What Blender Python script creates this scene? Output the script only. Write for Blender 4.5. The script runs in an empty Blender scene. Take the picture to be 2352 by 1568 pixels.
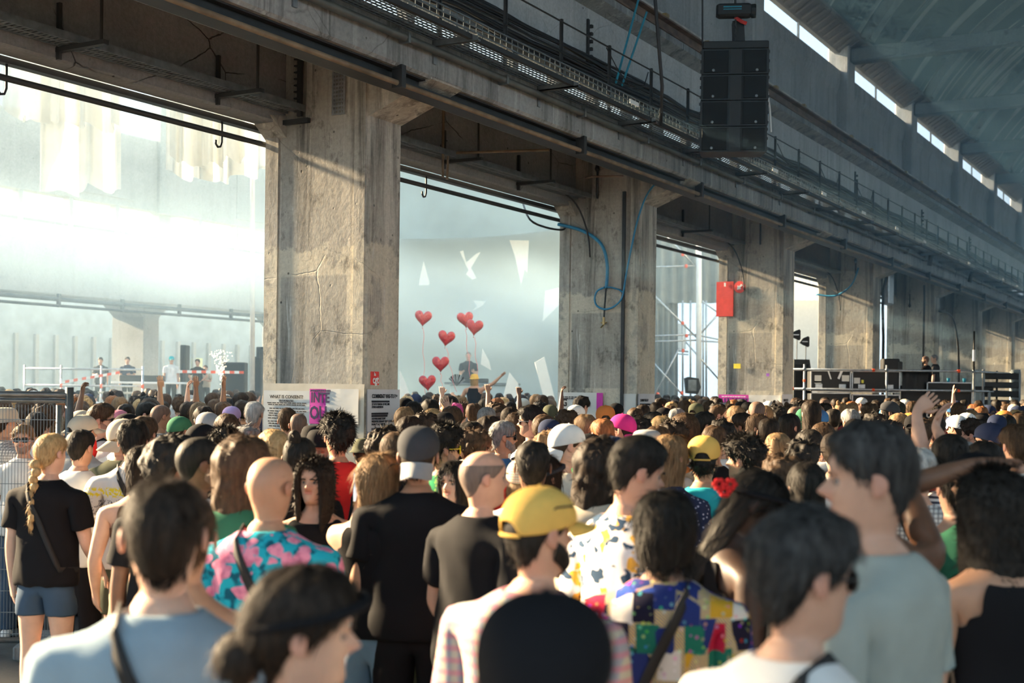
import bpy, bmesh, math, random
import numpy as np
from mathutils import Vector, Matrix, Euler, noise
from mathutils.bvhtree import BVHTree

scene = bpy.context.scene
COL = scene.collection
R = math.radians
random.seed(7)

# ------------------------------------------------------------------ camera
CAM_F, CAM_H, HORIZON, ROLL = 2950.0, 1.95, 895.0, math.atan(0.012)   # focal length in pixels of the 2352 px frame
cam_data = bpy.data.cameras.new('camera')
cam = bpy.data.objects.new('camera', cam_data)
COL.objects.link(cam)
scene.camera = cam
cam_data.sensor_fit = 'HORIZONTAL'
cam_data.sensor_width = 36.0
cam_data.lens = 36.0 * CAM_F / 2352.0
cam_data.shift_y = (HORIZON - 784.0) / 2352.0
cam_data.clip_start = 0.05
cam_data.clip_end = 500
cam.location = (0, 0, CAM_H)
cam.rotation_mode = 'QUATERNION'
cam.rotation_quaternion = (Euler((R(90), 0, 0)).to_matrix() @ Matrix.Rotation(ROLL, 3, 'Z')).to_quaternion()
cam_data.dof.use_dof = True
cam_data.dof.focus_distance = 12.0
cam_data.dof.aperture_fstop = 2.6

# ------------------------------------------------------------------ world, sun, exposure
world = bpy.data.worlds.new('sky')
scene.world = world
world.use_nodes = True
wn = world.node_tree.nodes
wl = world.node_tree.links
wn.clear()
w_out = wn.new('ShaderNodeOutputWorld')
w_bg = wn.new('ShaderNodeBackground')
w_tc = wn.new('ShaderNodeTexCoord')
w_xyz = wn.new('ShaderNodeSeparateXYZ')
w_ramp = wn.new('ShaderNodeValToRGB')                                 # hazy summer sky: paler towards the horizon, all round
w_ramp.color_ramp.elements[0].position, w_ramp.color_ramp.elements[0].color = 0.22, (0.68, 0.87, 1.0, 1)
w_ramp.color_ramp.elements[1].position, w_ramp.color_ramp.elements[1].color = 1.0, (0.42, 0.73, 1.0, 1)
wl.new(w_tc.outputs['Generated'], w_xyz.inputs[0])
wl.new(w_xyz.outputs[2], w_ramp.inputs[0])
wl.new(w_ramp.outputs[0], w_bg.inputs['Color'])
w_bg.inputs['Strength'].default_value = 1.45
wl.new(w_bg.outputs[0], w_out.inputs[0])

SUN_AZ, SUN_EL = R(-64), R(21.5)
sun_data = bpy.data.lights.new('sun', 'SUN')
sun_data.energy = 36.0
sun_data.angle = R(3.0)
sun_data.color = (1.0, 0.76, 0.47)
sun = bpy.data.objects.new('sun', sun_data)
COL.objects.link(sun)
sun_dir = Vector((math.sin(SUN_AZ) * math.cos(SUN_EL), math.cos(SUN_AZ) * math.cos(SUN_EL), math.sin(SUN_EL)))
sun.rotation_euler = sun_dir.to_track_quat('Z', 'Y').to_euler()
sun.location = (-20, 10, 20)

vs = scene.view_settings
vs.view_transform = 'Standard'
vs.look = 'None'
vs.exposure = 0.08
vs.gamma = 1.0
vs.use_curve_mapping = False
cy = scene.cycles
cy.max_bounces = 6
cy.diffuse_bounces = 3
cy.glossy_bounces = 2
cy.transmission_bounces = 4
cy.transparent_max_bounces = 12
cy.volume_bounces = 1
cy.volume_step_rate = 4.0
cy.volume_max_steps = 128
cy.sample_clamp_indirect = 6.0
cy.use_denoising = True
cy.use_adaptive_sampling = True
cy.adaptive_threshold = 0.1
cy.adaptive_min_samples = 12

# ------------------------------------------------------------------ camera geometry (only to read places off the photograph)
_cr, _sr = math.cos(ROLL), math.sin(ROLL)
def at(px, py, depth):
    """point of the place that photograph pixel (px, py) shows at forward distance depth"""
    dx, dy = px - 1176.0, py - HORIZON
    a, b = dx * _cr + dy * _sr, -dx * _sr + dy * _cr
    return Vector((a / CAM_F * depth, depth, CAM_H - b / CAM_F * depth))
GRID = R(60)                       # the hall's own axes: s along the colonnade, v across it
US, UV = Vector((math.cos(GRID), math.sin(GRID), 0)), Vector((-math.sin(GRID), math.cos(GRID), 0))
def svz(s, v, z):
    return US * s + UV * v + Vector((0, 0, z))

# ------------------------------------------------------------------ mesh helpers
def curved(pts, k=5):
    """the same path with rounded bends"""
    P = [Vector(p) for p in pts]
    out = []
    for i in range(len(P) - 1):
        a, b, c, d = P[max(0, i - 1)], P[i], P[i + 1], P[min(len(P) - 1, i + 2)]
        for j in range(k):
            t = j / k
            out.append(.5 * (2 * b + (c - a) * t + (2 * a - 5 * b + 4 * c - d) * t * t + (3 * b - a - 3 * c + d) * t ** 3))
    return out + [P[-1]]

class MB:
    """collects shapes for ONE mesh object"""
    def __init__(self):
        self.v, self.f, self.mi = [], [], []
        self.cur = 0
    def add(self, vs_, fs):
        o = len(self.v)
        self.v += [tuple(p) for p in vs_]
        self.f += [tuple(i + o for i in f) for f in fs]
        self.mi += [self.cur] * len(fs)
        return self
    def box(self, x0, x1, y0, y1, z0, z1):
        p = [(x0, y0, z0), (x1, y0, z0), (x1, y1, z0), (x0, y1, z0), (x0, y0, z1), (x1, y0, z1), (x1, y1, z1), (x0, y1, z1)]
        return self.add(p, [(0, 3, 2, 1), (4, 5, 6, 7), (0, 1, 5, 4), (1, 2, 6, 5), (2, 3, 7, 6), (3, 0, 4, 7)])
    def bbox(self, x0, x1, y0, y1, z0, z1, b=0.02):
        """box with bevelled edges"""
        v_ = []
        for z, d in ((z0, b), (z0 + b, 0), (z1 - b, 0), (z1, b)):
            v_ += [(x0 + b + d, y0 + d, z), (x1 - b - d, y0 + d, z), (x1 - d, y0 + b + d, z), (x1 - d, y1 - b - d, z),
                   (x1 - b - d, y1 - d, z), (x0 + b + d, y1 - d, z), (x0 + d, y1 - b - d, z), (x0 + d, y0 + b + d, z)]
        f_ = [tuple(range(7, -1, -1)), tuple(range(24, 32))]
        for r in range(3):
            for i in range(8):
                j = (i + 1) % 8
                f_.append((r * 8 + i, r * 8 + j, r * 8 + 8 + j, r * 8 + 8 + i))
        return self.add(v_, f_)
    def prism(self, pts, axis, a, b):
        """2-D outline pts swept from a to b along axis 0, 1 or 2"""
        n = len(pts)
        def P(p, t):
            return [(t, p[0], p[1]), (p[0], t, p[1]), (p[0], p[1], t)][axis]
        v_ = [P(p, a) for p in pts] + [P(p, b) for p in pts]
        return self.add(v_, [tuple(range(n - 1, -1, -1)), tuple(range(n, 2 * n))] + [(i, (i + 1) % n, n + (i + 1) % n, n + i) for i in range(n)])
    def tube(self, pts, r, n=6, caps=True):
        pts = [Vector(p) for p in pts]
        rs = r if isinstance(r, (list, tuple)) else [r] * len(pts)
        t = (pts[1] - pts[0]).normalized()
        up = Vector((0, 0, 1)) if abs(t.z) < 0.9 else Vector((0, 1, 0))
        nx = t.cross(up).normalized()
        v_, f_ = [], []
        for i, p in enumerate(pts):
            if 0 < i < len(pts) - 1:
                d = ((pts[i + 1] - p).normalized() + (p - pts[i - 1]).normalized())
                d = d.normalized() if d.length > 1e-6 else t
            else:
                d = (p - pts[i - 1]).normalized() if i else t
            nx = (nx - d * nx.dot(d)).normalized()
            ny = d.cross(nx)
            for k in range(n):
                a = 2 * math.pi * k / n
                v_.append(p + nx * (math.cos(a) * rs[i]) + ny * (math.sin(a) * rs[i]))
        for i in range(len(pts) - 1):
            for k in range(n):
                j = (k + 1) % n
                f_.append((i * n + k, i * n + j, i * n + n + j, i * n + n + k))
        if caps:
            f_ += [tuple(range(n - 1, -1, -1)), tuple(range(len(v_) - n, len(v_)))]
        return self.add(v_, f_)
    def lathe(self, prof, n=12, c=(0, 0, 0)):
        """prof: (radius, z) from bottom to top about the z axis"""
        v_, f_ = [], []
        for r, z in prof:
            for k in range(n):
                a = 2 * math.pi * k / n
                v_.append((c[0] + r * math.cos(a), c[1] + r * math.sin(a), c[2] + z))
        for i in range(len(prof) - 1):
            for k in range(n):
                j = (k + 1) % n
                f_.append((i * n + k, i * n + j, i * n + n + j, i * n + n + k))
        f_ += [tuple(range(n - 1, -1, -1)), tuple(range(len(v_) - n, len(v_)))]
        return self.add(v_, f_)
    def sheet(self, grid, thick=0.0, closed=False):
        """grid[i][j] of points -> surface; thick > 0 gives it a back side along y"""
        m, n = len(grid), len(grid[0])
        v_ = [p for row in grid for p in row]
        f_ = [(i * n + j, i * n + j + 1, i * n + n + j + 1, i * n + n + j) for i in range(m - 1) for j in range(n - 1)]
        if closed:
            f_ += [(i * n + n - 1, i * n, i * n + n, i * n + n + n - 1) for i in range(m - 1)]
        return self.add(v_, f_)
    def mesh(self, name, smooth=False):
        me = bpy.data.meshes.new(name)
        me.from_pydata(self.v, [], self.f)
        if any(self.mi):
            me.polygons.foreach_set('material_index', self.mi)
        if smooth:
            me.polygons.foreach_set('use_smooth', [True] * len(me.polygons))
        me.update()
        return me
    def build(self, name, mat, parent=None, smooth=False, grid=False, loc=None, rot=None):
        me = self.mesh(name, smooth)
        for m_ in (mat if isinstance(mat, (list, tuple)) else [mat]):
            me.materials.append(m_)
        return put(name, me, parent, grid, loc, rot)

def put(name, me, parent=None, grid=False, loc=None, rot=None):
    o = bpy.data.objects.new(name, me)
    COL.objects.link(o)
    if parent is not None:
        o.parent = parent
    elif grid:
        o.rotation_euler = (0, 0, GRID)
    if loc is not None:
        o.location = loc
    if rot is not None:
        o.rotation_euler = rot
    return o

def tag(o, label=None, cat=None, group=None, kind=None):
    for k, val in (('label', label), ('category', cat), ('group', group), ('kind', kind)):
        if val:
            o[k] = val
    return o

def empty(name, loc=(0, 0, 0), rz=0.0, grid=False):
    o = bpy.data.objects.new(name, None)
    COL.objects.link(o)
    o.location = loc
    o.rotation_euler = (0, 0, GRID if grid else rz)
    o.empty_display_size = 0.1
    return o

def copy_tree(o, parent=None):
    c = o.copy()
    COL.objects.link(c)
    if parent is not None:
        c.parent = parent
    for ch in list(o.children):
        copy_tree(ch, c)
    return c

_bench = bpy.data.scenes.new('bench')                                 # scratch scene to evaluate modifiers quickly; removed at the end
def evaluated(ob):
    _bench.collection.objects.link(ob)
    vl = _bench.view_layers[0]
    vl.update()
    dg = vl.depsgraph
    me = bpy.data.meshes.new_from_object(ob.evaluated_get(dg), preserve_all_data_layers=True, depsgraph=dg)
    bpy.data.objects.remove(ob)
    return me
def text_mesh(txt, size, align='CENTER', extrude=0.0, bold=0.0, spacing=1.0):
    cu = bpy.data.curves.new('lettering', 'FONT')
    cu.body = txt
    cu.size = size
    cu.align_x = align
    cu.align_y = 'CENTER'
    cu.extrude = extrude
    cu.offset = bold
    cu.space_character = spacing
    cu.resolution_u = 2
    ob = bpy.data.objects.new('lettering', cu)
    me = evaluated(ob)
    bpy.data.curves.remove(cu)
    return me

# ------------------------------------------------------------------ materials
class NT:
    def __init__(self, name):
        self.m = bpy.data.materials.new(name)
        self.m.use_nodes = True
        self.t = self.m.node_tree
        self.b = self.t.nodes['Principled BSDF']
        self._co = None
    def node(self, kind, **kw):
        n = self.t.nodes.new(kind)
        for k, v_ in kw.items():
            setattr(n, k, v_)
        return n
    def link(self, a, b):
        self.t.links.new(a, b)
    def put(self, sock, val):
        if hasattr(val, 'is_output'):
            self.link(val, sock)
        else:
            if sock.type == 'RGBA' and not isinstance(val, (int, float)) and len(val) == 3:
                val = (*val, 1)
            sock.default_value = val
    def co(self, which='Object', scale=None, loc=None, rot=None):
        if self._co is None:
            self._co = self.node('ShaderNodeTexCoord')
        o = self._co.outputs[which]
        if scale is None and loc is None and rot is None:
            return o
        mp = self.node('ShaderNodeMapping')
        self.link(o, mp.inputs[0])
        if loc is not None: mp.inputs['Location'].default_value = loc
        if rot is not None: mp.inputs['Rotation'].default_value = rot
        if scale is not None: mp.inputs['Scale'].default_value = scale
        return mp.outputs[0]
    def noise(self, vec, scale, detail=4, rough=0.55, dist=0.0, color=False):
        n = self.node('ShaderNodeTexNoise')
        self.put(n.inputs['Vector'], vec)
        n.inputs['Scale'].default_value = scale
        n.inputs['Detail'].default_value = detail
        n.inputs['Roughness'].default_value = rough
        n.inputs['Distortion'].default_value = dist
        return n.outputs['Color' if color else 'Fac']
    def voro(self, vec, scale, feature='F1', out='Distance', rand=1.0):
        n = self.node('ShaderNodeTexVoronoi', feature=feature)
        self.put(n.inputs['Vector'], vec)
        n.inputs['Scale'].default_value = scale
        n.inputs['Randomness'].default_value = rand
        return n.outputs[out]
    def wave(self, vec, scale, axis='X', dist=0.0):
        n = self.node('ShaderNodeTexWave', bands_direction=axis)
        self.put(n.inputs['Vector'], vec)
        n.inputs['Scale'].default_value = scale
        n.inputs['Distortion'].default_value = dist
        return n.outputs['Fac']
    def ramp(self, fac, stops, interp='LINEAR'):
        n = self.node('ShaderNodeValToRGB')
        n.color_ramp.interpolation = interp
        el = n.color_ramp.elements
        while len(el) < len(stops):
            el.new(0.5)
        for e, (p, c) in zip(el, stops):
            e.position = p
            e.color = (c, c, c, 1) if isinstance(c, (int, float)) else (*c, 1)
        self.put(n.inputs[0], fac)
        return n.outputs[0]
    def mix(self, fac, a, b, mode='MIX'):
        n = self.node('ShaderNodeMix', data_type='RGBA', blend_type=mode)
        n.clamp_factor = True
        self.put(n.inputs[0], fac)
        self.put(n.inputs[6], a)
        self.put(n.inputs[7], b)
        return n.outputs[2]
    def math(self, op, a, b=0.0, c=None, clamp=False):
        n = self.node('ShaderNodeMath', operation=op, use_clamp=clamp)
        self.put(n.inputs[0], a)
        self.put(n.inputs[1], b)
        if c is not None: self.put(n.inputs[2], c)
        return n.outputs[0]
    def xyz(self, vec):
        n = self.node('ShaderNodeSeparateXYZ')
        self.put(n.inputs[0], vec)
        return n.outputs
    def smooth(self, x, lo, hi):
        n = self.node('ShaderNodeMapRange', interpolation_type='SMOOTHSTEP')
        self.put(n.inputs[0], x)
        n.inputs[1].default_value = lo
        n.inputs[2].default_value = hi
        return n.outputs[0]
    def bump(self, h, strength=0.3, dist=0.02):
        n = self.node('ShaderNodeBump')
        n.inputs['Strength'].default_value = strength
        n.inputs['Distance'].default_value = dist
        self.put(n.inputs['Height'], h)
        self.link(n.outputs[0], self.b.inputs['Normal'])
    def done(self, color=None, rough=0.6, metal=0.0, **kw):
        if color is not None: self.put(self.b.inputs['Base Color'], color)
        self.put(self.b.inputs['Roughness'], rough)
        self.put(self.b.inputs['Metallic'], metal)
        for k, v_ in kw.items():
            self.put(self.b.inputs[k.replace('_', ' ')], v_)
        return self.m

def plain(name, c, rough=0.6, metal=0.0, var=0.12, scale=9.0, bump=0.0, **kw):
    """one colour with a little unevenness"""
    t = NT(name)
    n = t.noise(t.co(), scale, 3)
    lo = tuple(max(0, q * (1 - var)) for q in c)
    hi = tuple(min(1, q * (1 + var)) for q in c)
    if bump:
        t.bump(t.noise(t.co(), scale * 6, 2), bump, 0.01)
    return t.done(t.ramp(n, [(0.3, lo), (0.7, hi)]), rough, metal, **kw)

def concrete(name, base, dark, light, streak=0.6, crack=0.5, paint=None, bumpy=0.5, seed=0.0):
    t = NT(name)
    co = t.co(loc=(seed, seed * 1.7, 0))
    big = t.noise(co, 0.55, 5, 0.6)
    col = t.ramp(big, [(0.25, dark), (0.5, base), (0.78, light)])
    st = t.noise(t.co(scale=(3.2, 3.2, 0.22), loc=(seed, 0, 0)), 1.1, 5, 0.7, 0.5)          # runs of water down the face
    col = t.mix(t.math('MULTIPLY', t.ramp(st, [(0.50, 0.0), (0.68, 1.0)]), streak), col, tuple(q * 0.42 for q in dark))
    st2 = t.noise(t.co(scale=(9, 9, 0.2), loc=(3 + seed, 5, 0)), 1.0, 3, 0.6, 0.3)
    col = t.mix(t.math('MULTIPLY', t.ramp(st2, [(0.57, 0.0), (0.72, 1.0)]), streak * 0.75), col, tuple(min(1, q * 1.35) for q in light))
    if paint:
        col = paint(t, col, co)
        bl = t.math('MULTIPLY', t.ramp(t.noise(t.co(scale=(1.6, 1.6, 1.0), loc=(7, 3, seed)), 2.2, 6, 0.75), [(0.56, 0.0), (0.66, 1.0)]), 0.6)
        col = t.mix(bl, col, tuple(q * 0.35 for q in dark))
        ef = t.math('MULTIPLY', t.ramp(t.noise(t.co(scale=(7, 7, 0.45), loc=(1, 8, 2)), 1.4, 6, 0.8, 1.0), [(0.60, 0.0), (0.64, 1.0)]), 0.7)
        col = t.mix(ef, col, (0.66, 0.64, 0.58))
    fine = t.noise(co, 22, 4, 0.7)
    col = t.mix(0.35, col, t.ramp(fine, [(0.3, 0.25), (0.7, 1.0)]), 'MULTIPLY')
    pock = t.voro(co, 5.5)
    pit = t.math('MULTIPLY', t.ramp(pock, [(0.05, 1.0), (0.10, 0.0)]), t.ramp(t.noise(co, 1.7, 2), [(0.5, 0.0), (0.56, 1.0)]))
    col = t.mix(t.math('MULTIPLY', pit, 0.85), col, (0.02, 0.018, 0.016))
    ck = t.voro(t.mix(0.12, t.co(scale=(1, 1, 1.4)), t.noise(co, 3, 4, color=True)), 0.9, 'DISTANCE_TO_EDGE')
    line = t.math('MULTIPLY', t.ramp(ck, [(0.002, 1.0), (0.006, 0.0)]), t.ramp(t.noise(co, 0.9, 2), [(0.48, 0.0), (0.58, 1.0)]))
    col = t.mix(t.math('MULTIPLY', line, crack), col, (0.03, 0.027, 0.025))
    h = t.math('SUBTRACT', t.math('ADD', t.math('MULTIPLY', fine, 0.4), t.math('MULTIPLY', t.noise(co, 6, 3), 0.6)), t.math('ADD', pit, line))
    t.bump(h, bumpy, 0.02)
    return t.done(col, 0.92)

def pillar_paint(t, col, co):
    """old limewash on the lower part of the pillars, flaked off in blocks"""
    x = t.xyz(t.co())
    wob = t.math('MULTIPLY', t.noise(co, 2.3, 5, 0.65), 0.5)
    zz = t.math('ADD', x[2], wob)
    low = t.smooth(zz, 3.72, 3.68)
    flake = t.ramp(t.noise(co, 1.5, 6, 0.7), [(0.50, 1.0), (0.56, 0.15)])
    box_ = t.math('MULTIPLY', t.math('MULTIPLY', t.smooth(x[1], 8.28, 8.30), t.smooth(x[1], 9.20, 9.18)),
                  t.math('MULTIPLY', t.smooth(x[2], 1.98, 2.0), t.smooth(x[2], 3.16, 3.13)))
    m = t.math('MULTIPLY', t.math('MULTIPLY', low, flake), t.math('SUBTRACT', 1.0, t.math('MULTIPLY', box_, 0.85)))
    return t.mix(t.math('MULTIPLY', m, 0.75), col, (0.66, 0.60, 0.47))

M = {}
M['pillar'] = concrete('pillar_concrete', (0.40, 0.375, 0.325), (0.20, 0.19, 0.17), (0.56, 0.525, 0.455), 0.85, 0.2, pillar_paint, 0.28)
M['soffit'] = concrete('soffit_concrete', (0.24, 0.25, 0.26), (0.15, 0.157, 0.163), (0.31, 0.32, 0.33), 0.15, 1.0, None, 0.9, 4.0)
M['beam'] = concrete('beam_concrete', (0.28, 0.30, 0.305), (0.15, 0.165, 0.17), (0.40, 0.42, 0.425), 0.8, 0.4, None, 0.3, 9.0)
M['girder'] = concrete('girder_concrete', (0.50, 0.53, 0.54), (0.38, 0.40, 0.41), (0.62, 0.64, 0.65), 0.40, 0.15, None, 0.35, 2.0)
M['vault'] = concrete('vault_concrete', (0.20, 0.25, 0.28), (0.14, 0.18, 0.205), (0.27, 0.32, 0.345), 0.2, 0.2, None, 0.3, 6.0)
M['far_concrete'] = concrete('far_concrete', (0.50, 0.52, 0.50), (0.38, 0.40, 0.39), (0.56, 0.57, 0.555), 0.12, 0.1, None, 0.2, 3.0)
M['steel_dark'] = plain('dark_painted_steel', (0.035, 0.038, 0.04), 0.55, 0.3)
M['steel_rust'] = plain('rust_brown_steel', (0.16, 0.105, 0.075), 0.75, 0.1, 0.5, 4)
M['pipe_brown'] = plain('ochre_brown_pipe', (0.17, 0.12, 0.075), 0.6, 0.1, 0.35, 5)
M['pipe_green'] = plain('dark_green_grey_pipe', (0.075, 0.085, 0.083), 0.5, 0.2, 0.3, 4)
M['rail'] = plain('pale_rail_steel', (0.55, 0.54, 0.50), 0.6, 0.1, 0.35, 3)
M['galv'] = plain('galvanised_steel', (0.50, 0.52, 0.53), 0.38, 0.8, 0.2, 14)
M['galv_dark'] = plain('weathered_zinc', (0.20, 0.225, 0.235), 0.45, 0.7, 0.25, 9)
M['cable'] = plain('black_cable', (0.018, 0.018, 0.02), 0.5)
M['blue_hose'] = plain('blue_hose', (0.02, 0.20, 0.36), 0.4)
M['blue_strap'] = plain('blue_strap', (0.015, 0.28, 0.42), 0.6)
M['red'] = plain('red_paint', (0.62, 0.045, 0.035), 0.5, 0, 0.1)
M['orange'] = plain('orange_red_plastic', (0.85, 0.10, 0.03), 0.45)
M['white'] = plain('white_paint', (0.80, 0.80, 0.78), 0.6, 0, 0.06)
M['black'] = plain('black_matt', (0.012, 0.013, 0.014), 0.6, 0, 0.2)
M['ink'] = plain('black_ink', (0.02, 0.02, 0.025), 0.8, 0, 0.2)
M['brass'] = plain('brass', (0.45, 0.33, 0.16), 0.4, 0.8)

def floor_mat():
    t = NT('worn_floor')
    co = t.co()
    c = t.ramp(t.noise(co, 0.6, 6, 0.65), [(0.3, (0.055, 0.054, 0.052)), (0.7, (0.10, 0.098, 0.092))])
    t.bump(t.noise(co, 30, 3), 0.3, 0.01)
    return t.done(c, 0.85)
M['floor'] = floor_mat()
# ================================================================== the halls (axes: s along the colonnade, v across, z up)
S0, PITCH, NCOL = 10.85, 6.9, 9
V_NEAR, V_FAR, P_LEN = 8.04, 9.43, 0.63
pil_s = [S0 + PITCH * n for n in range(-1, NCOL)]
S_A, S_B = -6.0, S0 + PITCH * NCOL

mb = MB()
mb.add([(-60, -60, 0), (120, -60, 0), (120, 80, 0), (-60, 80, 0)], [(0, 1, 2, 3)])
tag(mb.build('floor', M['floor'], grid=True), 'worn grey concrete floor under the crowd', None, None, 'structure')

def pillar_mesh(mirror=False):
    m = MB()
    m.bbox(0, P_LEN, V_NEAR, V_FAR, 0, 5.87, 0.035)
    # raised border strips on the end face that looks along the hall
    m.box(-0.018, 0.02, V_NEAR + 0.02, V_NEAR + 0.16, 0.0, 5.84)
    m.box(-0.018, 0.02, V_FAR - 0.20, V_FAR - 0.02, 0.0, 5.8)
    return m
pm = pillar_mesh().mesh('pillar')
pm.materials.append(M['pillar'])
names_pil = ['pillar beside the stage opening, outside the view', 'broad weathered concrete pillar with consent posters on its foot', 'concrete pillar with a looped blue hose and brass tap',
             'concrete pillar carrying the red panel and round red sticker', 'concrete pillar behind the black equipment cases',
             'concrete pillar behind the two people on railed platform', 'concrete pillar with a hanging dark cable loop', 'slim far concrete pillar near the platform corner',
             'very distant concrete pillar by the frame edge', 'last distant concrete pillar of the row']
for n, s in enumerate(pil_s):
    if n == 0: continue
    o = put('pillar', pm, None, True)
    o.location = US * s
    tag(o, names_pil[n], None, None, 'structure')
    cb = MB()                                                                     # bracket that carries the beam on the hall side
    cb.prism([(V_NEAR + 0.05, 4.78), (V_NEAR + 0.05, 5.2), (7.27, 5.2), (7.27, 5.10)], 0, 0.02, P_LEN - 0.02)
    cb.build('corbel', M['pillar'], o)
    hb = MB()                                                                     # haunches under the edge beam, both sides
    hb.prism([(-0.26, 4.86), (0.02, 4.64), (0.02, 4.9)], 1, V_FAR - 0.30, V_FAR - 0.002)
    hb.prism([(P_LEN - 0.02, 4.64), (P_LEN + 0.26, 4.86), (P_LEN - 0.02, 4.9)], 1, V_FAR - 0.30, V_FAR - 0.002)
    hb.build('haunch', M['pillar'], o)
P1 = [o for o in COL.objects if o.name.startswith('pillar') and o.parent is None]

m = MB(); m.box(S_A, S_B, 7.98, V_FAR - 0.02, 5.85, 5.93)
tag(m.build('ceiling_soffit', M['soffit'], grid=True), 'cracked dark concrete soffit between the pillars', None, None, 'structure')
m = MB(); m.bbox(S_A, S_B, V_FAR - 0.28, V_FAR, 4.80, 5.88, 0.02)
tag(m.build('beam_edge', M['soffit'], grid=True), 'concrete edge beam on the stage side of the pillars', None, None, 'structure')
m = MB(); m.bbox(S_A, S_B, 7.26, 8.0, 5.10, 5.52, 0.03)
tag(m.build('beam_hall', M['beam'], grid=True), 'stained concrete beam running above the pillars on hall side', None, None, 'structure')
# slot of small openings above the beam
for i in range(int((S_B - S_A) / 1.15)):
    s = S0 - 0.42 + 1.15 * (i - 12)
    if s < S_A or s > 45: continue
    m = MB(); m.box(s, s + 0.14, 8.06, 8.20, 5.85, 6.18)
    tag(m.build('slot_pier', M['girder'], grid=True), 'short concrete pier in the bright slot above the beam', None, 'slot piers above the beam', 'structure')
m = MB(); m.bbox(S_A, S_B, 7.98, 8.10, 5.48, 5.86, 0.02)
tag(m.build('beam_slot_sill', M['girder'], grid=True), 'concrete sill of the bright slot behind the walkway', None, None, 'structure')
m = MB()
m.bbox(S_A, S_B, 8.06, 8.22, 6.16, 7.36, 0.02)
tag(m.build('wall_girder', M['girder'], grid=True), 'pale streaked concrete girder wall behind the walkway', None, None, 'structure')
m = MB()
m.prism([(7.86, 7.36), (8.06, 7.26), (8.4, 7.26), (9.3, 7.40), (9.3, 7.48), (7.86, 7.46)], 0, S_A, S_B)
tag(m.build('trim_ledge', M['beam'], grid=True), 'narrow concrete ledge carrying the crane rail', None, None, 'structure')
m = MB()
for a, b, c, d in ((7.84, 8.08, 7.462, 7.49), (7.945, 7.975, 7.49, 7.66), (7.84, 8.08, 7.66, 7.685)):
    m.box(S_A, S_B, a, b, c, d)
cr = m.build('crane_rail_beam', M['steel_rust'], grid=True)
tag(cr, 'rust brown steel crane beam with pale rail along the ledge', 'crane rail')
m = MB(); m.bbox(S_A, S_B, 7.90, 8.02, 7.685, 7.77, 0.012)
m.build('rail', M['rail'], cr)
clip = MB(); clip.box(-0.06, 0.06, 7.83, 8.0, 7.686, 7.74)
clip_me = clip.mesh('rail_clip'); clip_me.materials.append(M['brass'])
for i in range(22):
    c = put('rail_clip', clip_me, cr); c.location = (18.2 + i * 1.75, 0, 0)

# upper wall with pilasters, clerestory slit and vault
m = MB(); m.bbox(S_A, S_B, 9.02, 9.22, 7.46, 9.55, 0.02)
tag(m.build('wall_upper', M['girder'], grid=True), 'recessed upper concrete wall above the crane rail', None, None, 'structure')
m = MB(); m.prism([(8.94, 9.62), (8.94, 9.94), (9.08, 9.94), (9.08, 9.40), (9.02, 9.40)], 0, S_A, S_B)
tag(m.build('beam_sill', M['girder'], grid=True), 'concrete sill beam under the clerestory slits', None, None, 'structure')
pil = MB(); pil.bbox(0, P_LEN, 8.74, 9.26, 7.47, 10.72, 0.03)
pil_me = pil.mesh('pilaster'); pil_me.materials.append(M['girder'])
mul = MB(); mul.box(-0.015, 0.015, 9.0, 9.05, 9.93, 10.39)
mul_me = mul.mesh('mullion'); mul_me.materials.append(M['galv_dark'])
for n, s in enumerate(pil_s):
    if n < 2: continue
    o = put('pilaster', pil_me, None, True); o.location = US * s
    tag(o, 'tall pale concrete pilaster standing above the crane rail', None, 'pilasters above the crane rail', 'structure')
    w = empty('window_%d' % (n - 1), (0, 0, 0), grid=True); w.location = US * s
    tag(w, 'narrow bright clerestory slit under the vault', None, 'clerestory slits', 'structure')
    for k in range(3, 4):
        q = put('mullion', mul_me, w); q.location = (P_LEN + k * (PITCH - P_LEN) / 6, 0, 0)
m = MB(); m.prism([(8.97, 10.38), (9.09, 10.38), (9.09, 10.80), (8.46, 10.80), (8.46, 10.72), (8.90, 10.46)], 0, S_A, S_B)
eave = tag(m.build('beam_eave', M['soffit'], grid=True), 'dark ribbed eave beam above the clerestory slits', None, None, 'structure')
corr = MB(); corr.prism([(8.50, 10.69), (8.90, 10.455), (8.93, 10.40), (8.50, 10.66)], 0, 0, 0.09)
corr_me = corr.mesh('rib'); corr_me.materials.append(M['soffit'])
eave_ribs = [22 + .42 * k for k in range(70)]

for s in eave_ribs:
    q = put('rib', corr_me, eave); q.location = (s, 0, 0)
# barrel vault: from the eave at v=8.6 over the hall
V_C, V_R, Z_C = -1.5, 10.9, 7.63
def arc(a, dr=0.0):
    return (V_C + (V_R + dr) * math.cos(a) * 1.0, Z_C + (V_R + dr) * 0.72 * math.sin(a))
a0 = math.acos(10.0 / V_R)
vault_angles = [a0 + (math.pi - 2 * a0) * i / 40 for i in range(41)]
m = MB()
grid_ = []
for sx in np.linspace(S_A, S_B + 3, 24):
    grid_.append([(sx, arc(a)[0], arc(a)[1]) for a in vault_angles])
m.sheet(grid_)
grid2 = [[(p[0], p[1] * 1.0, p[2] + 0.15) for p in row] for row in grid_]
m.sheet([row[::-1] for row in grid2])

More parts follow.
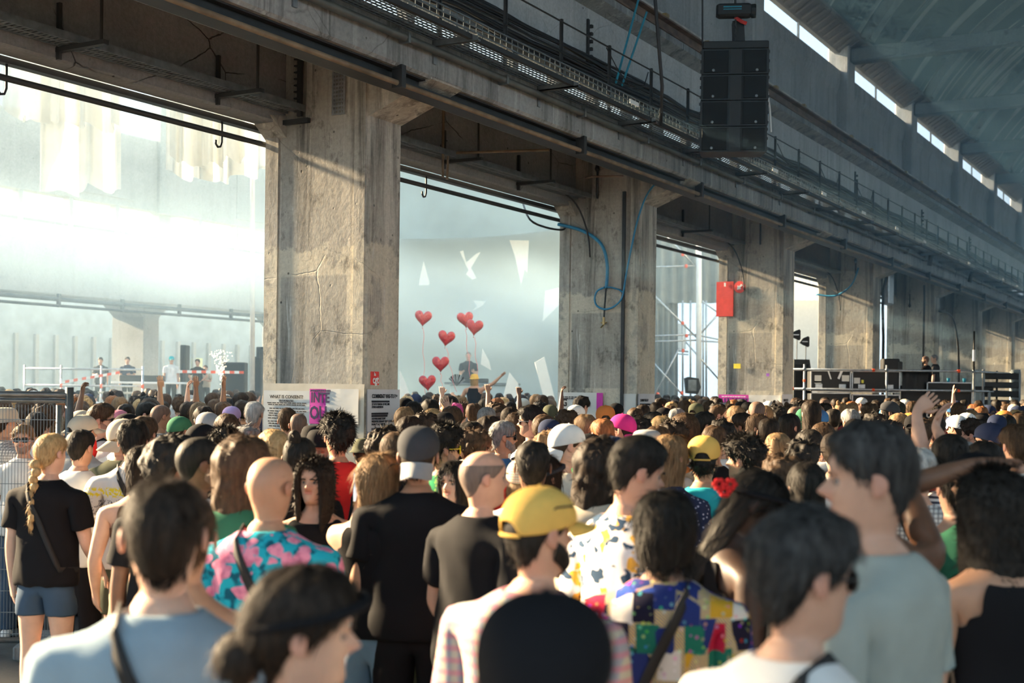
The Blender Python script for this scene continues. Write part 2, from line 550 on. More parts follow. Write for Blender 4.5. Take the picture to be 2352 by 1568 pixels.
def vault_mat():
    t = NT('pale_streaked_vault')
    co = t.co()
    col = t.ramp(t.noise(co, 0.5, 5), [(0.3, (0.045, 0.082, 0.105)), (0.7, (0.080, 0.125, 0.150))])  # blue stage light on the vault put into the base tint
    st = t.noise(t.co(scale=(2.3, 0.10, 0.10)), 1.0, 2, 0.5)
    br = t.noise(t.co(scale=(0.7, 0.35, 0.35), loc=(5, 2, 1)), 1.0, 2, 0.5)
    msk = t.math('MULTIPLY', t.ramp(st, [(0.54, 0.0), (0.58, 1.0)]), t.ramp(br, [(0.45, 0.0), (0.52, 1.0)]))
    col = t.mix(t.math('MULTIPLY', msk, 0.9), col, (0.33, 0.39, 0.41))  # pale streaks along the arch
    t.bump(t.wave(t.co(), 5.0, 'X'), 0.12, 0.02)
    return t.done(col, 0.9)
M['vault_streaked'] = vault_mat()
tag(m.build('ceiling', M['vault_streaked'], grid=True, smooth=True), 'concrete barrel vault with pale streaks, blue light tinted into its colour', None, None, 'structure')
for n, s in enumerate(pil_s):
    if n < 2: continue
    m = MB()
    ring = []
    for a in vault_angles:
        p, q = arc(a), arc(a, -0.28)
        ring.append((p, q))
    for (p, q), (p2, q2) in zip(ring[:-1], ring[1:]):
        m.add([(s + 0.1, *p), (s + 0.53, *p), (s + 0.53, *q), (s + 0.1, *q), (s + 0.1, *p2), (s + 0.53, *p2), (s + 0.53, *q2), (s + 0.1, *q2)],
              [(0, 1, 5, 4), (1, 2, 6, 5), (2, 3, 7, 6), (3, 0, 4, 7)])
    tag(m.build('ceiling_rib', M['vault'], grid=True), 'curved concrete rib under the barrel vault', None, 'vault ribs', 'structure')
    m = MB()
    m.bbox(s + 0.14, s + 0.50, -11.0, 8.75, 10.16, 10.52, 0.03)
    tag(m.build('beam_tie', M['vault'], grid=True), 'horizontal concrete tie beam crossing the hall under the vault', None, 'vault tie beams', 'structure')
# opposite side of this hall (behind the viewer's right hand): unseen wall carrying the vault, opened above to let sky light in
m = MB(); m.box(S_A, S_B, -11.9, -11.5, 0, 3.2)
for s in pil_s: m.box(s, s + P_LEN, -11.9, -11.5, 3.2, 10.4)
m.box(S_A, S_B, -11.9, -11.5, 9.8, 10.6)
tag(m.build('wall_right', M['girder'], grid=True), 'unseen concrete wall across the hall, left open above for sky light', None, None, 'structure')
m = MB(); m.box(S_B + 2.6, S_B + 3.0, -11.5, 9.3, 0, 14)
tag(m.build('wall_end', M['girder'], grid=True), 'distant end wall of the hall', None, None, 'structure')

# ------------------------------------------------------------------ neighbouring hall beyond the pillars (roofless here: daylight)
VB = 29.0
fs = [22.0, 28.0, 34.9, 41.8, 48.7, 55.6, 62.5]
fp = MB(); fp.bbox(0, P_LEN, VB, VB + 1.4, 0, 4.75, 0.04)
fp_me = fp.mesh('far_pillar'); fp_me.materials.append(M['far_concrete'])
for s in fs[1:4]:
    o = put('pillar_far', fp_me, None, True); o.location = US * s
    tag(o, 'hazy concrete pillar on the far side of the stage hall', None, 'pillars across the stage hall', 'structure')
    h = MB(); h.prism([(-0.5, 4.44), (0.02, 4.0), (0.02, 4.5)], 1, VB + 0.05, VB + 1.3)
    h.prism([(P_LEN - 0.02, 4.0), (P_LEN + 0.5, 4.44), (P_LEN - 0.02, 4.5)], 1, VB + 0.05, VB + 1.3)
    h.build('haunch', M['far_concrete'], o)
m = MB(); m.bbox(4, 70, VB - 0.3, VB + 1.4, 4.42, 5.9, 0.03)
tag(m.build('beam_far', M['far_concrete'], grid=True), 'hazy concrete beam over the far pillars', None, None, 'structure')
m = MB(); m.tube([(4, VB - 0.4, 4.30), (70, VB - 0.4, 4.30)], 0.06, 8)
m.tube([(4, VB - 0.42, 4.12), (70, VB - 0.42, 4.12)], 0.04, 8)
for s in np.arange(6, 68, 2.3): m.box(s, s + 0.07, VB - 0.46, VB - 0.36, 4.08, 4.45)
tag(m.build('far_pipe', M['pipe_green'], grid=True), 'pair of dark pipes along the hazy far beam', 'pipe')
m = MB(); m.bbox(4, 70, VB + 0.2, VB + 0.5, 7.25, 9.45, 0.03)
tag(m.build('wall_far', M['far_concrete'], grid=True), 'pale panelled wall band across the stage hall', None, None, 'structure')
for i, s in enumerate(np.arange(4.6, 69, 1.725)):
    thick = i % 4 == 2
    m = MB()
    m.bbox(s, s + (0.5 if thick else 0.16), VB - (0.02 if thick else 0.0) + 0.2, VB + 0.5, 5.88, 7.27, 0.02)
    tag(m.build('window_pier', M['far_concrete'], grid=True), 'pier in the glaring window band of the far wall', None, 'far window piers', 'structure')
    if i % 4 == 2:
        m = MB(); m.bbox(s - 0.1, s + 0.75, VB + 0.05, VB + 0.5, 7.2, 12.3, 0.03)
        tag(m.build('pilaster_far', M['far_concrete'], grid=True), 'tall pier between the upper far windows', None, 'far upper piers', 'structure')
    elif i % 2 == 0:
        m = MB(); m.box(s, s + 2.4, VB + 0.17, VB + 0.22, 7.5, 9.1)
        tag(m.build('wall_panel', M['far_concrete'], grid=True), 'flat recess panel on the far wall', None, 'far wall panels', 'structure')
m = MB(); m.box(4, 70, VB + 0.25, VB + 0.32, 6.45, 6.53)
tag(m.build('window_transom', M['galv_dark'], grid=True), 'thin transom across the glaring far window band', None, None, 'structure')
m = MB(); m.box(-10, 70, 41.0, 41.4, 0, 6.2)
M['back_wall'] = plain('blue_grey_sheet_wall', (0.40, 0.47, 0.50), 0.8, 0, 0.15, 1.5)
tag(m.build('wall_back', M['back_wall'], grid=True), 'blue grey back wall behind the far pillars', None, None, 'structure')
def lit_glass():
    t = NT('daylit_window_glass')
    return t.done((0.75, 0.78, 0.45), 0.4)
M['glass_y'] = lit_glass()
for i in range(46):
    m = MB(); m.bbox(12 + i * 0.95, 12 + i * 0.95 + 0.16, 40.86, 41.0, 0.6, 3.9, 0.01)
    tag(m.build('wall_batten', M['far_concrete'], grid=True), 'upright batten on the blue grey back wall', None, 'back wall battens', 'structure')
for i, s in enumerate((31.0, 41.5, 42.4)):
    m = MB(); m.bbox(s, s + 0.62, 40.9, 41.02, 1.4, 3.2, 0.01)
    tag(m.build('window_%d' % (20 + i), M['glass_y'], grid=True), 'yellow green lit pane in the hazy back wall', None, 'yellow green panes', 'structure')
# ================================================================== fixtures of the colonnade
def ray(px, py):
    return at(px, py, 1.0) - Vector((0, 0, CAM_H))
def on_v(px, py, v):
    d = ray(px, py); k = v / d.dot(UV)
    return d.dot(US) * k, CAM_H + d.z * k                                   # s, z
def on_s(px, py, s):
    d = ray(px, py); k = s / d.dot(US)
    return d.dot(UV) * k, CAM_H + d.z * k                                   # v, z
SL = S_B - 1.0

def long_thing(name, mat, label, cat, v, z, r, n=8, parts=None, s0=S_A, s1=None):
    m = MB(); m.tube([(s0, v, z), (s1 or SL, v, z)], r, n)
    return tag(m.build(name, mat, grid=True, smooth=True), label, cat)
bp = long_thing('pipe', M['pipe_brown'], 'long ochre brown pipe under the beam in front of pillars', 'pipe', 7.30, 4.945, .028)
hg = MB(); hg.box(-.035, .035, 7.24, 7.36, 4.90, 5.12); hg.box(-.05, .05, 7.26, 7.5, 5.08, 5.11)
hg_me = hg.mesh('hanger'); hg_me.materials.append(M['steel_dark'])
for k in range(14):
    q = put('hanger', hg_me, bp); q.location = (10.35 + 3.95 * k, 0, 0)
m = MB()
for a, b, c, d in ((7.34, 7.62, 4.965, 4.98), (7.42, 7.46, 4.98, 5.085), (7.34, 7.62, 5.085, 5.10)): m.box(S_A, SL, a, b, c, d)
tag(m.build('runway_beam', M['steel_dark'], grid=True), 'dark steel runway beam beneath the concrete beam', 'beam')
gp = long_thing('pipe', M['pipe_green'], 'dark grey green pipe clipped to the beam face', 'pipe', 7.19, 5.365, .042)
cl = MB(); cl.box(-.02, .02, 7.14, 7.27, 5.315, 5.415)
cl_me = cl.mesh('pipe_clip'); cl_me.materials.append(M['galv_dark'])
for k in range(28):
    q = put('pipe_clip', cl_me, gp); q.location = (8.4 + 1.9 * k, 0, 0)

# walkway: grating on brackets, wire basket, posts and wires
wk = empty('walkway', grid=True)
tag(wk, 'narrow wire mesh walkway with railing high along the girder wall', 'walkway')
m = MB()
S_G = 46.0
for i in range(int((S_G - 4) / .085)):
    s = 4 + i * .085
    m.box(s, s + .008, 6.80, 7.30, 5.500, 5.508)
for j in range(11):
    v = 6.80 + j * .05
    m.box(4, SL, v, v + .010, 5.488, 5.500)
g_ = m.build('grating', M['galv_dark'], wk); g_['kind'] = 'stuff'
m = MB()
for i in range(int((S_G - 4) / .12)):
    s = 4 + i * .12
    m.box(s, s + .007, 6.790, 6.798, 5.50, 5.64)
for z in (5.52, 5.58, 5.64): m.box(4, SL, 6.785, 6.80, z - .006, z + .006)
b_ = m.build('wire_basket', M['galv_dark'], wk); b_['kind'] = 'stuff'
m = MB(); m.box(4, SL, 6.78, 6.83, 5.44, 5.49); m.build('edge_bar', M['steel_dark'], wk)
m = MB(); m.box(4, SL, 7.27, 7.31, 5.52, 5.56); m.build('edge_bar', M['steel_dark'], wk)
br = MB(); br.box(-.03, .03, 6.72, 7.28, 5.425, 5.44); br.box(-.03, -.018, 6.72, 7.28, 5.425, 5.487); br.box(-.03, .03, 7.24, 7.275, 5.25, 5.44)
br_me = br.mesh('bracket'); br_me.materials.append(M['galv_dark'])
for k in range(22):
    q = put('bracket', br_me, wk); q.location = (10.9 + 2.2 * (k - 2), 0, 0)
po = MB(); po.box(-.018, .018, 7.265, 7.275, 5.50, 6.43); po.box(-.018, -.008, 7.265, 7.30, 5.50, 6.43)
po_me = po.mesh('post'); po_me.materials.append(M['steel_dark'])
for k in range(-5, 34):
    q = put('post', po_me, wk); q.location = (13.704 + 1.335 * k, 0, 0)
for z, r in ((6.39, .011), (6.02, .008)):
    m = MB(); m.tube([(4, 7.262, z), (S_G + 8, 7.262, z)], r, 5); m.build('rail_wire', M['steel_dark'], wk)
rng = random.Random(3)
for k in range(9):
    m = MB(); v0, z0, r = 7.86 + .02 * (k % 5), 6.17 + .045 * k, rng.uniform(.014, .036)
    pts = []
    for i in range(60):
        s = 3 + i * .85
        pts.append((s, v0 + .05 * noise.noise((s * .3, k, 0)), z0 + .07 * noise.noise((s * .45, k, 5)) - (.03 if i % 3 == 1 else 0)))
    m.tube(pts, r, 6)
    tag(m.build('cable', M['cable'], grid=True, smooth=True), 'black cable lying in the bundle along the walkway', 'cable', 'cables along the walkway')
for k, (pa, sag) in enumerate((((1390, 110), .35), ((1783, 330), .30), ((1880, 380), .30), ((1965, 425), .25))):
    s, z = on_v(pa[0], pa[1], 7.26)
    m = MB(); m.tube([(s, 7.24, z), (s + .35, 7.24, z - sag * .6), (s + .8, 7.25, z - sag), (s + 1.2, 7.25, z - sag * .7), (s + 1.335, 7.25, z - .02)], .008, 5)
    tag(m.build('cable', M['cable'], grid=True, smooth=True), 'thin loose wire sagging between railing posts', 'cable', 'sagging wires on the railing')
# notched steel strips on the girder wall
for k, s in enumerate((10.9 + 5.0, 10.9 + 11.9, 10.9 + 18.8, 10.9 + 25.7, 10.9 + 32.6)):
    m = MB(); m.box(s, s + .05, 8.03, 8.065, 6.30, 7.10)
    r_ = m.build('cable_rack', M['steel_dark'], grid=True)
    tag(r_, 'dark notched steel strip on the girder wall', 'rack', 'notched strips on girder wall')
    for i in range(7):
        m = MB(); m.box(s + .05, s + .10, 8.0, 8.06, 6.36 + i * .105, 6.40 + i * .105); m.build('tooth', M['steel_dark'], r_)
for k in range(12):
    s = 14.6 + 2.75 * k
    m = MB(); m.bbox(s, s + .26, 6.775, 6.786, 5.545, 5.60, .002)
    tag(m.build('tray_plate', M['white'], grid=True), 'small white plate fixed to the wire basket', 'plate', 'plates on the wire basket')
# blue ratchet straps on the girder wall
for k, (xa, ya, xb, yb) in enumerate(((1447, 0, 1424, 190), (1466, 30, 1438, 196))):
    sa, za = on_v(xa, ya, 7.80); sb, zb = on_v(xb, yb, 7.6)
    m = MB(); m.prism([(sa - .025, za), (sa + .025, za), (sb + .025, zb), (sb - .025, zb)], 1, 7.66, 7.668)
    tag(m.build('strap', M['blue_strap'], grid=True), ['blue lifting strap hanging from the crane rail, left one', 'blue lifting strap hanging from the crane rail, right one'][k], 'strap')

# hanging bars, hooks and tray on the stage side of the soffit
hb_ = long_thing('hanging_rail', M['steel_dark'], 'long black bar hung below the soffit across the openings', 'rail', 9.475, 4.620, .030)
m = MB(); m.box(S_A, SL, 9.44, 9.54, 4.745, 4.80)
tag(m.build('curtain_track', M['steel_dark'], grid=True), 'dark steel track under the edge beam', 'track')
tray_lab = ['slotted cable tray under the soffit at the frame corner', 'slotted cable tray above the heart balloons', 'slotted cable tray between hose and red panel pillars', 'slotted cable tray beyond the red panel pillar']
for n in range(4):
    a_, b_ = pil_s[n] + P_LEN + .03, pil_s[n + 1] - .03
    m = MB()
    for i in range(int((b_ - a_) / .055)):
        s = a_ + i * .055
        m.box(s, s + .030, 8.86, 9.10, 4.918, 4.924)
    m.box(a_, b_, 8.85, 8.87, 4.91, 4.98); m.box(a_, b_, 9.09, 9.11, 4.91, 4.98); m.box(a_, b_, 8.96, 9.0, 4.915, 4.925)
    tag(m.build('cable_tray', M['galv_dark'], grid=True), tray_lab[n], 'cable tray')
hk = MB(); hk.tube([(0, 9.475, 4.77), (0, 9.475, 4.53), (-.02, 9.475, 4.48), (-.06, 9.475, 4.47), (-.09, 9.475, 4.50), (-.09, 9.475, 4.54)], .012, 6)
hk_me = hk.mesh('hook', True); hk_me.materials.append(M['steel_dark'])
hook_lab = ['black hook on the hanging bar near the frame corner', 'black hook on the hanging bar just beside the broad pillar', 'black hook hanging above the heart balloons']
for k, (px_, py_) in enumerate(((28, 175), (522, 292), (990, 405))):
    s, z = on_v(px_, py_, 9.40)
    o = put('hook', hk_me, None, True); o.location = US * s
    tag(o, hook_lab[k], 'hook')
for n, s0 in enumerate((7.75, 9.75, 13.95, 15.9, 22.0)):
    m = MB(); m.box(s0, s0 + .06, 8.55, 9.15, 4.87, 4.91); m.box(s0, s0 + .03, 9.10, 9.14, 4.80, 5.30); m.box(s0 + .02, s0 + .04, 8.60, 8.62, 4.88, 5.86)
    tag(m.build('tray_bracket', M['steel_dark'], grid=True), 'dark bracket arm holding the slotted cable tray', 'bracket', 'cable tray brackets')
m = MB()
m.tube([(13.6, 8.9, 5.85), (13.6, 8.9, 4.62)], .016, 6)
tag(m.build('pipe', M['pipe_brown'], grid=True), 'short upright ochre pipe beside the broad pillar', 'pipe')
m = MB(); m.tube([(14.2, 7.7, 4.97), (13.85, 8.85, 4.97), (13.75, 8.92, 4.93), (13.75, 8.93, 4.62)], .018, 6)
tag(m.build('pipe', M['pipe_brown'], grid=True), 'bent ochre pipe crossing the soffit beside the broad pillar', 'pipe')
m = MB(); m.tube([(16.5, 7.75, 4.99), (16.4, 8.2, 5.0), (16.6, 8.4, 5.02)], .016, 6)
tag(m.build('pipe', M['steel_rust'], grid=True), 'broken pale pipe stub under the cracked soffit', 'pipe')
for n in range(1, 4):
    m = MB(); s0 = pil_s[n] + P_LEN
    m.tube(curved([(s0 + .05, 9.13, 5.02), (s0 + 2.2, 9.13, 5.02), (s0 + 4.6, 9.13, 5.02), (s0 + 5.6, 9.12, 4.98), (s0 + 6.0, 9.0, 4.80), (s0 + 6.19, 8.9, 4.4), (s0 + 6.20, 8.85, 4.0)], 4), .014, 6)
    tag(m.build('cable', M['cable'], grid=True, smooth=True), 'black cable running under the edge beam and down a pillar', 'cable', 'cables under the edge beam')

# ------------------------------------------------------------------ what hangs on the first big pillar
sA = pil_s[1]
END = sA - .020
m = MB()
va, za = on_s(635, 105, END); vb, zb = on_s(635, 287, END)
m.box(END - .05, END, va - .03, va + .03, zb, 5.83)
ang = m.build('steel_angle', M['steel_dark'], grid=True)
tag(ang, 'black steel angle standing off the top of the broad pillar', 'bracket')
vc, zc = on_s(713, 268, END)
m = MB(); m.box(END - .05, END, vc, va + .03, zb - .02, zb + .03); m.build('arm', M['steel_dark'], ang)
va, _ = on_s(690, 200, END); _, zt = on_s(690, 110, END); _, zb = on_s(690, 268, END)
m = MB(); m.box(END - .035, END, va - .035, va + .02, zb, 5.83)
rk = m.build('cable_rack', M['steel_dark'], grid=True); tag(rk, 'dark toothed upright rail on the broad pillar', 'rack')
for i in range(12):
    m = MB(); m.box(END - .035, END, va + .02, va + .065, zb + .05 + i * .07, zb + .065 + i * .07); m.build('tooth', M['steel_dark'], rk)
v1, zt = on_s(765, 140, END); v0, zb = on_s(793, 262, END)
m = MB()
w_ = v1 - v0
m.box(END - .012, END, v0, v0 + .022, zb, 5.83); m.box(END - .012, END, v1 - .022, v1, zb, 5.83)
nrow = int((5.80 - zb) / .042)
for i in range(nrow):
    m.box(END - .010, END - .004, v0, v1, zb + i * .042, zb + i * .042 + .020)
for j in range(1, 4):
    m.box(END - .010, END - .004, v0 + w_ * j / 4 - .007, v0 + w_ * j / 4 + .007, zb, 5.83)
tag(m.build('perforated_channel', M['galv'], grid=True), 'perforated zinc channel set in the broad pillar', 'channel')

def face_quad(face, n, x0, y0, x1, y1):
    """photo box -> (axis a0..a1, z0..z1) on the end or hall face of pillar n"""
    if face == 'end':
        s = pil_s[n] - .020
        a0, zt = on_s(x0, y0, s); a1, zb = on_s(x1, y1, s)
        _, zt2 = on_s(x1, y0, s)
        return s, a0, a1, zb, (zt + zt2) / 2
    v = V_NEAR - .001
    a0, zt = on_v(x0, y0, v); a1, zb = on_v(x1, y1, v)
    _, zt2 = on_v(x1, y0, v)
    return v, a0, a1, zb, (zt + zt2) / 2
def sheet_on(face, n, x0, y0, x1, y1, mat, name, label, cat, lift=.004, zmin=None, parent=None, wavy=True):
    pl, a0, a1, zb, zt = face_quad(face, n, x0, y0, x1, y1)
    if zmin is not None: zb = zmin
    m = MB()
    NX, NZ = 8, 8
    rows_f, rows_b = [], []
    for i in range(NZ + 1):
        rf, rb = [], []
        for j in range(NX + 1):
            a = a0 + (a1 - a0) * j / NX; z = zb + (zt - zb) * i / NZ
            d = lift + (.005 * (noise.noise((a * 7, z * 7, n)) + .6) if wavy else 0)
            q = pl - d
            rf.append((q, a, z) if face == 'end' else (a, q, z)); rb.append((pl - .0005, a, z) if face == 'end' else (a, pl - .0005, z))
        rows_f.append(rf); rows_b.append(rb)
    m.sheet(rows_f if face != 'end' else rows_f); m.sheet(rows_b)
    o = m.build(name, mat, parent, True, parent is None)
    if parent is None: tag(o, label, cat)
    return o, (pl - lift - .012, a0, a1, zb, zt)
def words_on(face, info, txt, u, w, size, mat, parent, align='LEFT', bold=0.0, sx=1.0):
    """lettering at fraction u across and w up the sheet"""
    pl, a0, a1, zb, zt = info
    me = text_mesh(txt, size, align, .0012, bold)
    me.materials.append(mat)
    o = bpy.data.objects.new('lettering', me); COL.objects.link(o); o.parent = parent
    a, z = a0 + (a1 - a0) * u, zb + (zt - zb) * w
    if face == 'end':
        mt = Matrix(((0, 0, -1, pl), (-1, 0, 0, a), (0, 1, 0, z), (0, 0, 0, 1)))
    else:
        mt = Matrix(((1, 0, 0, a), (0, 0, -1, pl), (0, 1, 0, z), (0, 0, 0, 1)))
    o.matrix_local = mt @ Matrix.Diagonal((sx, 1, 1, 1))
    return o
def bar_on(face, info, u0, u1, w0, w1, mat, parent, name='printed_bar'):
    pl, a0, a1, zb, zt = info
    A, B = a0 + (a1 - a0) * u0, a0 + (a1 - a0) * u1
    m = MB()
    z0, z1 = zb + (zt - zb) * w0, zb + (zt - zb) * w1
    if face == 'end': m.box(pl, pl + .004, min(A, B), max(A, B), z0, z1)
    else: m.box(min(A, B), max(A, B), pl, pl + .004, z0, z1)
    return m.build(name, mat, parent)
def lines_on(face, info, rows, mat, parent, u0=.08, u1=.92, h=.005, seed=1):
    """small print too fine to read: word-long dashes"""
    pl, a0, a1, zb, zt = info
    r_ = random.Random(seed)
    m = MB()
    for w in rows:
        z = zb + (zt - zb) * w
        u = u0 + r_.uniform(0, .06)
        while u < u1 - .03:
            e = min(u1, u + r_.uniform(.03, .10))
            A, B = sorted((a0 + (a1 - a0) * u, a0 + (a1 - a0) * e))
            if face == 'end': m.box(pl, pl + .003, A, B, z - h, z + h)
            else: m.box(A, B, pl, pl + .003, z - h, z + h)
            u = e + .018
    q = m.build('small_print', mat, parent); q['kind'] = 'stuff'
    return q
M['paper'] = plain('white_paper', (.66, .65, .61), .8, 0, .06, 3)
M['paper2'] = plain('grey_white_paper', (.60, .61, .63), .8, 0, .06, 3)
M['paper_cream'] = plain('cream_paper', (.60, .55, .45), .85, 0, .12, 4)
M['magenta'] = plain('magenta_paper', (.62, .05, .38), .8, 0, .1, 5)
M['navy_ink'] = plain('navy_ink', (.03, .02, .09), .8)
M['lightred'] = plain('red_sticker', (.80, .06, .05), .6)
M['white_ink'] = plain('white_ink', (.85, .85, .84), .7, 0, .03)

o, inf = sheet_on('end', 1, 606, 881, 836, 1010, M['paper_cream'], 'paper_backing', 'crumpled cream paper pasted round the broad pillar foot', 'poster', .003, 0.9)
o, inf = sheet_on('end', 1, 608, 897, 714, 1010, M['paper'], 'poster', 'white text poster about consent on the broad pillar', 'poster', .010, 0.95)
words_on('end', inf, 'WHAT IS CONSENT?', .5, .93, .050, M['ink'], o, 'CENTER', .0008)
words_on('end', inf, 'ENTHUSIASTIC', .5, .885, .030, M['ink'], o, 'CENTER', .0006)
lines_on('end', inf, (.862, .842, .80, .77, .745, .72, .69, .655, .63, .60, .565, .54), M['ink'], o)
o, inf = sheet_on('end', 1, 714, 893, 764, 974, M['magenta'], 'poster', 'torn magenta poster with big navy letters on broad pillar', 'poster', .016)
lines_on('end', inf, (.95,), M['navy_ink'], o, .05, .95, .010)
words_on('end', inf, 'INTE', .5, .74, .150, M['navy_ink'], o, 'CENTER', .004, .78)
words_on('end', inf, 'OU', .42, .30, .190, M['navy_ink'], o, 'CENTER', .006, .80)
o, inf = sheet_on('end', 1, 752, 893, 826, 975, M['paper'], 'poster', 'blank wrinkled white sheet beside the torn magenta poster', 'poster', .020)
o, inf = sheet_on('hall', 1, 842, 894, 915, 1010, M['paper2'], 'poster', 'white poster with black text on the shaded side of pillar', 'poster', .008, 0.95)
words_on('hall', inf, 'COMMENT VAS-TU ?', .12, .925, .058, M['ink'], o, 'LEFT', .0016, .80)
words_on('hall', inf, 'o', .88, .935, .05, M['ink'], o, 'CENTER', .001)
for k, (a, b, w) in enumerate(((.12, .66, .87), (.12, .62, .74), (.12, .60, .715))): bar_on('hall', inf, a, b, w - .010, w + .010, M['ink'], o)
for k, (t_, w) in enumerate((('SI TU ES TEMOIN OU VICTIME', .84), ("D'UNE AGRESSION", .81), ('DES PERSONNES SONT', .685), ('PRESENTES DURANT TOUT LE FESTIVAL', .655), ("POUR T'Y ACCUEILLIR", .625), ('ILS SONT AUSSI', .575), ('EN PREVENTION', .545))):
    words_on('hall', inf, t_, .12, w, .032, M['ink'], o, 'LEFT', .0006, .75)
o, inf = sheet_on('hall', 1, 851, 853, 870, 884, M['lightred'], 'sticker', 'red union sticker with white letters on the broad pillar', 'sticker', .002, None, None, False)
words_on('hall', inf, 'cgt', .5, .38, .115, M['white_ink'], o, 'CENTER', .003, .75)
words_on('hall', inf, 'la', .4, .80, .05, M['white_ink'], o, 'CENTER', .001)

# second pillar: posters, hoses, tap
o, inf = sheet_on('end', 2, 1283, 901, 1371, 990, M['paper'], 'poster', 'white sketch poster on the pillar with blue hose', 'poster', .006, .9)
words_on('end', inf, 'G     ique', .10, .84, .16, M['ink'], o, 'LEFT', .006, .8)
lines_on('end', inf, (.93, .905), M['ink'], o, .06, .8, .008)
o, inf = sheet_on('end', 2, 1371, 902, 1384, 990, M['magenta'], 'poster', 'thin magenta strip beside the sketch poster', 'poster', .008, .9)
o, inf = sheet_on('end', 2, 1432, 904, 1460, 990, M['paper'], 'poster', 'torn blank paper near the edge of hose pillar', 'poster', .008, .9)
o, inf = sheet_on('hall', 2, 1465, 904, 1502, 990, M['paper2'], 'poster', 'white poster on the shaded side of hose pillar', 'poster', .006, .9)
words_on('hall', inf, 'COMMENT VAS-TU ?', .08, .90, .055, M['ink'], o, 'LEFT', .001, .6)
lines_on('hall', inf, (.84, .80), M['ink'], o, .08, .7, .014)
sB = pil_s[2]
def path_on_s(pix, s):
    return [(s, *on_s(x, y, s)) for x, y in pix]
m = MB(); m.tube(curved([(s_, v_, z_) for s_, v_, z_ in [(sB - .05, *on_s(1282, 515, sB - .05))] + path_on_s([(1300, 519), (1330, 527), (1357, 540), (1380, 560), (1391, 585), (1395, 615), (1394, 645), (1392, 662)], sB - .05)], 3), .026, 8)
h1 = m.build('hose', M['blue_hose'], grid=True, smooth=True); tag(h1, 'thick blue hose arching down the pillar to the tap', 'hose')
m = MB(); m.tube(curved(path_on_s([(1388, 660), (1372, 668), (1366, 685), (1371, 702), (1388, 710), (1408, 705), (1425, 690), (1432, 670), (1440, 620), (1452, 560), (1466, 500)], sB - .06) + [(sB - .06, *on_s(1490, 440, sB - .06)), (sB - .3, *on_s(1530, 400, sB - .3))], 4), .015, 8)
m.tube(path_on_s([(1388, 659), (1405, 660), (1422, 665), (1432, 672)], sB - .055), .013, 6)
tag(m.build('hose', M['blue_hose'], grid=True, smooth=True), 'thin blue hose looped on the pillar and rising to the beam', 'hose')
m = MB(); m.tube(path_on_s([(1392, 662), (1389, 700), (1387, 735)], sB - .05), .013, 6)
tp = m.build('tap', M['steel_dark'], grid=True); tag(tp, 'brass tap on a black down pipe of the hose pillar', 'tap')
pts = path_on_s([(1387, 728), (1387, 745)], sB - .06)
m = MB(); m.tube(pts, .022, 8); m.tube([(sB - .06, pts[0][1] - .05, pts[1][2] + .03), (sB - .06, pts[0][1] + .05, pts[1][2] + .03)], .012, 6)
m.tube([(sB - .06, pts[0][1], pts[1][2]), (sB - .10, pts[0][1] + .03, pts[1][2] - .05)], .012, 6)
m.build('valve', M['brass'], tp)
m = MB(); m.tube(curved([(sB - .02, *on_s(1200, 462, sB - .02))] + [(sB - 1.6, 9.40, 4.57), (sB - 1.0, 9.40, 4.50), (sB - .5, 9.40, 4.44), (sB - .05, 9.35, 4.45), (sB - .04, *on_s(1300, 518, sB - .04))][1:], 4), .016, 6)
tag(m.build('cable', M['cable'], grid=True, smooth=True), 'black cable slung from the hanging bar to the hose pillar', 'cable')
m = MB(); m.box(sB - .050, sB - .022, *sorted((on_s(1431, 600, sB)[0], on_s(1438, 600, sB)[0])), .2, 4.98)
tag(m.build('conduit', M['steel_dark'], grid=True), 'dark upright conduit on the pillar with blue hose', 'conduit')
for nn, (px_, n_) in enumerate(((1374, 2), (1748, 3), (1966, 4), (2090, 5))):
    s_ = pil_s[n_] - .02
    v_, zt = on_s(px_, (365, 470, 585, 690)[nn], s_)
    m = MB(); m.tube([(s_ - .02, v_, 4.9), (s_ - .02, v_, zt - .1)], .018, 6); m.lathe([(.02, -.08), (.04, -.04), (.03, 0), (.02, .03)], 8, (s_ - .03, v_, zt - .12))
    tag(m.build('chain_hook', M['steel_dark'], grid=True), ['dark chain end hanging on the pillar with blue hose', 'dark chain end hanging on the red panel pillar', 'dark chain end on the pillar behind the cases', 'dark chain end on the pillar behind the platform crew'][nn], 'hook')

# third pillar: red panel, arrow sticker, posters
o, inf = sheet_on('end', 3, 1647, 647, 1684, 726, M['red'], 'red_panel', 'plain red panel screwed to a concrete pillar', 'sign', .03, None, None, False)
bar_on('end', inf, .47, .58, .86, .97, M['white'], o, 'bolt_plate')
s3 = pil_s[3] - .02
v_, z_ = on_s(1699, 659, s3)
m = MB(); m.add([(s3 - .006, v_ - .12 * math.cos(2 * math.pi * k / 24), z_ + .12 * math.sin(2 * math.pi * k / 24)) for k in range(24)] + [(s3, v_ - .12 * math.cos(2 * math.pi * k / 24), z_ + .12 * math.sin(2 * math.pi * k / 24)) for k in range(24)],
           [tuple(range(24)), tuple(range(47, 23, -1))] + [(k, (k + 1) % 24, 24 + (k + 1) % 24, 24 + k) for k in range(24)])
st_ = m.build('arrow_sticker', M['lightred'], grid=True); tag(st_, 'round red sticker with white arrow beside the red panel', 'sticker')
m = MB()
def ar(x, y):
    c, s_ = math.cos(R(225)), math.sin(R(225))
    return (v_ - (x * c - y * s_), z_ + x * s_ + y * c)
m.prism([ar(*p) for p in ((-.07, -.02), (.0, -.02), (.0, -.055), (.075, 0), (.0, .055), (.0, .02), (-.07, .02))], 0, s3 - .010, s3 - .006)
m.build('arrow', M['white_ink'], st_)
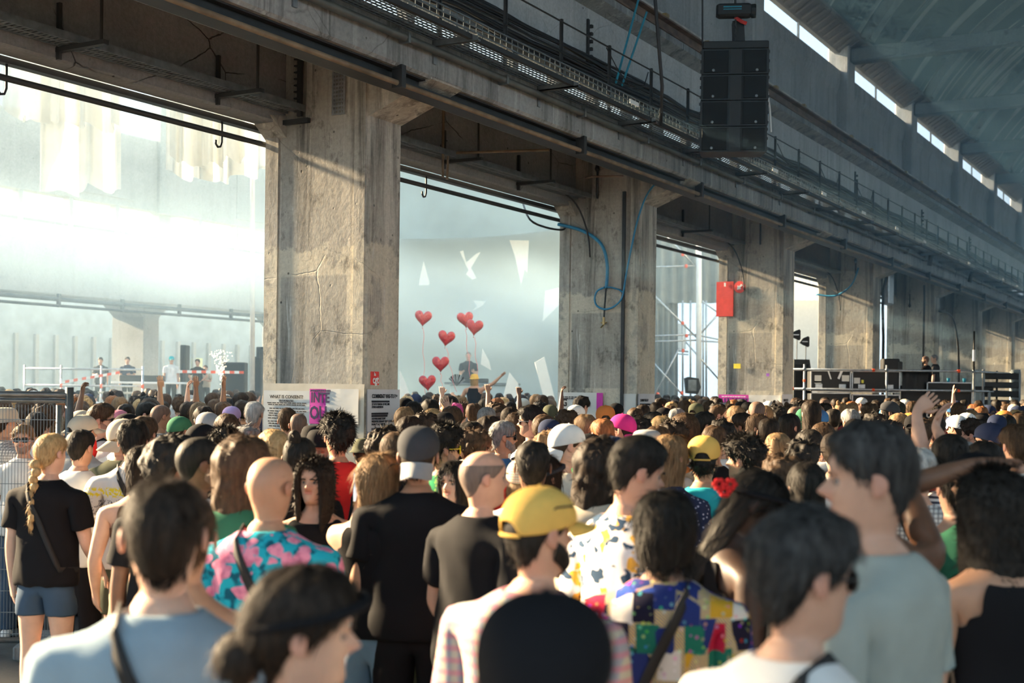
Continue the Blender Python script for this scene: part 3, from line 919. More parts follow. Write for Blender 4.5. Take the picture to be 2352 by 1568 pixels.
o, inf = sheet_on('end', 3, 1651, 906, 1719, 985, M['magenta'], 'poster', 'magenta poster with dark capitals on the red panel pillar', 'poster', .006, .9)
words_on('end', inf, 'ALL YOU', .5, .84, .20, M['navy_ink'], o, 'CENTER', .010, .72)
lines_on('end', inf, (.96,), M['white_ink'], o, .1, .9, .008)
o, inf = sheet_on('end', 3, 1720, 907, 1792, 985, M['paper'], 'poster', 'white sheet beside the magenta capitals poster', 'poster', .006, .9)
words_on('end', inf, 'o', .5, .90, .10, M['ink'], o, 'CENTER', .001)
lines_on('end', inf, (.82,), M['ink'], o, .2, .8, .010)
o, inf = sheet_on('hall', 3, 1796, 905, 1818, 985, M['paper2'], 'poster', 'pale poster on the narrow shaded pillar side', 'poster', .006, .9)
words_on('hall', inf, 'COMMENT VAS-TU', .06, .88, .07, M['ink'], o, 'LEFT', .001, .5)
o, inf = sheet_on('end', 3, 1685, 835, 1701, 846, plain('yellow_sticker', (.80, .65, .05), .6), 'sticker', 'small yellow sticker on the red panel pillar', 'sticker', .002, None, None, False)
o, inf = sheet_on('end', 3, 1760, 857, 1767, 864, plain('purple_sticker', (.35, .12, .55), .6), 'sticker', 'tiny purple sticker on the red panel pillar', 'sticker', .002, None, None, False)
# cables, box on the fourth and fifth pillars
s4 = pil_s[4]
m = MB(); m.tube(curved([(s4 - .5, 8.3, 5.0), (s4 - .38, 8.5, 4.6), (s4 - .35, 8.9, 4.35), (s4 - .32, 9.4, 4.4)], 5), .022, 6)
tag(m.build('hose', M['blue_hose'], grid=True, smooth=True), 'blue hose curving under the beam behind red panel pillar', 'hose')
sE, zE = on_v(2029, 665, 8.0)
m = MB(); m.bbox(sE, sE + .5, 7.86, 8.02, zE - .35, zE + .45, .02)
bx_ = m.build('floodlight', M['galv'], grid=True); tag(bx_, 'pale box lamp fixed high on a distant pillar', 'lamp')
m = MB(); m.tube([(sE - .1, 7.9, zE + .3), (sE - .4, 7.9, zE), (sE - .45, 7.9, zE - .5), (sE - .35, 7.9, zE - 1.2), (sE - .35, 7.9, .6)], .035, 6); m.build('lamp_cable', M['cable'], bx_)
for k, (xa, xb) in enumerate(((2118, 690), (2200, 735))):
    sC, zC = on_v(xa, xb, 8.0)
    m = MB(); m.tube([(sC, 7.95, 5.0), (sC + .05, 7.95, zC), (sC, 7.95, zC - 1.4), (sC - .05, 7.95, .8)] if k == 0 else curved([(sC - 3.0, 7.95, zC + .1), (sC - 1.2, 7.95, zC + .05), (sC - .3, 7.95, zC - .6), (sC, 7.95, zC - 1.6), (sC - .1, 7.95, zC - 2.6)], 4), .03, 6)
    tag(m.build('cable', M['cable'], grid=True, smooth=True), ['thick dark cable dropping down behind the platform crew', 'dark cable arching down a far pillar'][k], 'cable')
for k in range(2):
    sC = (33.2, 38.5)[k]
    m = MB(); m.tube([(sC, 7.1, 5.2), (sC, 7.05, 5.5), (sC + .5, 6.9, 5.62), (sC + 2.4, 6.9, 5.66), (sC + 3.0, 7.1, 5.75)], .06, 7)
    tag(m.build('duct', M['steel_dark'], grid=True, smooth=True), ['thick dark duct bending over the walkway above platform', 'thick dark duct bending over the farther walkway'][k], 'duct')

# ------------------------------------------------------------------ hanging loudspeaker array
Ysp = 17.0
pt = at(1687, 230, Ysp)
sw, sh_ = .885, .343
la = empty('loudspeaker_array', (pt.x, pt.y, 5.13), R(-6))
tag(la, 'black hanging line array of four loudspeaker boxes', 'loudspeaker')
M['spk'] = plain('black_speaker_paint', (.011, .015, .017), .55, 0, .25, 20, .15)
M['grille'] = plain('black_grille', (.008, .011, .013), .7, .2, .3, 120, .4)
for k in range(4):
    z0 = k * sh_
    dx = (-.012, -.006, 0.0, .004)[k]
    b = MB()
    b.prism([(-sw / 2 + dx, 0), (sw / 2 + dx, 0), (sw / 2 - .05 + dx, .42), (-sw / 2 + .05 + dx, .42)], 2, z0 + .006, z0 + sh_ - .006)
    box_ = b.build('speaker_box', M['spk'], la)
    for a0_, a1_ in ((-sw / 2 + .03, -.085), (.115, sw / 2 - .03)):
        g = MB(); g.bbox(a0_ + dx, a1_ + dx, -.016, .002, z0 + .025, z0 + sh_ - .025, .006); g.build('grille', M['grille'], box_)
    g = MB(); g.prism([(-.085 + dx, -.014), (-.05 + dx, .004), (.08 + dx, .004), (.115 + dx, -.014), (.115 + dx, .012), (-.085 + dx, .012)], 2, z0 + .02, z0 + sh_ - .02); g.build('horn', M['spk'], box_)
    for xx in (-.285, .285):
        g = MB(); g.lathe([(.020, -.004), (.020, .002), (.012, .006)], 12)
        q = g.build('badge', M['galv_dark'], box_); q.location = (xx + dx, -.016, z0 + .055); q.rotation_euler = (R(90), 0, 0)
    for sd in (-1, 1):
        for zz in (.04, .17, .29):
            g = MB(); g.box(sd * (sw / 2) - .012 + dx, sd * (sw / 2) + .012 + dx, .02, .07, z0 + zz, z0 + zz + .03); g.build('rigging_pin', M['steel_dark'], box_)
b = MB(); b.bbox(-sw / 2 + .02, sw / 2 - .0, -.01, .44, 4 * sh_, 4 * sh_ + .10, .01); b.build('flying_frame', M['spk'], la)
z = 4 * sh_ + .10
b = MB(); b.prism([(-.07, 0), (.09, 0), (.07, .30), (-.08, .30)], 1, .12, .28)
q = b.build('chain_bag', M['black'], la); q.location = (.05, 0, z)
for i in range(6):
    b = MB(); b.tube([(0, .05, z + i * .055), (.012, .05 + (.012 if i % 2 else 0), z + .03 + i * .055), (0, .05, z + .06 + i * .055)], .012, 6); b.build('chain_link', M['steel_dark'], la)
b = MB(); b.bbox(-.25, .22, -.02, .16, z + .33, z + .50, .025); hz_ = b.build('hoist', M['black'], la)
b = MB(); b.lathe([(.09, -.03), (.095, 0), (.09, .03)], 14); q = b.build('hoist_cover', M['spk'], hz_); q.location = (.24, .07, z + .41); q.rotation_euler = (0, R(90), 0)
b = MB(); b.box(-.16, .08, -.026, -.02, z + .44, z + .455); b.box(-.16, .08, -.026, -.02, z + .41, z + .42); b.build('hoist_lettering', M['blue_strap'], hz_)
b = MB(); b.tube([(0, .07, z + .33), (.08, .05, z + .27), (.15, .05, z + .24)], .025, 6); b.build('hook', M['red'], hz_)
b = MB(); b.tube([(0, .07, z + .50), (0, .07, 11.0 - 5.13)], .016, 6); b.build('hoist_chain', M['steel_dark'], la)
b = MB(); b.tube([(-.42, .2, z - .02), (-.43, .2, z + .8), (-.43, .2, 11.0 - 5.13)], .012, 6); b.build('speaker_cable', M['cable'], la)
b = MB(); b.tube([(.5, .2, .3), (.48, .2, .6), (.44, .2, .9)], .014, 6); b.build('speaker_cable', M['white'], la)
pa = at(1505, 0, 16.0)
b = MB(); b.tube([(pa.x - .02, pa.y, 9.5), (pa.x, pa.y, pa.z), (pa.x + .05, pa.y, pa.z - .55), (pa.x + .11, pa.y + .1, pa.z - 1.05), (pa.x + .12, pa.y + .3, pa.z - 1.5)], .022, 6)
tag(b.build('cable', M['cable'], smooth=True), 'black cable dropping from the vault beside the loudspeakers', 'cable')

# ------------------------------------------------------------------ wire fence panel at the frame edge
fx, fy = at(163, 900, 9.3).x, 9.3
fe = empty('fence_panel', (fx, fy, 0), R(3))
tag(fe, 'galvanised wire mesh fence panel ending beside the person with braid', 'fence')
m = MB(); m.tube([(-.01, 0, .04), (-.01, 0, 1.93)], .030, 10); m.build('post', M['galv_dark'], fe, True)
m = MB(); m.tube([(-.085, 0.005, .1), (-.085, .005, 1.80)], .021, 10); m.build('post', M['galv_dark'], fe, True)
for z, r in ((1.875, .024), (1.83, .016), (.10, .022)):
    m = MB(); m.tube([(-2.6, 0, z), (-.02, 0, z)], r, 8); m.build('rail', M['galv_dark'], fe, True)
m = MB()
for i in range(113): m.box(-2.58 + i * .0225, -2.58 + i * .0225 + .003, .010, .014, .10, 1.80)
for i in range(12): m.box(-2.6, -.07, .012, .018, .14 + i * .155, .145 + i * .155)
q = m.build('wire_mesh', M['galv_dark'], fe); q['kind'] = 'stuff'
m = MB(); m.box(-.14, .01, -.03, .03, 1.50, 1.56); m.build('clamp', M['galv'], fe)
m = MB(); m.bbox(-.30, .10, -.30, .30, 0, .12, .02); m.build('foot_block', M['beam'], fe)

# ------------------------------------------------------------------ control platform with cases on the right
Yf = 29.0
fp_ = empty('platform', (0, 0, 0))
tag(fp_, 'raised control platform with black skirt and scaffold railing', 'platform')
xa, xb = at(1815, 848, Yf).x, at(2238, 853, Yf).x
m = MB(); m.bbox(xa, xb + 3.2, Yf + .1, Yf + 3.2, .0, 1.42, .02); m.build('deck', M['black'], fp_)
ZR = 2.49
def rtube(p, q, name='rail', r=.026):
    m = MB(); m.tube([p, q], r, 8); return m.build(name, M['galv'], fp_, True)
for z in (ZR, 2.05): rtube((xa - .2, Yf, z), (xb, Yf, z))
for px_ in (1848, 2037, 2237):
    x = at(px_, 850, Yf).x
    rtube((x, Yf, .0), (x, Yf, ZR + .12), 'post', .027)
    for z in (ZR, 2.05):
        m = MB(); m.lathe([(.04, -.03), (.045, 0), (.04, .03)], 8, (x, Yf, z)); m.build('coupler', M['galv_dark'], fp_)
for px_, z in ((1848, 2.24), (2006, ZR), (2006, 2.05), (2202, ZR), (2202, 2.05), (2037, 1.80), (1820, 2.05)):
    x = at(px_, 850, Yf).x
    m = MB(); m.tube([(x - .03, Yf, z), (x + .03, Yf, z)] if px_ not in (1848, 2037) else [(x, Yf, z - .03), (x, Yf, z + .03)], .034, 8); m.build('colour_tag', M['orange'], fp_)
for k, (px_, dy) in enumerate(((2258, .6), (2290, 1.5), (2322, 2.4), (2343, 3.1))):
    x = at(px_, 850, Yf + dy).x
    rtube((x, Yf + dy, 0), (x, Yf + dy, ZR + .05), 'post', .025)
x2 = at(2343, 850, Yf + 3.1).x
for z in (ZR, 2.05, 1.72): rtube((xb, Yf, z), (x2, Yf + 3.1, z))
def flight_case(x0, y0, x1, y1, label, dy=.35, deep=.6, zb=None, sheets=()):
    a, b = at(x0, y0, Yf + dy), at(x1, y1, Yf + dy)
    zb = b.z if zb is None else zb
    r = empty('flight_case', (a.x, Yf + dy, zb)); tag(r, label, 'case')
    w, h = b.x - a.x, a.z - zb
    m = MB(); m.bbox(.01, w - .01, .01, deep, .01, h - .01, .01); m.build('panel', M['black'], r)
    for (p, q) in (((0, 0), (w, 0)), ((0, h), (w, h)), ((0, 0), (0, h)), ((w, 0), (w, h))):
        m = MB(); m.box(min(p[0], q[0]) - .012, max(p[0], q[0]) + .012, -.006, .03, min(p[1], q[1]) - .012, max(p[1], q[1]) + .012); m.build('edge_trim', M['galv'], r)
    for u in (.2, .8):
        m = MB(); m.bbox(w * u - .08, w * u + .08, -.012, .012, h * .12, h * .12 + .12, .01); m.build('catch', M['galv'], r)
    for (u0, w0, u1, w1, mt) in sheets:
        m = MB(); m.box(w * u0, w * u1, -.010, -.004, h * w0, h * w1); m.build('label_sheet', M[mt], r)
    return r
M['tape_y'] = plain('yellow_label', (.75, .70, .10), .6)
flight_case(1863, 851, 1953, 899, 'black flight case with paper labels and white tape marks', .35, .6, 2.0, ((.09, .38, .26, .78, 'paper'), (.09, .42, .26, .50, 'tape_y'), (.78, .5, .97, .8, 'paper')))
c_ = [o for o in COL.objects if o.name.startswith('flight_case')][-1]
m = MB(); m.prism([(.36, .50), (.40, .49), (.47, .28), (.44, .28)], 1, -.010, -.004); m.prism([(.40, .52), (.50, .50), (.49, .47), (.40, .49)], 1, -.011, -.005); m.prism([(.60, .30), (.65, .28), (.74, .50), (.69, .52)], 1, -.010, -.004)
m.build('tape_mark', M['white_ink'], c_)
flight_case(1958, 852, 2066, 899, 'black flight case with one paper label and green tag', .35, .6, 2.0, ((.03, .40, .16, .68, 'paper'), (.19, .42, .24, .58, 'tape_y')))
flight_case(1863, 902, 1953, 932, 'lower black flight case beneath the tape marked one', .35, .6, 1.44)
flight_case(1958, 906, 2066, 932, 'lower black flight case beneath the green tagged one', .35, .6, 1.44)
flight_case(2130, 878, 2232, 932, 'black flight case near the platform corner post', .30, .6, 1.44)
a = at(2068, 852, Yf + .5); b = at(2128, 932, Yf + .5)
m = MB()
gr = []
for i in range(7):
    gr.append([(a.x + (b.x - a.x) * j / 8, Yf + .4 + .04 * math.sin(j * 2.1 + i), 1.44 + (a.z - 1.44) * i / 6 - .02 * math.sin(j * 1.7) * (i == 6)) for j in range(9)])
gr.append([(p[0], p[1] + .8, p[2]) for p in gr[-1]])
m.sheet(gr)
tag(m.build('black_cloth', M['black'], smooth=True), 'black cloth draped between the cases and mixing desk', 'cloth')
m = MB(); tb = empty('mixing_desk', (a.x + .1, Yf + .9, 1.44)); tag(tb, 'mixing desk under the two people on platform', 'desk')
m.bbox(0, 2.2, 0, .8, .62, .72, .02); m.build('top', M['black'], tb)
for xx in (.05, 2.1):
    for yy in (.05, .7):
        m = MB(); m.box(xx, xx + .05, yy, yy + .05, 0, .62); m.build('leg', M['galv_dark'], tb)
a = at(2018, 820, Yf + .9)
mo = empty('monitor', (a.x, Yf + .5, 2.55 - .06)); tag(mo, 'black stage lamp box standing on the flight cases', 'monitor')
m = MB(); m.bbox(0, .38, 0, .3, 0, .28, .02); m.build('housing', M['black'], mo)
m = MB(); m.bbox(.33, .44, -.02, .2, .0, .22, .02); m.build('yoke', M['steel_dark'], mo)
for k, px_ in enumerate((2170, 2206)):
    p = at(px_, 870, Yf + .7)
    m = MB(); m.lathe([(.030, 0), (.042, .11)], 10, (p.x, Yf + .45, a.z * 0 + 2.23))
    tag(m.build('cup', M['blue_strap'], smooth=True), ['blue plastic cup on the platform case, farther from the post', 'blue plastic cup on the platform case, beside the post'][k], 'cup')
rack = empty('equipment_rack', (at(2262, 900, Yf + 1.2).x, Yf + 1.2, 1.42)); tag(rack, 'open equipment rack with green lamps behind platform corner', 'rack')
for k in range(5):
    m = MB(); m.bbox(0, .8, 0, .5, .08 + k * .21, .22 + k * .21, .01); m.build('rack_unit', M['steel_dark'] if k % 2 else M['black'], rack)
for xx in (-.02, .82):
    m = MB(); m.box(xx - .02, xx + .02, 0, .5, 0, 1.15); m.build('rack_side', M['galv_dark'], rack)
m = MB(); x = at(2237, 760, Yf).x
m.tube([(x, Yf - .02, 2.5), (x, Yf - .02, 3.4)], .022, 8)
an = m.build('antenna', M['black'], smooth=True); tag(an, 'thin black upright antenna on the platform corner post', 'antenna')
m = MB(); m.tube([(x, Yf - .02, 2.72), (x, Yf - .02, 2.98)], .032, 8); m.build('antenna_grip', M['white'], an)
# loudspeaker and paddle antennas by the third pillar
ls = at(1822, 818, Yf + 1.0)
m = MB(); l_ = empty('loudspeaker', (ls.x, Yf + .9, 1.42)); tag(l_, 'black wedge loudspeaker under the paddle antennas', 'loudspeaker')
m.prism([(0, 0), (.42, 0), (.42, .95), (.36, 1.32), (0, 1.32)], 1, 0, .5); m.build('cabinet', M['spk'], l_)
m = MB(); m.bbox(.02, .34, -.015, .002, .1, 1.2, .01); m.build('grille', M['grille'], l_)
for k, (px_, py_) in enumerate(((1831, 768), (1856, 783))):
    p = at(px_, py_, Yf + .9)
    an = empty('paddle_antenna', (p.x, Yf + 1.05 + .2 * k, p.z)); tag(an, ['black paddle antenna on thin stand, the higher one', 'black paddle antenna on thin stand, the lower one'][k], 'antenna')
    m = MB(); sg = 1 if k == 0 else -1
    m.prism([(-.12, -.03), (-.04, .08), (.08, .13), (.11, .10), (.11, -.10), (.08, -.13), (-.04, -.08)], 1, -.02, .02); m.build('paddle', M['black'], an)
    m = MB(); m.box(-.06, .07, -.03, -.02, -.012, .012); m.build('paddle_mark', M['white_ink'], an)
    m = MB(); m.tube([(.03, 0, -.1), (.03, 0, 2.74 - p.z)], .010, 6); m.build('stand', M['steel_dark'], an)

# ------------------------------------------------------------------ stage hall: drapes, stage, scaffold, screen
M['gauze'] = None
def gauze_mat():
    t = NT('white_gauze')
    tr = t.node('ShaderNodeBsdfTranslucent'); tr.inputs[0].default_value = (.85, .85, .80, 1)
    df = t.node('ShaderNodeBsdfDiffuse'); df.inputs[0].default_value = (.80, .80, .76, 1)
    tp_ = t.node('ShaderNodeBsdfTransparent')
    a_, b_ = t.node('ShaderNodeMixShader'), t.node('ShaderNodeMixShader')
    a_.inputs[0].default_value = .5
    t.link(df.outputs[0], a_.inputs[1]); t.link(tr.outputs[0], a_.inputs[2])
    w = t.noise(t.co(), 3, 3)
    t.put(b_.inputs[0], t.ramp(w, [(.3, .80), (.7, .93)]))
    t.link(tp_.outputs[0], b_.inputs[1]); t.link(a_.outputs[0], b_.inputs[2])
    t.link(b_.outputs[0], t.t.nodes['Material Output'].inputs[0])
    return t.m
M['gauze'] = gauze_mat()
def drape(x0, x1, ytop, bottoms, depth, label, seed):
    m = MB(); rows = []
    NX = 40
    for i in range(14):
        row = []
        for j in range(NX + 1):
            u = j / NX
            px_ = x0 + (x1 - x0) * u
            yb = np.interp(u, [p[0] for p in bottoms], [p[1] for p in bottoms]) + 5 * math.sin(u * 30 + seed)
            p = at(px_, ytop + (yb - ytop) * i / 13, depth)
            row.append((p.x, p.y + .28 * math.sin(u * 22 + seed) * (.4 + i / 22) + .12 * math.sin(u * 51), p.z))
        rows.append(row)
    m.sheet(rows)
    tag(m.build('hanging_gauze', M['gauze'], smooth=True), label, 'drape')
drape(-40, 275, -170, ((0, 215), (.26, 270), (.42, 275), (.43, 440), (.75, 445), (.80, 430), (1, 438)), 24.0, 'long white gauze drape hanging high at the frame edge', 0.0)
drape(40, 280, -170, ((0, 270), (.3, 280), (.9, 300), (1, 290)), 23.2, 'shorter white gauze layer in front of the long drape', 2.0)
drape(388, 640, -170, ((0, 398), (.25, 412), (.5, 418), (.75, 400), (1, 392)), 23.5, 'white gauze drape hanging beside the broad pillar', 4.0)
drape(392, 560, -170, ((0, 360), (.4, 385), (.7, 375), (1, 360)), 22.8, 'thin gauze layer over the drape beside broad pillar', 6.0)
def thin_post(px_, y0, y1, Y, r, name, label, cat, mat):
    a, b = at(px_, y0, Y), at(px_, y1, Y)
    m = MB(); m.tube([a, b], r, 8)
    return tag(m.build(name, mat, smooth=True), label, cat)
thin_post(580, -200, 925, 30, .055, 'stage_pole', 'tall pale pole standing just left of broad pillar', 'pole', M['white'])
# stage with rails on the left
Ys = 37.0
stg = empty('stage', (0, 0, 0)); tag(stg, 'hazy raised stage with scaffold rails beyond the crowd', 'stage')
a, b = at(-60, 900, Ys), at(620, 900, Ys)
m = MB(); m.bbox(a.x, b.x + 1, Ys + .1, Ys + 6, 0, 1.30, .02); m.build('deck', M['far_concrete'], stg)
for z in (2.40, 1.92):
    m = MB(); m.tube([(at(57, 848, Ys).x, Ys, z), (at(328, 848, Ys).x, Ys, z)], .03, 8); m.build('rail', M['galv'], stg, True)
for px_ in (57, 141, 233, 328):
    x = at(px_, 848, Ys).x
    m = MB(); m.tube([(x, Ys, .3), (x, Ys, 2.5)], .03, 8); m.build('post', M['galv'], stg, True)
for px_ in (141, 233, 328):
    x = at(px_, 848, Ys).x
    m = MB(); m.tube([(x, Ys, 1.86), (x, Ys, 1.98)], .04, 8); m.build('colour_tag', M['orange'], stg)
p0, p1 = at(140, 878, Ys - .1), at(275, 855, Ys - .1)
def tape(p0, p1, label):
    m = MB(); n = 14
    r_ = None
    for k in range(n):
        q0, q1 = p0.lerp(p1, k / n), p0.lerp(p1, (k + 1) / n)
        mm = MB(); mm.add([q0 + Vector((0, 0, -.04)), q1 + Vector((0, 0, -.04)), q1 + Vector((0, 0, .04)), q0 + Vector((0, 0, .04))], [(0, 1, 2, 3)])
        if r_ is None:
            r_ = empty('barrier_tape', p0); tag(r_, label, 'tape')
        o_ = mm.build('tape_stripe', M['orange'] if k % 2 else M['white'], r_); o_.location = -p0
tape(p0, p1, 'red and white barrier tape tied to the stage rail')
tape(at(408, 853, Ys - .1), at(560, 855, Ys - .1), 'red and white barrier tape before the group on stage')
kt = empty('trestle_table', (at(255, 875, Ys + 1).x, Ys + 1, 1.30)); tag(kt, 'white trestle table with gear on the hazy stage', 'table')
m = MB(); m.bbox(0, 2.2, 0, .7, .70, .76, .01); m.build('top', M['white'], kt)
for xx in (.1, 2.0):
    for yy in (.05, .6):
        m = MB(); m.box(xx, xx + .05, yy, yy + .05, 0, .7); m.build('leg', M['galv'], kt)
m = MB(); m.bbox(.2, 1.5, .1, .5, .765, .95, .02); m.build('mixer', M['steel_dark'], kt)
bn = empty('bench', (at(222, 880, Ys - .6).x, Ys - .6, 0)); tag(bn, 'pale plank on trestles in front of the stage rail', 'bench')
m = MB(); m.bbox(0, 1.6, 0, .3, 1.70, 1.76, .01); m.build('plank', M['paper_cream'], bn)
for xx in (.1, 1.4):
    m = MB(); m.box(xx, xx + .06, .05, .25, 0, 1.7); m.build('leg', M['galv'], bn)
for k, (px_, py_, w_, h_) in enumerate(((537, 862, 50, 60), (590, 852, 22, 66), (596, 825, 16, 28), (420, 822, 14, 60))):
    p = at(px_ - w_ / 2, py_ + h_ / 2, Ys + 1.5); q = at(px_ + w_ / 2, py_ - h_ / 2, Ys + 1.5)
    e = empty('speaker_cabinet', (p.x, Ys + 1.5, 1.30 if k != 2 else 2.75)); tag(e, ['dark amplifier rack beside the sparks on stage', 'tall dark loudspeaker next to the broad pillar', 'small dark monitor on the tall loudspeaker by pillar', 'upright dark case behind the white shirted person'][k], 'loudspeaker')
    m = MB(); hh = max(.4, q.z - (1.30 if k != 2 else 2.75)); m.bbox(0, q.x - p.x, 0, .5, 0, hh, .02); m.build('cabinet', M['black'], e)
    m = MB(); m.bbox(.05, q.x - p.x - .05, -.02, .0, .06, hh - .06, .01); m.build('grille', M['grille'], e)
    if k == 2:
        m = MB(); m.box((q.x - p.x) / 2 - .03, (q.x - p.x) / 2 + .03, .2, .26, -.5, .0); m.build('stand', M['black'], e)
# sparks
M['spark'] = None
t = NT('burning_spark'); t.done((1, .8, .5), .5, 0, Emission_Color=(1.0, .82, .55), Emission_Strength=6.0); M['spark'] = t.m
sp_ = empty('spark_fountain', at(506, 915, Ys - .2)); tag(sp_, 'small glowing fountain of sparks in front of the stage', 'fireworks')
m = MB(); m.lathe([(.05, 0), (.06, .25), (.03, .30)], 10); m.build('cone', M['black'], sp_)
m = MB()
rs = random.Random(5)
for k in range(150):
    a_ = rs.uniform(0, 2 * math.pi); h = rs.random() ** .6
    r_ = .38 * (h ** 1.5) * rs.random() ** .5
    c = Vector((r_ * math.cos(a_), r_ * math.sin(a_) * .4, .3 + 1.05 * h + (.1 - .4 * r_)))
    d_ = rs.uniform(.005, .012)
    m.add([c + Vector((d_, 0, 0)), c + Vector((-d_, 0, 0)), c + Vector((0, d_, 0)), c + Vector((0, -d_, 0)), c + Vector((0, 0, d_ * 1.6)), c + Vector((0, 0, -d_ * 1.6))], [(0, 2, 4), (2, 1, 4), (1, 3, 4), (3, 0, 4), (2, 0, 5), (1, 2, 5), (3, 1, 5), (0, 3, 5)])
q = m.build('sparks', M['spark'], sp_); q['kind'] = 'stuff'

# centre stage: pale screen with hanging letter shapes, canopy, booth
Yc = 47.0
M['screen'] = plain('pale_blue_grey_backdrop', (.42, .50, .52), .9, 0, .12, .5)
a, b = at(885, 930, Yc), at(1420, 480, Yc)
m = MB(); m.bbox(a.x, b.x, Yc, Yc + .2, 0.0, 8.6, .02)
tag(m.build('backdrop', M['screen']), 'pale blue grey stage backdrop behind the balloons', 'backdrop')
m = MB(); rows = []
for i in range(3):
    rows.append([])
cv = []
for j in range(21):
    u = j / 20
    px_ = 880 + 520 * u
    yb = 548 - 40 * u + 14 * math.sin(u * 3.1)
    cv.append((at(px_, yb, Yc - 5), at(px_, 260, Yc - 5)))
m.sheet([[tuple(c[0]) for c in cv], [tuple(c[1]) for c in cv]])
m.sheet([[(c[0].x, c[0].y + 4.8, c[0].z + .8) for c in cv], [tuple(c[0]) for c in cv]])
M['canopy'] = plain('grey_blue_canopy', (.22, .30, .33), .9, 0, .15, .6)
tag(m.build('stage_canopy', M['canopy'], smooth=False), 'grey blue stage canopy with curved lower edge', 'canopy')
M['shape'] = plain('white_panel', (.82, .81, .76), .8, 0, .04)
shapes = [
    ('white shard with jagged tip hanging high on backdrop', [(1170, 552), (1215, 552), (1211, 625), (1205, 618), (1197, 652), (1183, 590)]),
    ('white letter like cut-out hanging on the backdrop', [(1056, 578), (1064, 575), (1068, 605), (1093, 583), (1104, 578), (1082, 615), (1094, 638), (1085, 642), (1070, 630), (1076, 620)]),
    ('small white flame shaped panel on the backdrop', [(973, 600), (987, 650), (984, 655), (962, 655), (964, 640)]),
    ('white folded panel beside the hose pillar', [(1252, 668), (1284, 660), (1284, 700), (1246, 738)]),
    ('small white arrow like panel right of the balloons', [(1087, 690), (1115, 692), (1108, 702), (1085, 714), (1096, 702)]),
    ('large white slanted sheet low on the backdrop', [(1228, 832), (1250, 820), (1282, 945), (1256, 945)]),
    ('white pointed sheet low behind raised hands', [(1170, 855), (1190, 880), (1199, 945), (1146, 945)]),
    ('white leaning sheet behind the waving person', [(1108, 800), (1124, 830), (1128, 850), (1104, 836)]),
    ('white curved sheet low beside the broad pillar', [(918, 850), (932, 880), (955, 945), (918, 945)])]
for lab, pts in shapes:
    P_ = [at(x, y, Yc - 4.2) for x, y in pts]
    c = sum(P_, Vector()) / len(P_)
    m = MB(); m.prism([(p.x - c.x, p.z - c.z) for p in P_], 1, -.03, .03)
    o = m.build('cutout_panel', M['shape'], None, False, False, c, (0, 0, R(8))); tag(o, lab, 'panel')
bt = empty('booth_table', (at(1020, 870, 43.5).x, 43.5, 1.2)); tag(bt, 'hazy performer table behind the heart balloons', 'table')
m = MB(); m.bbox(0, 2.6, 0, .8, .9, .98, .02); m.build('top', M['galv_dark'], bt)
m = MB(); m.bbox(.2, 2.4, .1, .7, .0, .9, .02); m.build('front', M['screen'], bt)
m = MB(); m.bbox(.6, 1.5, .1, .6, .98, 1.12, .02); m.build('mixer', M['steel_dark'], bt)
m = MB(); m.bbox(at(850, 900, 43).x, at(1340, 900, 43).x, 42.6, 46.8, 0, 1.2, .02)
tag(m.build('stage_riser', M['screen']), 'pale riser under the performer table', 'riser')

# third opening: scaffold tower with white column, grey drape, lamp on case
Yt = 44.0
sc_ = empty('scaffold_tower', (0, 0, 0)); tag(sc_, 'pale scaffold tower seen between hose and red panel pillars', 'scaffold')
def st(x0, y0, x1, y1, r=.03, dy=0.0, name='tube', mat='galv'):
    m = MB(); m.tube([at(x0, y0, Yt + dy), at(x1, y1, Yt + dy)], r, 7); return m.build(name, M[mat], sc_, True)
st(1605, 520, 1605, 930, .10, 0, 'column', 'white')
for y in (612, 770, 783): st(1480, y + 2, 1600, y - 2, .03)
st(1605, 770, 1680, 785); st(1605, 783, 1680, 786)
st(1535, 545, 1595, 610); st(1490, 665, 1600, 775); st(1490, 820, 1575, 915); st(1610, 690, 1660, 725); st(1655, 715, 1610, 765); st(1575, 785, 1650, 870); st(1560, 800, 1500, 915)
for x in (1568, 1586, 1615, 1622): st(x, 690, x, 930, .035, .6)
for (x, y) in ((1568, 584), (1576, 611), (1568, 742), (1577, 771), (1569, 805), (1566, 902), (1511, 905)):
    m = MB(); m.lathe([(.04, -.06), (.06, 0), (.04, .06)], 8); q = m.build('colour_tag', M['orange'], sc_); q.location = at(x, y, Yt - .05)
M['drape_grey'] = plain('grey_drape', (.24, .27, .27), .9, 0, .2, 1.0)
m = MB(); rows = []
for i in range(2):
    rows.append([(lambda p: (p.x, p.y + .12 * math.sin(j * 1.3), p.z))(at(1500 + j * 5.2, (500, 696)[i], Yt + 1.6)) for j in range(32)])
m.sheet(rows)
tag(m.build('grey_drape', M['drape_grey'], smooth=True), 'grey drape hanging behind the scaffold tower', 'drape')
m = MB(); rows = [[(lambda p: (p.x, p.y + .10 * math.sin(j * 1.5), p.z))(at(1500 + j * 3.0, (690, 1026)[i], Yt + 1.9)) for j in range(20)] for i in range(2)]
m.sheet(rows)
tag(m.build('grey_drape', M['drape_grey'], smooth=True), 'lower grey drape beside the hose pillar', 'drape')
p = at(1590, 885, 36.0)
lm = empty('floodlight', (p.x, 36.0, p.z)); tag(lm, 'dark hexagonal floodlight on a case before the scaffold', 'lamp')
m = MB(); m.prism([(-.18, -.22), (.14, -.24), (.22, -.05), (.16, .20), (-.12, .24), (-.22, .20)], 1, -.15, .15); m.build('housing', M['spk'], lm)
m = MB(); m.bbox(-.14, .10, -.165, -.15, -.16, .16, .01); m.build('lens', M['galv_dark'], lm)
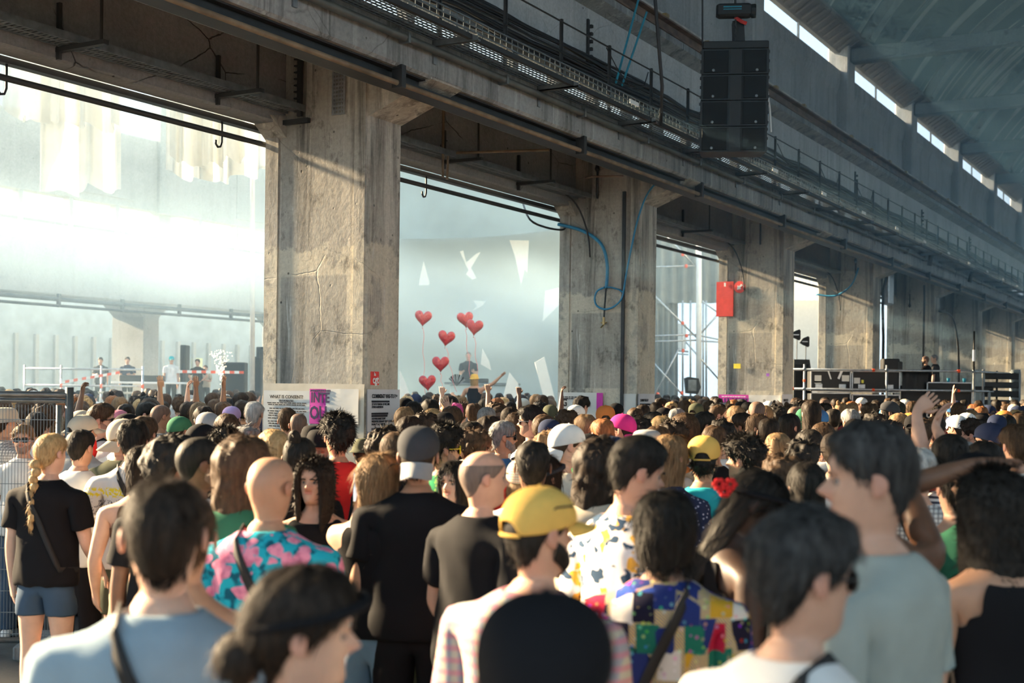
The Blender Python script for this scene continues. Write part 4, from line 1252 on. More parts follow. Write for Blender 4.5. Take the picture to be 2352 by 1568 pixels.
m = MB(); m.bbox(-.30, .32, -.3, .3, -.26 - p.z + .02, -.29, .02); m.build('case', M['black'], lm)
# fourth opening: white sheet and translucent corrugated panels
Yw = 46.0
a, b = at(1790, 930, Yw), at(1960, 690, Yw)
m = MB(); m.bbox(a.x, b.x, Yw, Yw + .1, 0, b.z, .01)
tag(m.build('white_screen', M['shape']), 'plain white screen behind the paddle antennas', 'screen')
cp = empty('corrugated_panel', (0, 0, 0)); tag(cp, 'translucent corrugated panels above the white screen', 'panel')
for j in range(14):
    p = at(1800 + j * 11, 600, Yw - .2); q = at(1800 + j * 11 + 7, 690, Yw - .2)
    m = MB(); m.bbox(p.x, q.x, Yw - .22, Yw - .18, q.z, p.z + 1.0, .01); m.build('panel_strip', M['gauze'], cp)

# ================================================================== people: one continuous body mesh each, clothes and hair as parts
HALF = [-90, -72, -54, -36, -22, -8, 6, 20, 34, 46, 56, 64, 71, 77, 82, 86, 90]
ANG = np.radians(HALF + [180 - a for a in HALF[-2:0:-1]])            # 32 directions, back -> right -> front -> left
NR = 32
CA, SA = np.cos(ANG), np.sin(ANG)
def spow(c, e): return np.sign(c) * np.abs(c) ** e
#          z     half width, front, back, y shift
TORSO = np.array([
    (0.840, .165, .085, .100, 0), (0.900, .172, .090, .115, 0), (0.970, .165, .094, .108, 0), (1.050, .148, .094, .088, 0),
    (1.130, .146, .097, .084, 0), (1.210, .158, .102, .095, 0), (1.290, .172, .108, .106, 0), (1.325, .180, .109, .111, 0),
    (1.360, .185, .104, .113, 0), (1.395, .180, .094, .110, -.004), (1.430, .152, .078, .098, -.008), (1.455, .112, .064, .082, -.008),
    (1.475, .084, .054, .068, -.004), (1.494, .062, .051, .062, .002), (1.515, .055, .049, .057, .010)])
HZ = [-.012, -.002, .008, .022, .036, .046, .053, .060, .067, .076, .084, .092, .101, .111, .121, .131, .143, .158, .174, .190, .204, .214, .2205]
_hz = [-.012, 0, .012, .03, .05, .075, .10, .12, .145, .165, .185, .20, .213, .2205, .222]
_hw = [.050, .047, .050, .057, .0625, .068, .0715, .0735, .0750, .0735, .0675, .058, .042, .022, .0]
_hf = [.038, .074, .083, .084, .083, .086, .086, .083, .092, .089, .078, .064, .043, .022, .0]
_hb = [.058, .060, .062, .066, .073, .088, .0985, .1025, .1015, .095, .083, .069, .047, .024, .0]
Y0 = 0.020                                                            # the head sits a little forward of the neck
def head_sec(hz, grow=0.0, ca=CA, sa=SA):
    w, f, b = np.interp(hz, _hz, _hw) + grow, np.interp(hz, _hz, _hf) + grow, np.interp(hz, _hz, _hb) + grow
    e = 0.86 if hz > .03 else 0.95
    x = w * spow(ca, e)
    y = np.where(sa > 0, f * spow(sa, e), b * spow(sa, 0.92))
    return x, y + Y0
def face_relief(hz, x, y):
    front = (y > Y0 + 0.03)
    nose = np.interp(hz, [.070, .076, .083, .090, .100, .112, .124, .132], [0, .012, .033, .033, .023, .013, .005, 0])
    wid = np.interp(hz, [.07, .085, .11, .13], [.017, .015, .010, .010])
    d = nose * np.exp(-(x / wid) ** 2)
    d = d - .011 * np.exp(-((hz - .113) / .010) ** 2) * np.exp(-((np.abs(x) - .031) / .014) ** 2)
    d = d + .004 * np.exp(-((hz - .131) / .006) ** 2) * np.exp(-((np.abs(x) - .030) / .020) ** 2)
    lip = np.exp(-((hz - .053) / .004) ** 2) + np.exp(-((hz - .067) / .004) ** 2) - 1.3 * np.exp(-((hz - .060) / .003) ** 2)
    d = d + .0045 * lip * np.exp(-(x / .022) ** 2)
    d = d + .006 * np.exp(-((hz - .022) / .010) ** 2) * np.exp(-(x / .020) ** 2)
    return y + np.where(front, d, 0)

def head_matrix(yaw, pitch, roll=0.0):
    p = Vector((0, 0.0, 1.515))
    return Matrix.Translation(p) @ Matrix.Rotation(-R(yaw), 4, 'Z') @ Matrix.Rotation(R(pitch), 4, 'X') @ Matrix.Rotation(R(roll), 4, 'Y') @ Matrix.Translation(-p)

class Loft:
    def __init__(self): self.v, self.f, self.c = [], [], []
    def ring(self, pts, col=None):
        o = len(self.v)
        self.v += [tuple(p) for p in pts]
        self.c += list(col) if col is not None else [0.0] * len(pts)
        return list(range(o, o + len(pts)))
    def skin(self, a, b, skip=()):
        n = len(a)
        for i in range(n):
            if i in skip: continue
            j = (i + 1) % n
            self.f.append((a[i], a[j], b[j], b[i]))
    def cap(self, a, top=True):
        self.f.append(tuple(a) if top else tuple(a[::-1]))
    def tube(self, pts, rs, n=6, flat=None):
        m = MB(); m.tube(pts, rs, n)
        o = len(self.v)
        self.v += m.v; self.c += [0.0] * len(m.v)
        self.f += [tuple(i + o for i in f) for f in m.f]

def torso_ring(z, grow, wide=1.0, deep=1.0):
    t = TORSO
    a, f, b, y = [np.interp(z, t[:, 0], t[:, k]) for k in (1, 2, 3, 4)]
    x = (a * wide + grow) * spow(CA, .88)
    yy = np.where(SA > 0, (f * deep + grow) * spow(SA, .9), (b * deep + grow) * spow(SA, .9)) + y
    return np.stack([x, yy, np.full(NR, z)], 1)

ARM_COLS = [3, 4, 5, 6, 7]
ARM_Z = [1.290, 1.325, 1.360, 1.395, 1.430]
def arm_loop(rings, side):
    """16 vertex ids round the arm hole, seen from outside"""
    cols = ARM_COLS if side > 0 else [32 - c for c in ARM_COLS][::-1]
    lo, hi = rings[0], rings[-1]
    loop = [lo[c] for c in cols] + [r[cols[-1]] for r in rings[1:-1]] + [hi[c] for c in cols[::-1]] + [r[cols[0]] for r in rings[-2:0:-1]]
    return loop

def arm_path(side, spec, wide):
    """shoulder, elbow, wrist, hand end"""
    up, fo = Vector(spec['up']).normalized(), Vector(spec['fo']).normalized()
    mir = Vector((side, 1, 1))
    up = Vector([a * b for a, b in zip(up, mir)]); fo = Vector([a * b for a, b in zip(fo, mir)])
    rise = max(0, up.z) * 0.05
    S = Vector((side * (.178 * wide + .012), -.006, 1.378 + rise))
    E = S + up * .285
    Wr = E + fo * .252
    ha = spec.get('ha')
    ha = (Vector([a * b for a, b in zip(Vector(ha).normalized(), mir)]) if ha else fo)
    return S, E, Wr, up, fo, ha

def add_arm(L, loop, side, spec, wide, thick, until=9.0, grow=0.0, hand=True, flare=0.0):
    S, E, Wr, up, fo, ha = arm_path(side, spec, wide)
    out = Vector((side, 0, 0))
    P = [Vector(L.v[i]) for i in loop]
    cen = sum(P, Vector()) / len(P)
    # frame of the hole: outward x, direction of the first vertex
    n0 = out
    ax = (P[0] - cen); ax = (ax - n0 * ax.dot(n0)).normalized()
    angs = []
    ay = n0.cross(ax)
    for p in P:
        d = p - cen
        angs.append(math.atan2(d.dot(ay), d.dot(ax)))
    sgn = 1
    K = 16
    base = [angs[0] + 2 * math.pi * k / K * (1 if (angs[1] - angs[0]) > 0 else -1) for k in range(K)]
    mid = (up + out * 0.9).normalized()
    stations = [(S + mid * .012 + (out * .012), mid, .058, .058), (S + up * .055, (up * 2 + mid).normalized(), .056, .056), (S + up * .13, up, .051, .051),
                (S + up * .20, up, .046, .046), (S + up * .255, up, .041, .042)]
    bend = (up + fo); bend = bend.normalized() if bend.length > .2 else fo
    stations += [(E, bend, .040, .042), (E + fo * .045, fo, .041, .043), (E + fo * .11, fo, .039, .040), (E + fo * .18, fo, .031, .032), (E + fo * .235, fo, .025, .027)]
    lens = [.03, .055, .13, .20, .255, .285, .33, .395, .465, .52]
    if hand:
        stations += [(Wr + ha * .012, (fo + ha).normalized(), .022, .029), (Wr + ha * .045, ha, .018, .040), (Wr + ha * .080, ha, .0155, .043), (Wr + ha * .097, ha, .010, .040)]
        lens += [.55, .58, .61, .63]
    prev, pn, frame_x, frame_y = loop, n0, ax, ay
    last = None
    for (c, d, r1, r2), ln in zip(stations, lens):
        if ln > until: break
        q = pn.rotation_difference(d)
        frame_x, frame_y = q @ frame_x, q @ frame_y
        pn = d
        g = grow + flare * min(1, ln / max(until, .1)) if grow else 0
        tw = spec.get('twist', 0.0) * max(0, (ln - .33)) / .3
        k1, k2 = (r1 * thick + g), (r2 * thick + g)
        pts = []
        for a in base:
            # hand frames flatten along the direction turned by tw
            ca_, sa_ = math.cos(a - tw), math.sin(a - tw)
            lx, ly = k1 * ca_, k2 * sa_
            u = lx * math.cos(tw) - ly * math.sin(tw); w = lx * math.sin(tw) + ly * math.cos(tw)
            pts.append(c + frame_x * u + frame_y * w)
        ring = L.ring(pts)
        L.skin(prev, ring)
        prev = ring
        last = (c, d, frame_x * math.cos(tw) + frame_y * math.sin(tw), -frame_x * math.sin(tw) + frame_y * math.cos(tw))
    if grow:
        c, d = last[0], last[1]
        inner = L.ring([c + (Vector(L.v[i]) - c) * .86 - d * .012 for i in prev])
        L.skin(prev, inner)
    else:
        L.cap(prev)
    if hand and not grow:
        c, d, nx, ny = last                                              # nx: palm normal, ny: across the palm
        curl = spec.get('curl', 0.5)
        sgn_c = spec.get('curlside', 1.0)
        for k, (off, ln, sp) in enumerate(((-.030, .068, -.16), (-.010, .078, -.05), (.010, .074, .05), (.029, .058, .17))):
            p = c - d * .012 + ny * off
            dirv = (d + ny * sp * spec.get('spread', 1.0)).normalized()
            pts, rs = [p], [.0092]
            for seg in range(3):
                ang = curl * (0.35 + .4 * seg)
                dv = (dirv * math.cos(ang) + nx * sgn_c * math.sin(ang)).normalized()
                p = p + dv * ln * (.42, .33, .25)[seg]
                pts.append(p); rs.append((.0088, .0080, .0058)[seg])
            L.tube(pts, rs, 6)
        tside = spec.get('thumb', 1.0)
        p = Wr + d * .030 - ny * tside * .026
        t1 = (d * .75 - ny * tside * .75 + nx * sgn_c * .25).normalized()
        t2 = (d * 1.0 - ny * tside * .25 + nx * sgn_c * .35 * (1 + curl)).normalized()
        L.tube([p, p + t1 * .040, p + t1 * .040 + t2 * .030, p + t1 * .040 + t2 * .052], [.0125, .0108, .0095, .0065], 6)
    return Wr, ha

DOWN = dict(up=(.16, -.02, -1), fo=(.05, .14, -1))
FOLD = dict(up=(.18, .10, -1), fo=(-.55, .9, .15))
PHONE = dict(up=(.25, .55, -.7), fo=(-.15, .75, .75), curl=1.2)
CUP = dict(up=(.15, .05, -1), fo=(-.25, .95, .25), curl=1.1)
UP = dict(up=(.42, .15, .9), fo=(.02, .05, 1), curl=.25)
UPF = dict(up=(.30, .45, .75), fo=(.05, .35, 1), curl=1.6)
POINT = dict(up=(.75, .25, .55), fo=(.75, .2, .6), curl=.2)

def leg_rings(L, base_loop, side, stance, grow, stop, flare, thick):
    """base_loop: 20 ids (17 outer back to front, 3 inner front to back)"""
    outer = [-100 + 200 * k / 16 for k in range(17)]
    inner = [100 + 160 * (k + 1) / 4 for k in range(3)]
    angs = [R(a) for a in outer + inner]
    prev = base_loop
    fx, fy = stance
    zs = [(.76, .090, .096), (.66, .080, .085), (.56, .067, .070), (.48, .057, .060), (.42, .055, .060), (.34, .056, .062), (.24, .048, .053), (.13, .036, .042), (.07, .036, .044)]
    done_z = None
    for z, rx, ry in zs:
        if z < stop - 1e-4: break
        t = (.84 - z) / .78
        cx = side * (.088 + fx * t); cy_ = fy * t - .004
        g = grow + (flare * t if grow else 0)
        pts = [(cx + side * math.cos(a) * (rx * thick + g), cy_ + math.sin(a) * (ry * thick + g), z) for a in angs]
        r = L.ring(pts)
        if side > 0: L.skin(r, prev)
        else: L.skin(prev, r)
        prev = r; done_z = (cx, cy_, z)
    if grow:
        cx, cy_, z = done_z
        inn = L.ring([(cx + (L.v[i][0] - cx) * .9, cy_ + (L.v[i][1] - cy_) * .9, z + .008) for i in prev])
        if side > 0: L.skin(inn, prev)
        else: L.skin(prev, inn)
    else:
        L.cap(prev, top=(side < 0))
    return done_z

def pelvis_loops(L, ring, z=.80):
    mid = L.ring([(0, .045, z), (0, -.005, z - .012), (0, -.06, z)])
    right = [ring[i] for i in range(0, 17)] + mid
    left = [ring[(32 - i) % 32] for i in range(0, 17)] + mid
    return right, left

def to_mesh(name, L, levels=1, smooth=True):
    me = bpy.data.meshes.new(name)
    me.from_pydata(L.v, [], L.f)
    if any(L.c):
        a = me.attributes.new('tint', 'FLOAT', 'POINT')
        a.data.foreach_set('value', L.c)
    if smooth: me.polygons.foreach_set('use_smooth', [True] * len(me.polygons))
    if levels:
        ob = bpy.data.objects.new('tmp', me)
        md = ob.modifiers.new('s', 'SUBSURF'); md.levels = levels; md.render_levels = levels
        me2 = evaluated(ob)
        bpy.data.meshes.remove(me)
        me = me2; me.name = name
    return me

def body_mesh(sp, levels=1):
    wide, deep, thick = sp.get('wide', 1.0), sp.get('deep', 1.0), sp.get('thick', 1.0)
    L = Loft()
    HM = head_matrix(sp.get('yaw', 0), sp.get('pitch', 0), sp.get('tilt', 0))
    HH = head_matrix(sp.get('yaw', 0) * .5, sp.get('pitch', 0) * .5, sp.get('tilt', 0) * .5)
    rings = []
    for z in TORSO[:, 0]:
        w = wide if z < 1.45 else 1 + (wide - 1) * .4
        pts = torso_ring(z, 0, w, deep if z < 1.46 else 1)
        if z > 1.51: pts = np.array([HH @ Vector(p) for p in pts])
        rings.append(L.ring(pts))
    zi = [list(np.round(TORSO[:, 0], 4)).index(round(z, 4)) for z in ARM_Z]
    for k in range(len(rings) - 1):
        skip = set()
        if zi[0] <= k < zi[-1]:
            skip = {3, 4, 5, 6, 25, 26, 27, 28}
        L.skin(rings[k], rings[k + 1], skip)
    prev = rings[-1]
    for hz in HZ:
        x, y = head_sec(hz)
        y = face_relief(hz, x, y)
        tint = np.zeros(NR)
        if .046 < hz < .072: tint = np.where((y > .08) & (np.abs(x) < .024), 1.0, 0.0)
        if .074 < hz < .1: tint = np.where((y > .1) & (np.abs(x) < .03), .35, tint)
        if .105 < hz < .12: tint = np.where((y > .07) & (np.abs(np.abs(x) - .031) < .012), -.7, tint)
        r = L.ring([HM @ Vector((a, b, 1.53 + hz)) for a, b in zip(x, y)], tint)
        L.skin(prev, r); prev = r
    L.cap(prev)
    # ears
    for sd in (-1, 1):
        pts = []
        for (yy, zz, r) in ((-.004, .080, .007), (-.010, .092, .012), (-.012, .108, .015), (-.010, .124, .013), (-.002, .134, .007)):
            pts.append((yy, zz, r))
        prof = []
        for yy, zz, r in pts:
            ring = []
            for k in range(8):
                a = 2 * math.pi * k / 8
                ring.append(HM @ Vector((sd * (.0745 + .012 + .6 * r * math.cos(a) * .9), Y0 - .005 + yy + r * 1.35 * math.sin(a), 1.53 + zz)))
            prof.append(L.ring(ring, [.5] * 8))
        for a, b in zip(prof[:-1], prof[1:]):
            if sd > 0: L.skin(a, b)
            else: L.skin(b, a)
        L.cap(prof[0], top=(sd < 0)); L.cap(prof[-1], top=(sd > 0))
    for side, key in ((1, 'ra'), (-1, 'la')):
        loop = arm_loop([rings[i] for i in zi], side)
        add_arm(L, loop, side, sp.get(key, DOWN), wide, thick)
    rl, ll = pelvis_loops(L, rings[0])
    st = sp.get('stance', ((.02, .03), (.02, -.02)))
    leg_rings(L, rl, 1, st[0], 0, 0, 0, thick)
    leg_rings(L, ll, -1, st[1], 0, 0, 0, thick)
    return to_mesh('body', L, levels), HM

def wrinkle(me, amp, seed, top=1.38):
    n = len(me.vertices)
    co = np.empty(n * 3); me.vertices.foreach_get('co', co); co = co.reshape(-1, 3)
    no = np.empty(n * 3); me.vertices.foreach_get('normal', no); no = no.reshape(-1, 3)
    d = np.zeros(n)
    for i in range(n):
        x, y, z = co[i]
        q = noise.noise((x * 11 + z * 3.5 + seed, y * 10, z * 1.6 + x * 2)) + .45 * noise.noise((x * 22 - z * 6, y * 20 + seed, z * 7))
        d[i] = q * amp * (1.2 if z < top else .35)
    co += no * d[:, None]
    me.vertices.foreach_set('co', co.ravel()); me.update()

def shirt_mesh(sp, kind='tee', levels=1):
    wide, deep, thick = sp.get('wide', 1.0), sp.get('deep', 1.0), sp.get('thick', 1.0)
    L = Loft()
    g = {'tee': .016, 'shirt': .020, 'tank': .013, 'long': .018, 'crop': .010}[kind]
    hem = {'tee': .84, 'shirt': .80, 'tank': .90, 'long': .84, 'crop': 1.10}[kind]
    zs = [z for z in (.80, .84, .90, .97, 1.05, 1.10, 1.13, 1.21) if z >= hem - .001] + ARM_Z + ([1.455, 1.474] if kind != 'tank' and kind != 'crop' else [1.448])
    rings = []
    for z in zs:
        zz = max(z, .84)
        loose = g + (.020 if kind in ('tee', 'shirt', 'long') else .004) * max(0, min(1, (1.25 - z) / .3))
        if 1.0 < z < 1.2 and kind in ('tee', 'shirt', 'long'): loose += .016
        pts = torso_ring(zz, loose if z < 1.44 else g * .8, wide if z < 1.45 else 1 + (wide - 1) * .4, deep)
        pts[:, 2] = z + (.006 if z > 1.43 else 0)
        if z == zs[-1] and kind in ('tank', 'crop'):
            pts[:, 2] -= .05 * np.clip(np.abs(SA), 0, 1) ** 3
        rings.append(L.ring(pts))
    zi = [zs.index(z) for z in ARM_Z]
    inn = L.ring([(v[0] * .93, v[1] * .93, v[2] + .012) for v in (L.v[i] for i in rings[0])])
    L.skin(inn, rings[0])
    for k in range(len(rings) - 1):
        skip = set()
        if zi[0] <= k < zi[-1]: skip = {3, 4, 5, 6, 25, 26, 27, 28}
        if kind in ('tank', 'crop') and k >= zi[1]: skip = {2, 3, 4, 5, 6, 7, 24, 25, 26, 27, 28, 29}
        L.skin(rings[k], rings[k + 1], skip)
    if kind not in ('tank', 'crop'):
        v_ = [L.v[i] for i in rings[-1]]
        col = L.ring([(v[0] * .80, (v[1]) * .80, v[2] + .012) for v in v_])
        L.skin(rings[-1], col)
        col2 = L.ring([(v[0] * .74, (v[1]) * .74, v[2] - .004) for v in v_])
        L.skin(col, col2)
        until = {'tee': .215, 'shirt': .255, 'long': .50}[kind]
        for side, key in ((1, 'ra'), (-1, 'la')):
            loop = arm_loop([rings[i] for i in zi], side)
            add_arm(L, loop, side, sp.get(key, DOWN), wide, thick, until, g, False, .016 if kind != 'long' else .0)
    me = to_mesh('shirt', L, levels)
    wrinkle(me, .012 if kind in ('tee', 'shirt', 'long') else .002, sp.get('seed', 0) * 3.1)
    return me

def pants_mesh(sp, kind='trousers', levels=1):
    wide, deep, thick = sp.get('wide', 1.0), sp.get('deep', 1.0), sp.get('thick', 1.0)
    L = Loft()
    g = .010
    rings = [L.ring(torso_ring(z, g, wide, deep)) for z in (.84, .90, .97, 1.03)]
    for a, b in zip(rings[:-1], rings[1:]): L.skin(a, b)
    top = L.ring([(v[0] * .94, v[1] * .94, v[2] - .004) for v in (L.v[i] for i in rings[-1])])
    L.skin(rings[-1], top)
    rl, ll = pelvis_loops(L, rings[0], .785)
    st = sp.get('stance', ((.02, .03), (.02, -.02)))
    stop, flare = {'trousers': (.07, .022), 'shorts': (.56, .035), 'brief': (.66, .03)}[kind]
    leg_rings(L, rl, 1, st[0], g, stop, flare, thick)
    leg_rings(L, ll, -1, st[1], g, stop, flare, thick)
    me = to_mesh('trousers', L, levels)
    wrinkle(me, .004, 2.0, 2.0)
    return me

def shoe_mesh():
    L = Loft()
    prev = None
    for y, w, h in ((-.085, .028, .050), (-.075, .038, .085), (-.03, .042, .095), (.03, .044, .085), (.09, .050, .060), (.14, .045, .048), (.17, .024, .035)):
        pts = []
        for k in range(12):
            a = 2 * math.pi * k / 12
            pts.append((w * math.cos(a), y, max(.0, h * .5 + h * .5 * spow(math.sin(a), .7))))
        r = L.ring(pts)
        if prev: L.skin(r, prev)
        else: L.cap(r)
        prev = r
    L.cap(prev, top=False)
    return to_mesh('shoe', L, 1)

# ------------------------------------------------------------------ hair
def hair_mesh(style, seed=0, strands=500, under=False):
    rng = random.Random(seed)
    NC = 52 if style in ('curly', 'afro', 'longcurly') else 36
    th = np.array([-math.pi / 2 + 2 * math.pi * k / NC for k in range(NC)])
    ca_, sa_ = np.cos(th), np.sin(th)
    deg = np.abs(((np.degrees(th) - 90 + 180) % 360) - 180)              # 0 at the forehead, 180 at the nape
    def line(pts): return np.interp(deg, [p[0] for p in pts], [p[1] for p in pts])
    lift, rough, curl, row = .018, .009, .35, 16
    low = line([(0, .172), (30, .168), (50, .150), (70, .120), (82, .100), (92, .125), (104, .110), (118, .06), (150, .03), (180, .022)])
    thick = line([(0, .020), (60, .014), (100, .010), (140, .010), (180, .008)])
    hang = None
    if style == 'short': pass
    elif style == 'fade':
        thick = line([(0, .030), (50, .010), (90, .003), (180, .003)]); lift = .030; low = low + .004; rough = .004
    elif style == 'buzz':
        thick = thick * 0 + .0022; lift = .0022; rough = .0004; strands = 0
    elif style == 'thin':                                                # bald crown, short ring of hair
        thick = thick * 0 + .0035; lift = .0035; rough = .0008; strands = 0
    elif style == 'curly':
        thick = line([(0, .040), (60, .034), (110, .032), (180, .026)]); lift = .046; rough = .026; curl = 1.0; row = 20
    elif style == 'afro':
        thick = line([(0, .045), (60, .055), (110, .060), (180, .05)]); lift = .070; rough = .026; curl = 1.0; row = 20
    elif style == 'wavy':
        thick = line([(0, .030), (60, .026), (110, .022), (180, .016)]); lift = .034; rough = .012; curl = .45
    elif style in ('long', 'longcurly', 'bob', 'mid', 'back'):
        Lh = {'back': -.25, 'long': -.22, 'longcurly': -.20, 'bob': .005, 'mid': -.08}[style]
        low = line([(0, .180), (22, .178), (34, .150), (46, .06), (58, Lh + .03), (90, Lh), (180, Lh - .02)])
        thick = line([(0, .020), (30, .018), (60, .020), (180, .020)]); lift = .022
        if style == 'longcurly': rough = .014; curl = 1.0; thick = thick + .016; lift = .03
        if style == 'bob': thick = thick + .010
        row = 22; hang = Lh
        if style == 'back': low = line([(0, .178), (40, .160), (70, .128), (86, .108), (98, .10), (110, Lh), (180, Lh - .02)])
    elif style == 'lowbun':
        low = line([(0, .174), (40, .160), (70, .120), (84, .098), (100, .10), (120, .05), (150, .02), (180, .0)])
        thick = line([(0, .022), (60, .026), (110, .030), (180, .040)]); lift = .030; rough = .012; curl = .45
    elif style in ('bun', 'pony', 'braid'):
        low = line([(0, .178), (40, .160), (70, .125), (84, .105), (100, .10), (120, .055), (150, .03), (180, .02)])
        thick = line([(0, .014), (180, .010)]); lift = .014; rough = .004
    if under: lift = .002
    L = Loft()
    cen = Vector((0, Y0, .115))
    rings = []
    for r_ in range(row):
        t = r_ / (row - 1)
        pts = []
        for k in range(NC):
            zt = .2215
            hz = low[k] + (zt - low[k]) * math.sin(t * math.pi / 2) ** (1.0 if hang is None else .8)
            if style == 'thin': hz = min(hz, .165)
            hq = max(hz, .02 if hang is not None else -.01)
            if hang is not None and hz < .09:                            # hanging hair keeps the width of the head
                hq = .09 - (.09 - hz) * .28
                hq = max(hq, .045)
            x, y = head_sec(hq, 0, np.array([ca_[k]]), np.array([sa_[k]]))
            p = Vector((float(x[0]), float(y[0]), hz))
            d = Vector((p.x, p.y - cen.y, (p.z - cen.z) if hz > .09 else 0))
            d = d.normalized() if d.length > 1e-5 else Vector((0, 0, 1))
            e = min(1, t * 5) if hang is None else min(1, .55 + t * 3)
            tk = (thick[k] * (1 - max(0, d.z)) + lift * max(0, d.z)) * (.12 + .88 * e)
            if under and hz > .095: tk = min(tk, .004)
            q = 0 if under and hz > .09 else noise.noise((p.x * 34 + seed, p.y * 34, p.z * (34 if curl > .5 else 10))) + .7 * noise.noise((p.x * 75 + seed, p.y * 75, p.z * 75)) * curl
            p = p + d * (tk + q * rough * e)
            if hang is not None and hz < .0:
                p.y -= .02 * (-hz) / .2 if sa_[k] < 0.3 else -.02 * (-hz) / .2
            pts.append((p.x, p.y, 1.53 + p.z))
        rings.append(L.ring(pts))
    inner = L.ring([(L.v[i][0] * .82, Y0 + (L.v[i][1] - Y0) * .82, L.v[i][2] + .006) for i in rings[0]])
    L.skin(inner, rings[0])
    for a, b in zip(rings[:-1], rings[1:]): L.skin(a, b)
    if style != 'thin': L.cap(rings[-1])
    if style == 'lowbun':
        L.tube([(0, -.06, 1.53 + .055), (0, -.10, 1.53 + .055), (.004, -.14, 1.53 + .05), (.004, -.165, 1.53 + .045)], [.052, .064, .052, .012], 12)
    if style in ('bun', 'pony', 'braid'):
        if style == 'bun':
            c = Vector((0, -.075, 1.53 + .215))
            for i in range(5):
                a = math.pi * (i + .5) / 5
                pass
            prev = None
            for i in range(7):
                a = math.pi * i / 6
                rr = max(.004, .042 * math.sin(a))
                pts = [(c.x + rr * math.cos(2 * math.pi * k / 12) * (1 + .12 * noise.noise((k, i, seed))), c.y + .040 * -math.cos(a) * -.6 + rr * .2, c.z + rr * math.sin(2 * math.pi * k / 12) + .03 * -math.cos(a)) for k in range(12)]
                r = L.ring(pts)
                if prev: L.skin(prev, r)
                prev = r
        elif style == 'pony':
            L.tube([(0, -.085, 1.53 + .17), (0, -.125, 1.53 + .175), (0, -.15, 1.53 + .13), (.005, -.145, 1.53 + .04), (0, -.135, 1.53 - .06), (0, -.13, 1.53 - .15)], [.014, .026, .034, .036, .028, .008], 10)
        else:
            for i in range(9):
                z0 = 1.53 + .05 - i * .045
                s_ = (1 if i % 2 else -1) * .010
                y_ = -.085 - .006 * min(i, 5)
                w_ = .044 * (1 - i * .06)
                L.tube([(s_ * 1.6, y_ - .002, z0 + .03), (s_, y_ - .012, z0), (-s_ * .8, y_ - .006, z0 - .034)], [w_ * .5, w_, w_ * .4], 8)
    me = to_mesh('hair', L, 1)
    # loose strands on top of the mass
    if strands:
        vs_ = [v.co.copy() for v in me.vertices]; ns = [v.normal.copy() for v in me.vertices]
        o = MB()
        for _ in range(strands):
            i = rng.randrange(len(vs_))
            p, n_ = vs_[i], ns[i]
            if under and p.z > 1.53 + .10: continue
            down = Vector((0, -.25, -1)) if p.z < 1.53 + .19 else Vector((p.x * 5, (p.y - Y0) * 5, -.2))
            tdir = (down - n_ * down.dot(n_))
            tdir = tdir.normalized() if tdir.length > 1e-4 else Vector((1, 0, 0))
            if curl > .5:
                tdir = (tdir + Vector((rng.uniform(-1, 1), rng.uniform(-1, 1), rng.uniform(-1, 1))) * 1.2).normalized()
            else:
                tdir = (tdir + Vector((rng.uniform(-1, 1), rng.uniform(-1, 1), rng.uniform(-1, 1))) * .25).normalized()
            side = n_.cross(tdir).normalized() * rng.uniform(.0012, .0028)
            ln = rng.uniform(.02, .045) * (1.0 if curl > .5 else 1.3) * (2.0 if hang is not None and curl < .5 else 1)
            up_ = rng.uniform(.15, .55) if curl > .5 else rng.uniform(.02, .22)
            if p.z > 1.53 + .2 and curl < .5: ln *= .6; up_ *= .5
            a = p - n_ * .003
            b = a + tdir * ln * .5 + n_ * ln * up_ * .6
            c = a + tdir * ln + n_ * ln * up_ * (.7 if curl > .5 else .5)
            o.add([a - side, a + side, b + side * .8, b - side * .8, c], [(0, 1, 2, 3), (3, 2, 4)])
        me2 = o.mesh('s', True)
        bm = bmesh.new(); bm.from_mesh(me); bm.from_mesh(me2); bm.to_mesh(me); bm.free()
        bpy.data.meshes.remove(me2)
    me.name = 'hair'
    return me

def beard_mesh(full=True, seed=0):
    L = Loft()
    NC = 21
    th = np.radians(np.linspace(0, 180, NC))
    rows = 7
    rings = []
    for r_ in range(rows):
        t = r_ / (rows - 1)
        pts = []
        for k in range(NC):
            dd = abs(math.degrees(th[k]) - 90)
            ub = np.interp(dd, [0, 14, 22, 45, 80, 90], [.047, .048, .074, .058, .095, .100])
            lb = np.interp(dd, [0, 40, 90], [-.012 if full else -.004, -.004, .045])
            hz = lb + (ub - lb) * t
            x, y = head_sec(max(hz, -.004), 0, np.array([math.cos(th[k])]), np.array([math.sin(th[k])]))
            y = face_relief(hz, x, y)
            g = (.012 if full else .0022) * math.sin(max(.12, min(.95, t)) * math.pi) * (1 + .5 * noise.noise((k, r_, seed))) + .001
            p = Vector((float(x[0]), float(y[0]), hz)); d = Vector((p.x, p.y - Y0, -.02)).normalized()
            p += d * g
            pts.append((p.x, p.y, 1.53 + p.z))
        rings.append(L.ring(pts))
    for a, b in zip(rings[:-1], rings[1:]):
        for i in range(NC - 1): L.f.append((a[i], a[i + 1], b[i + 1], b[i]))
    m_ = [( -.026, .100, .070), (-.014, .111, .0735), (0, .1135, .074), (.014, .111, .0735), (.026, .100, .070)]
    L.tube([(a, b - .002, 1.53 + c) for a, b, c in m_], [.003, .0055, .005, .0055, .003], 6)
    return to_mesh('beard', L, 1)

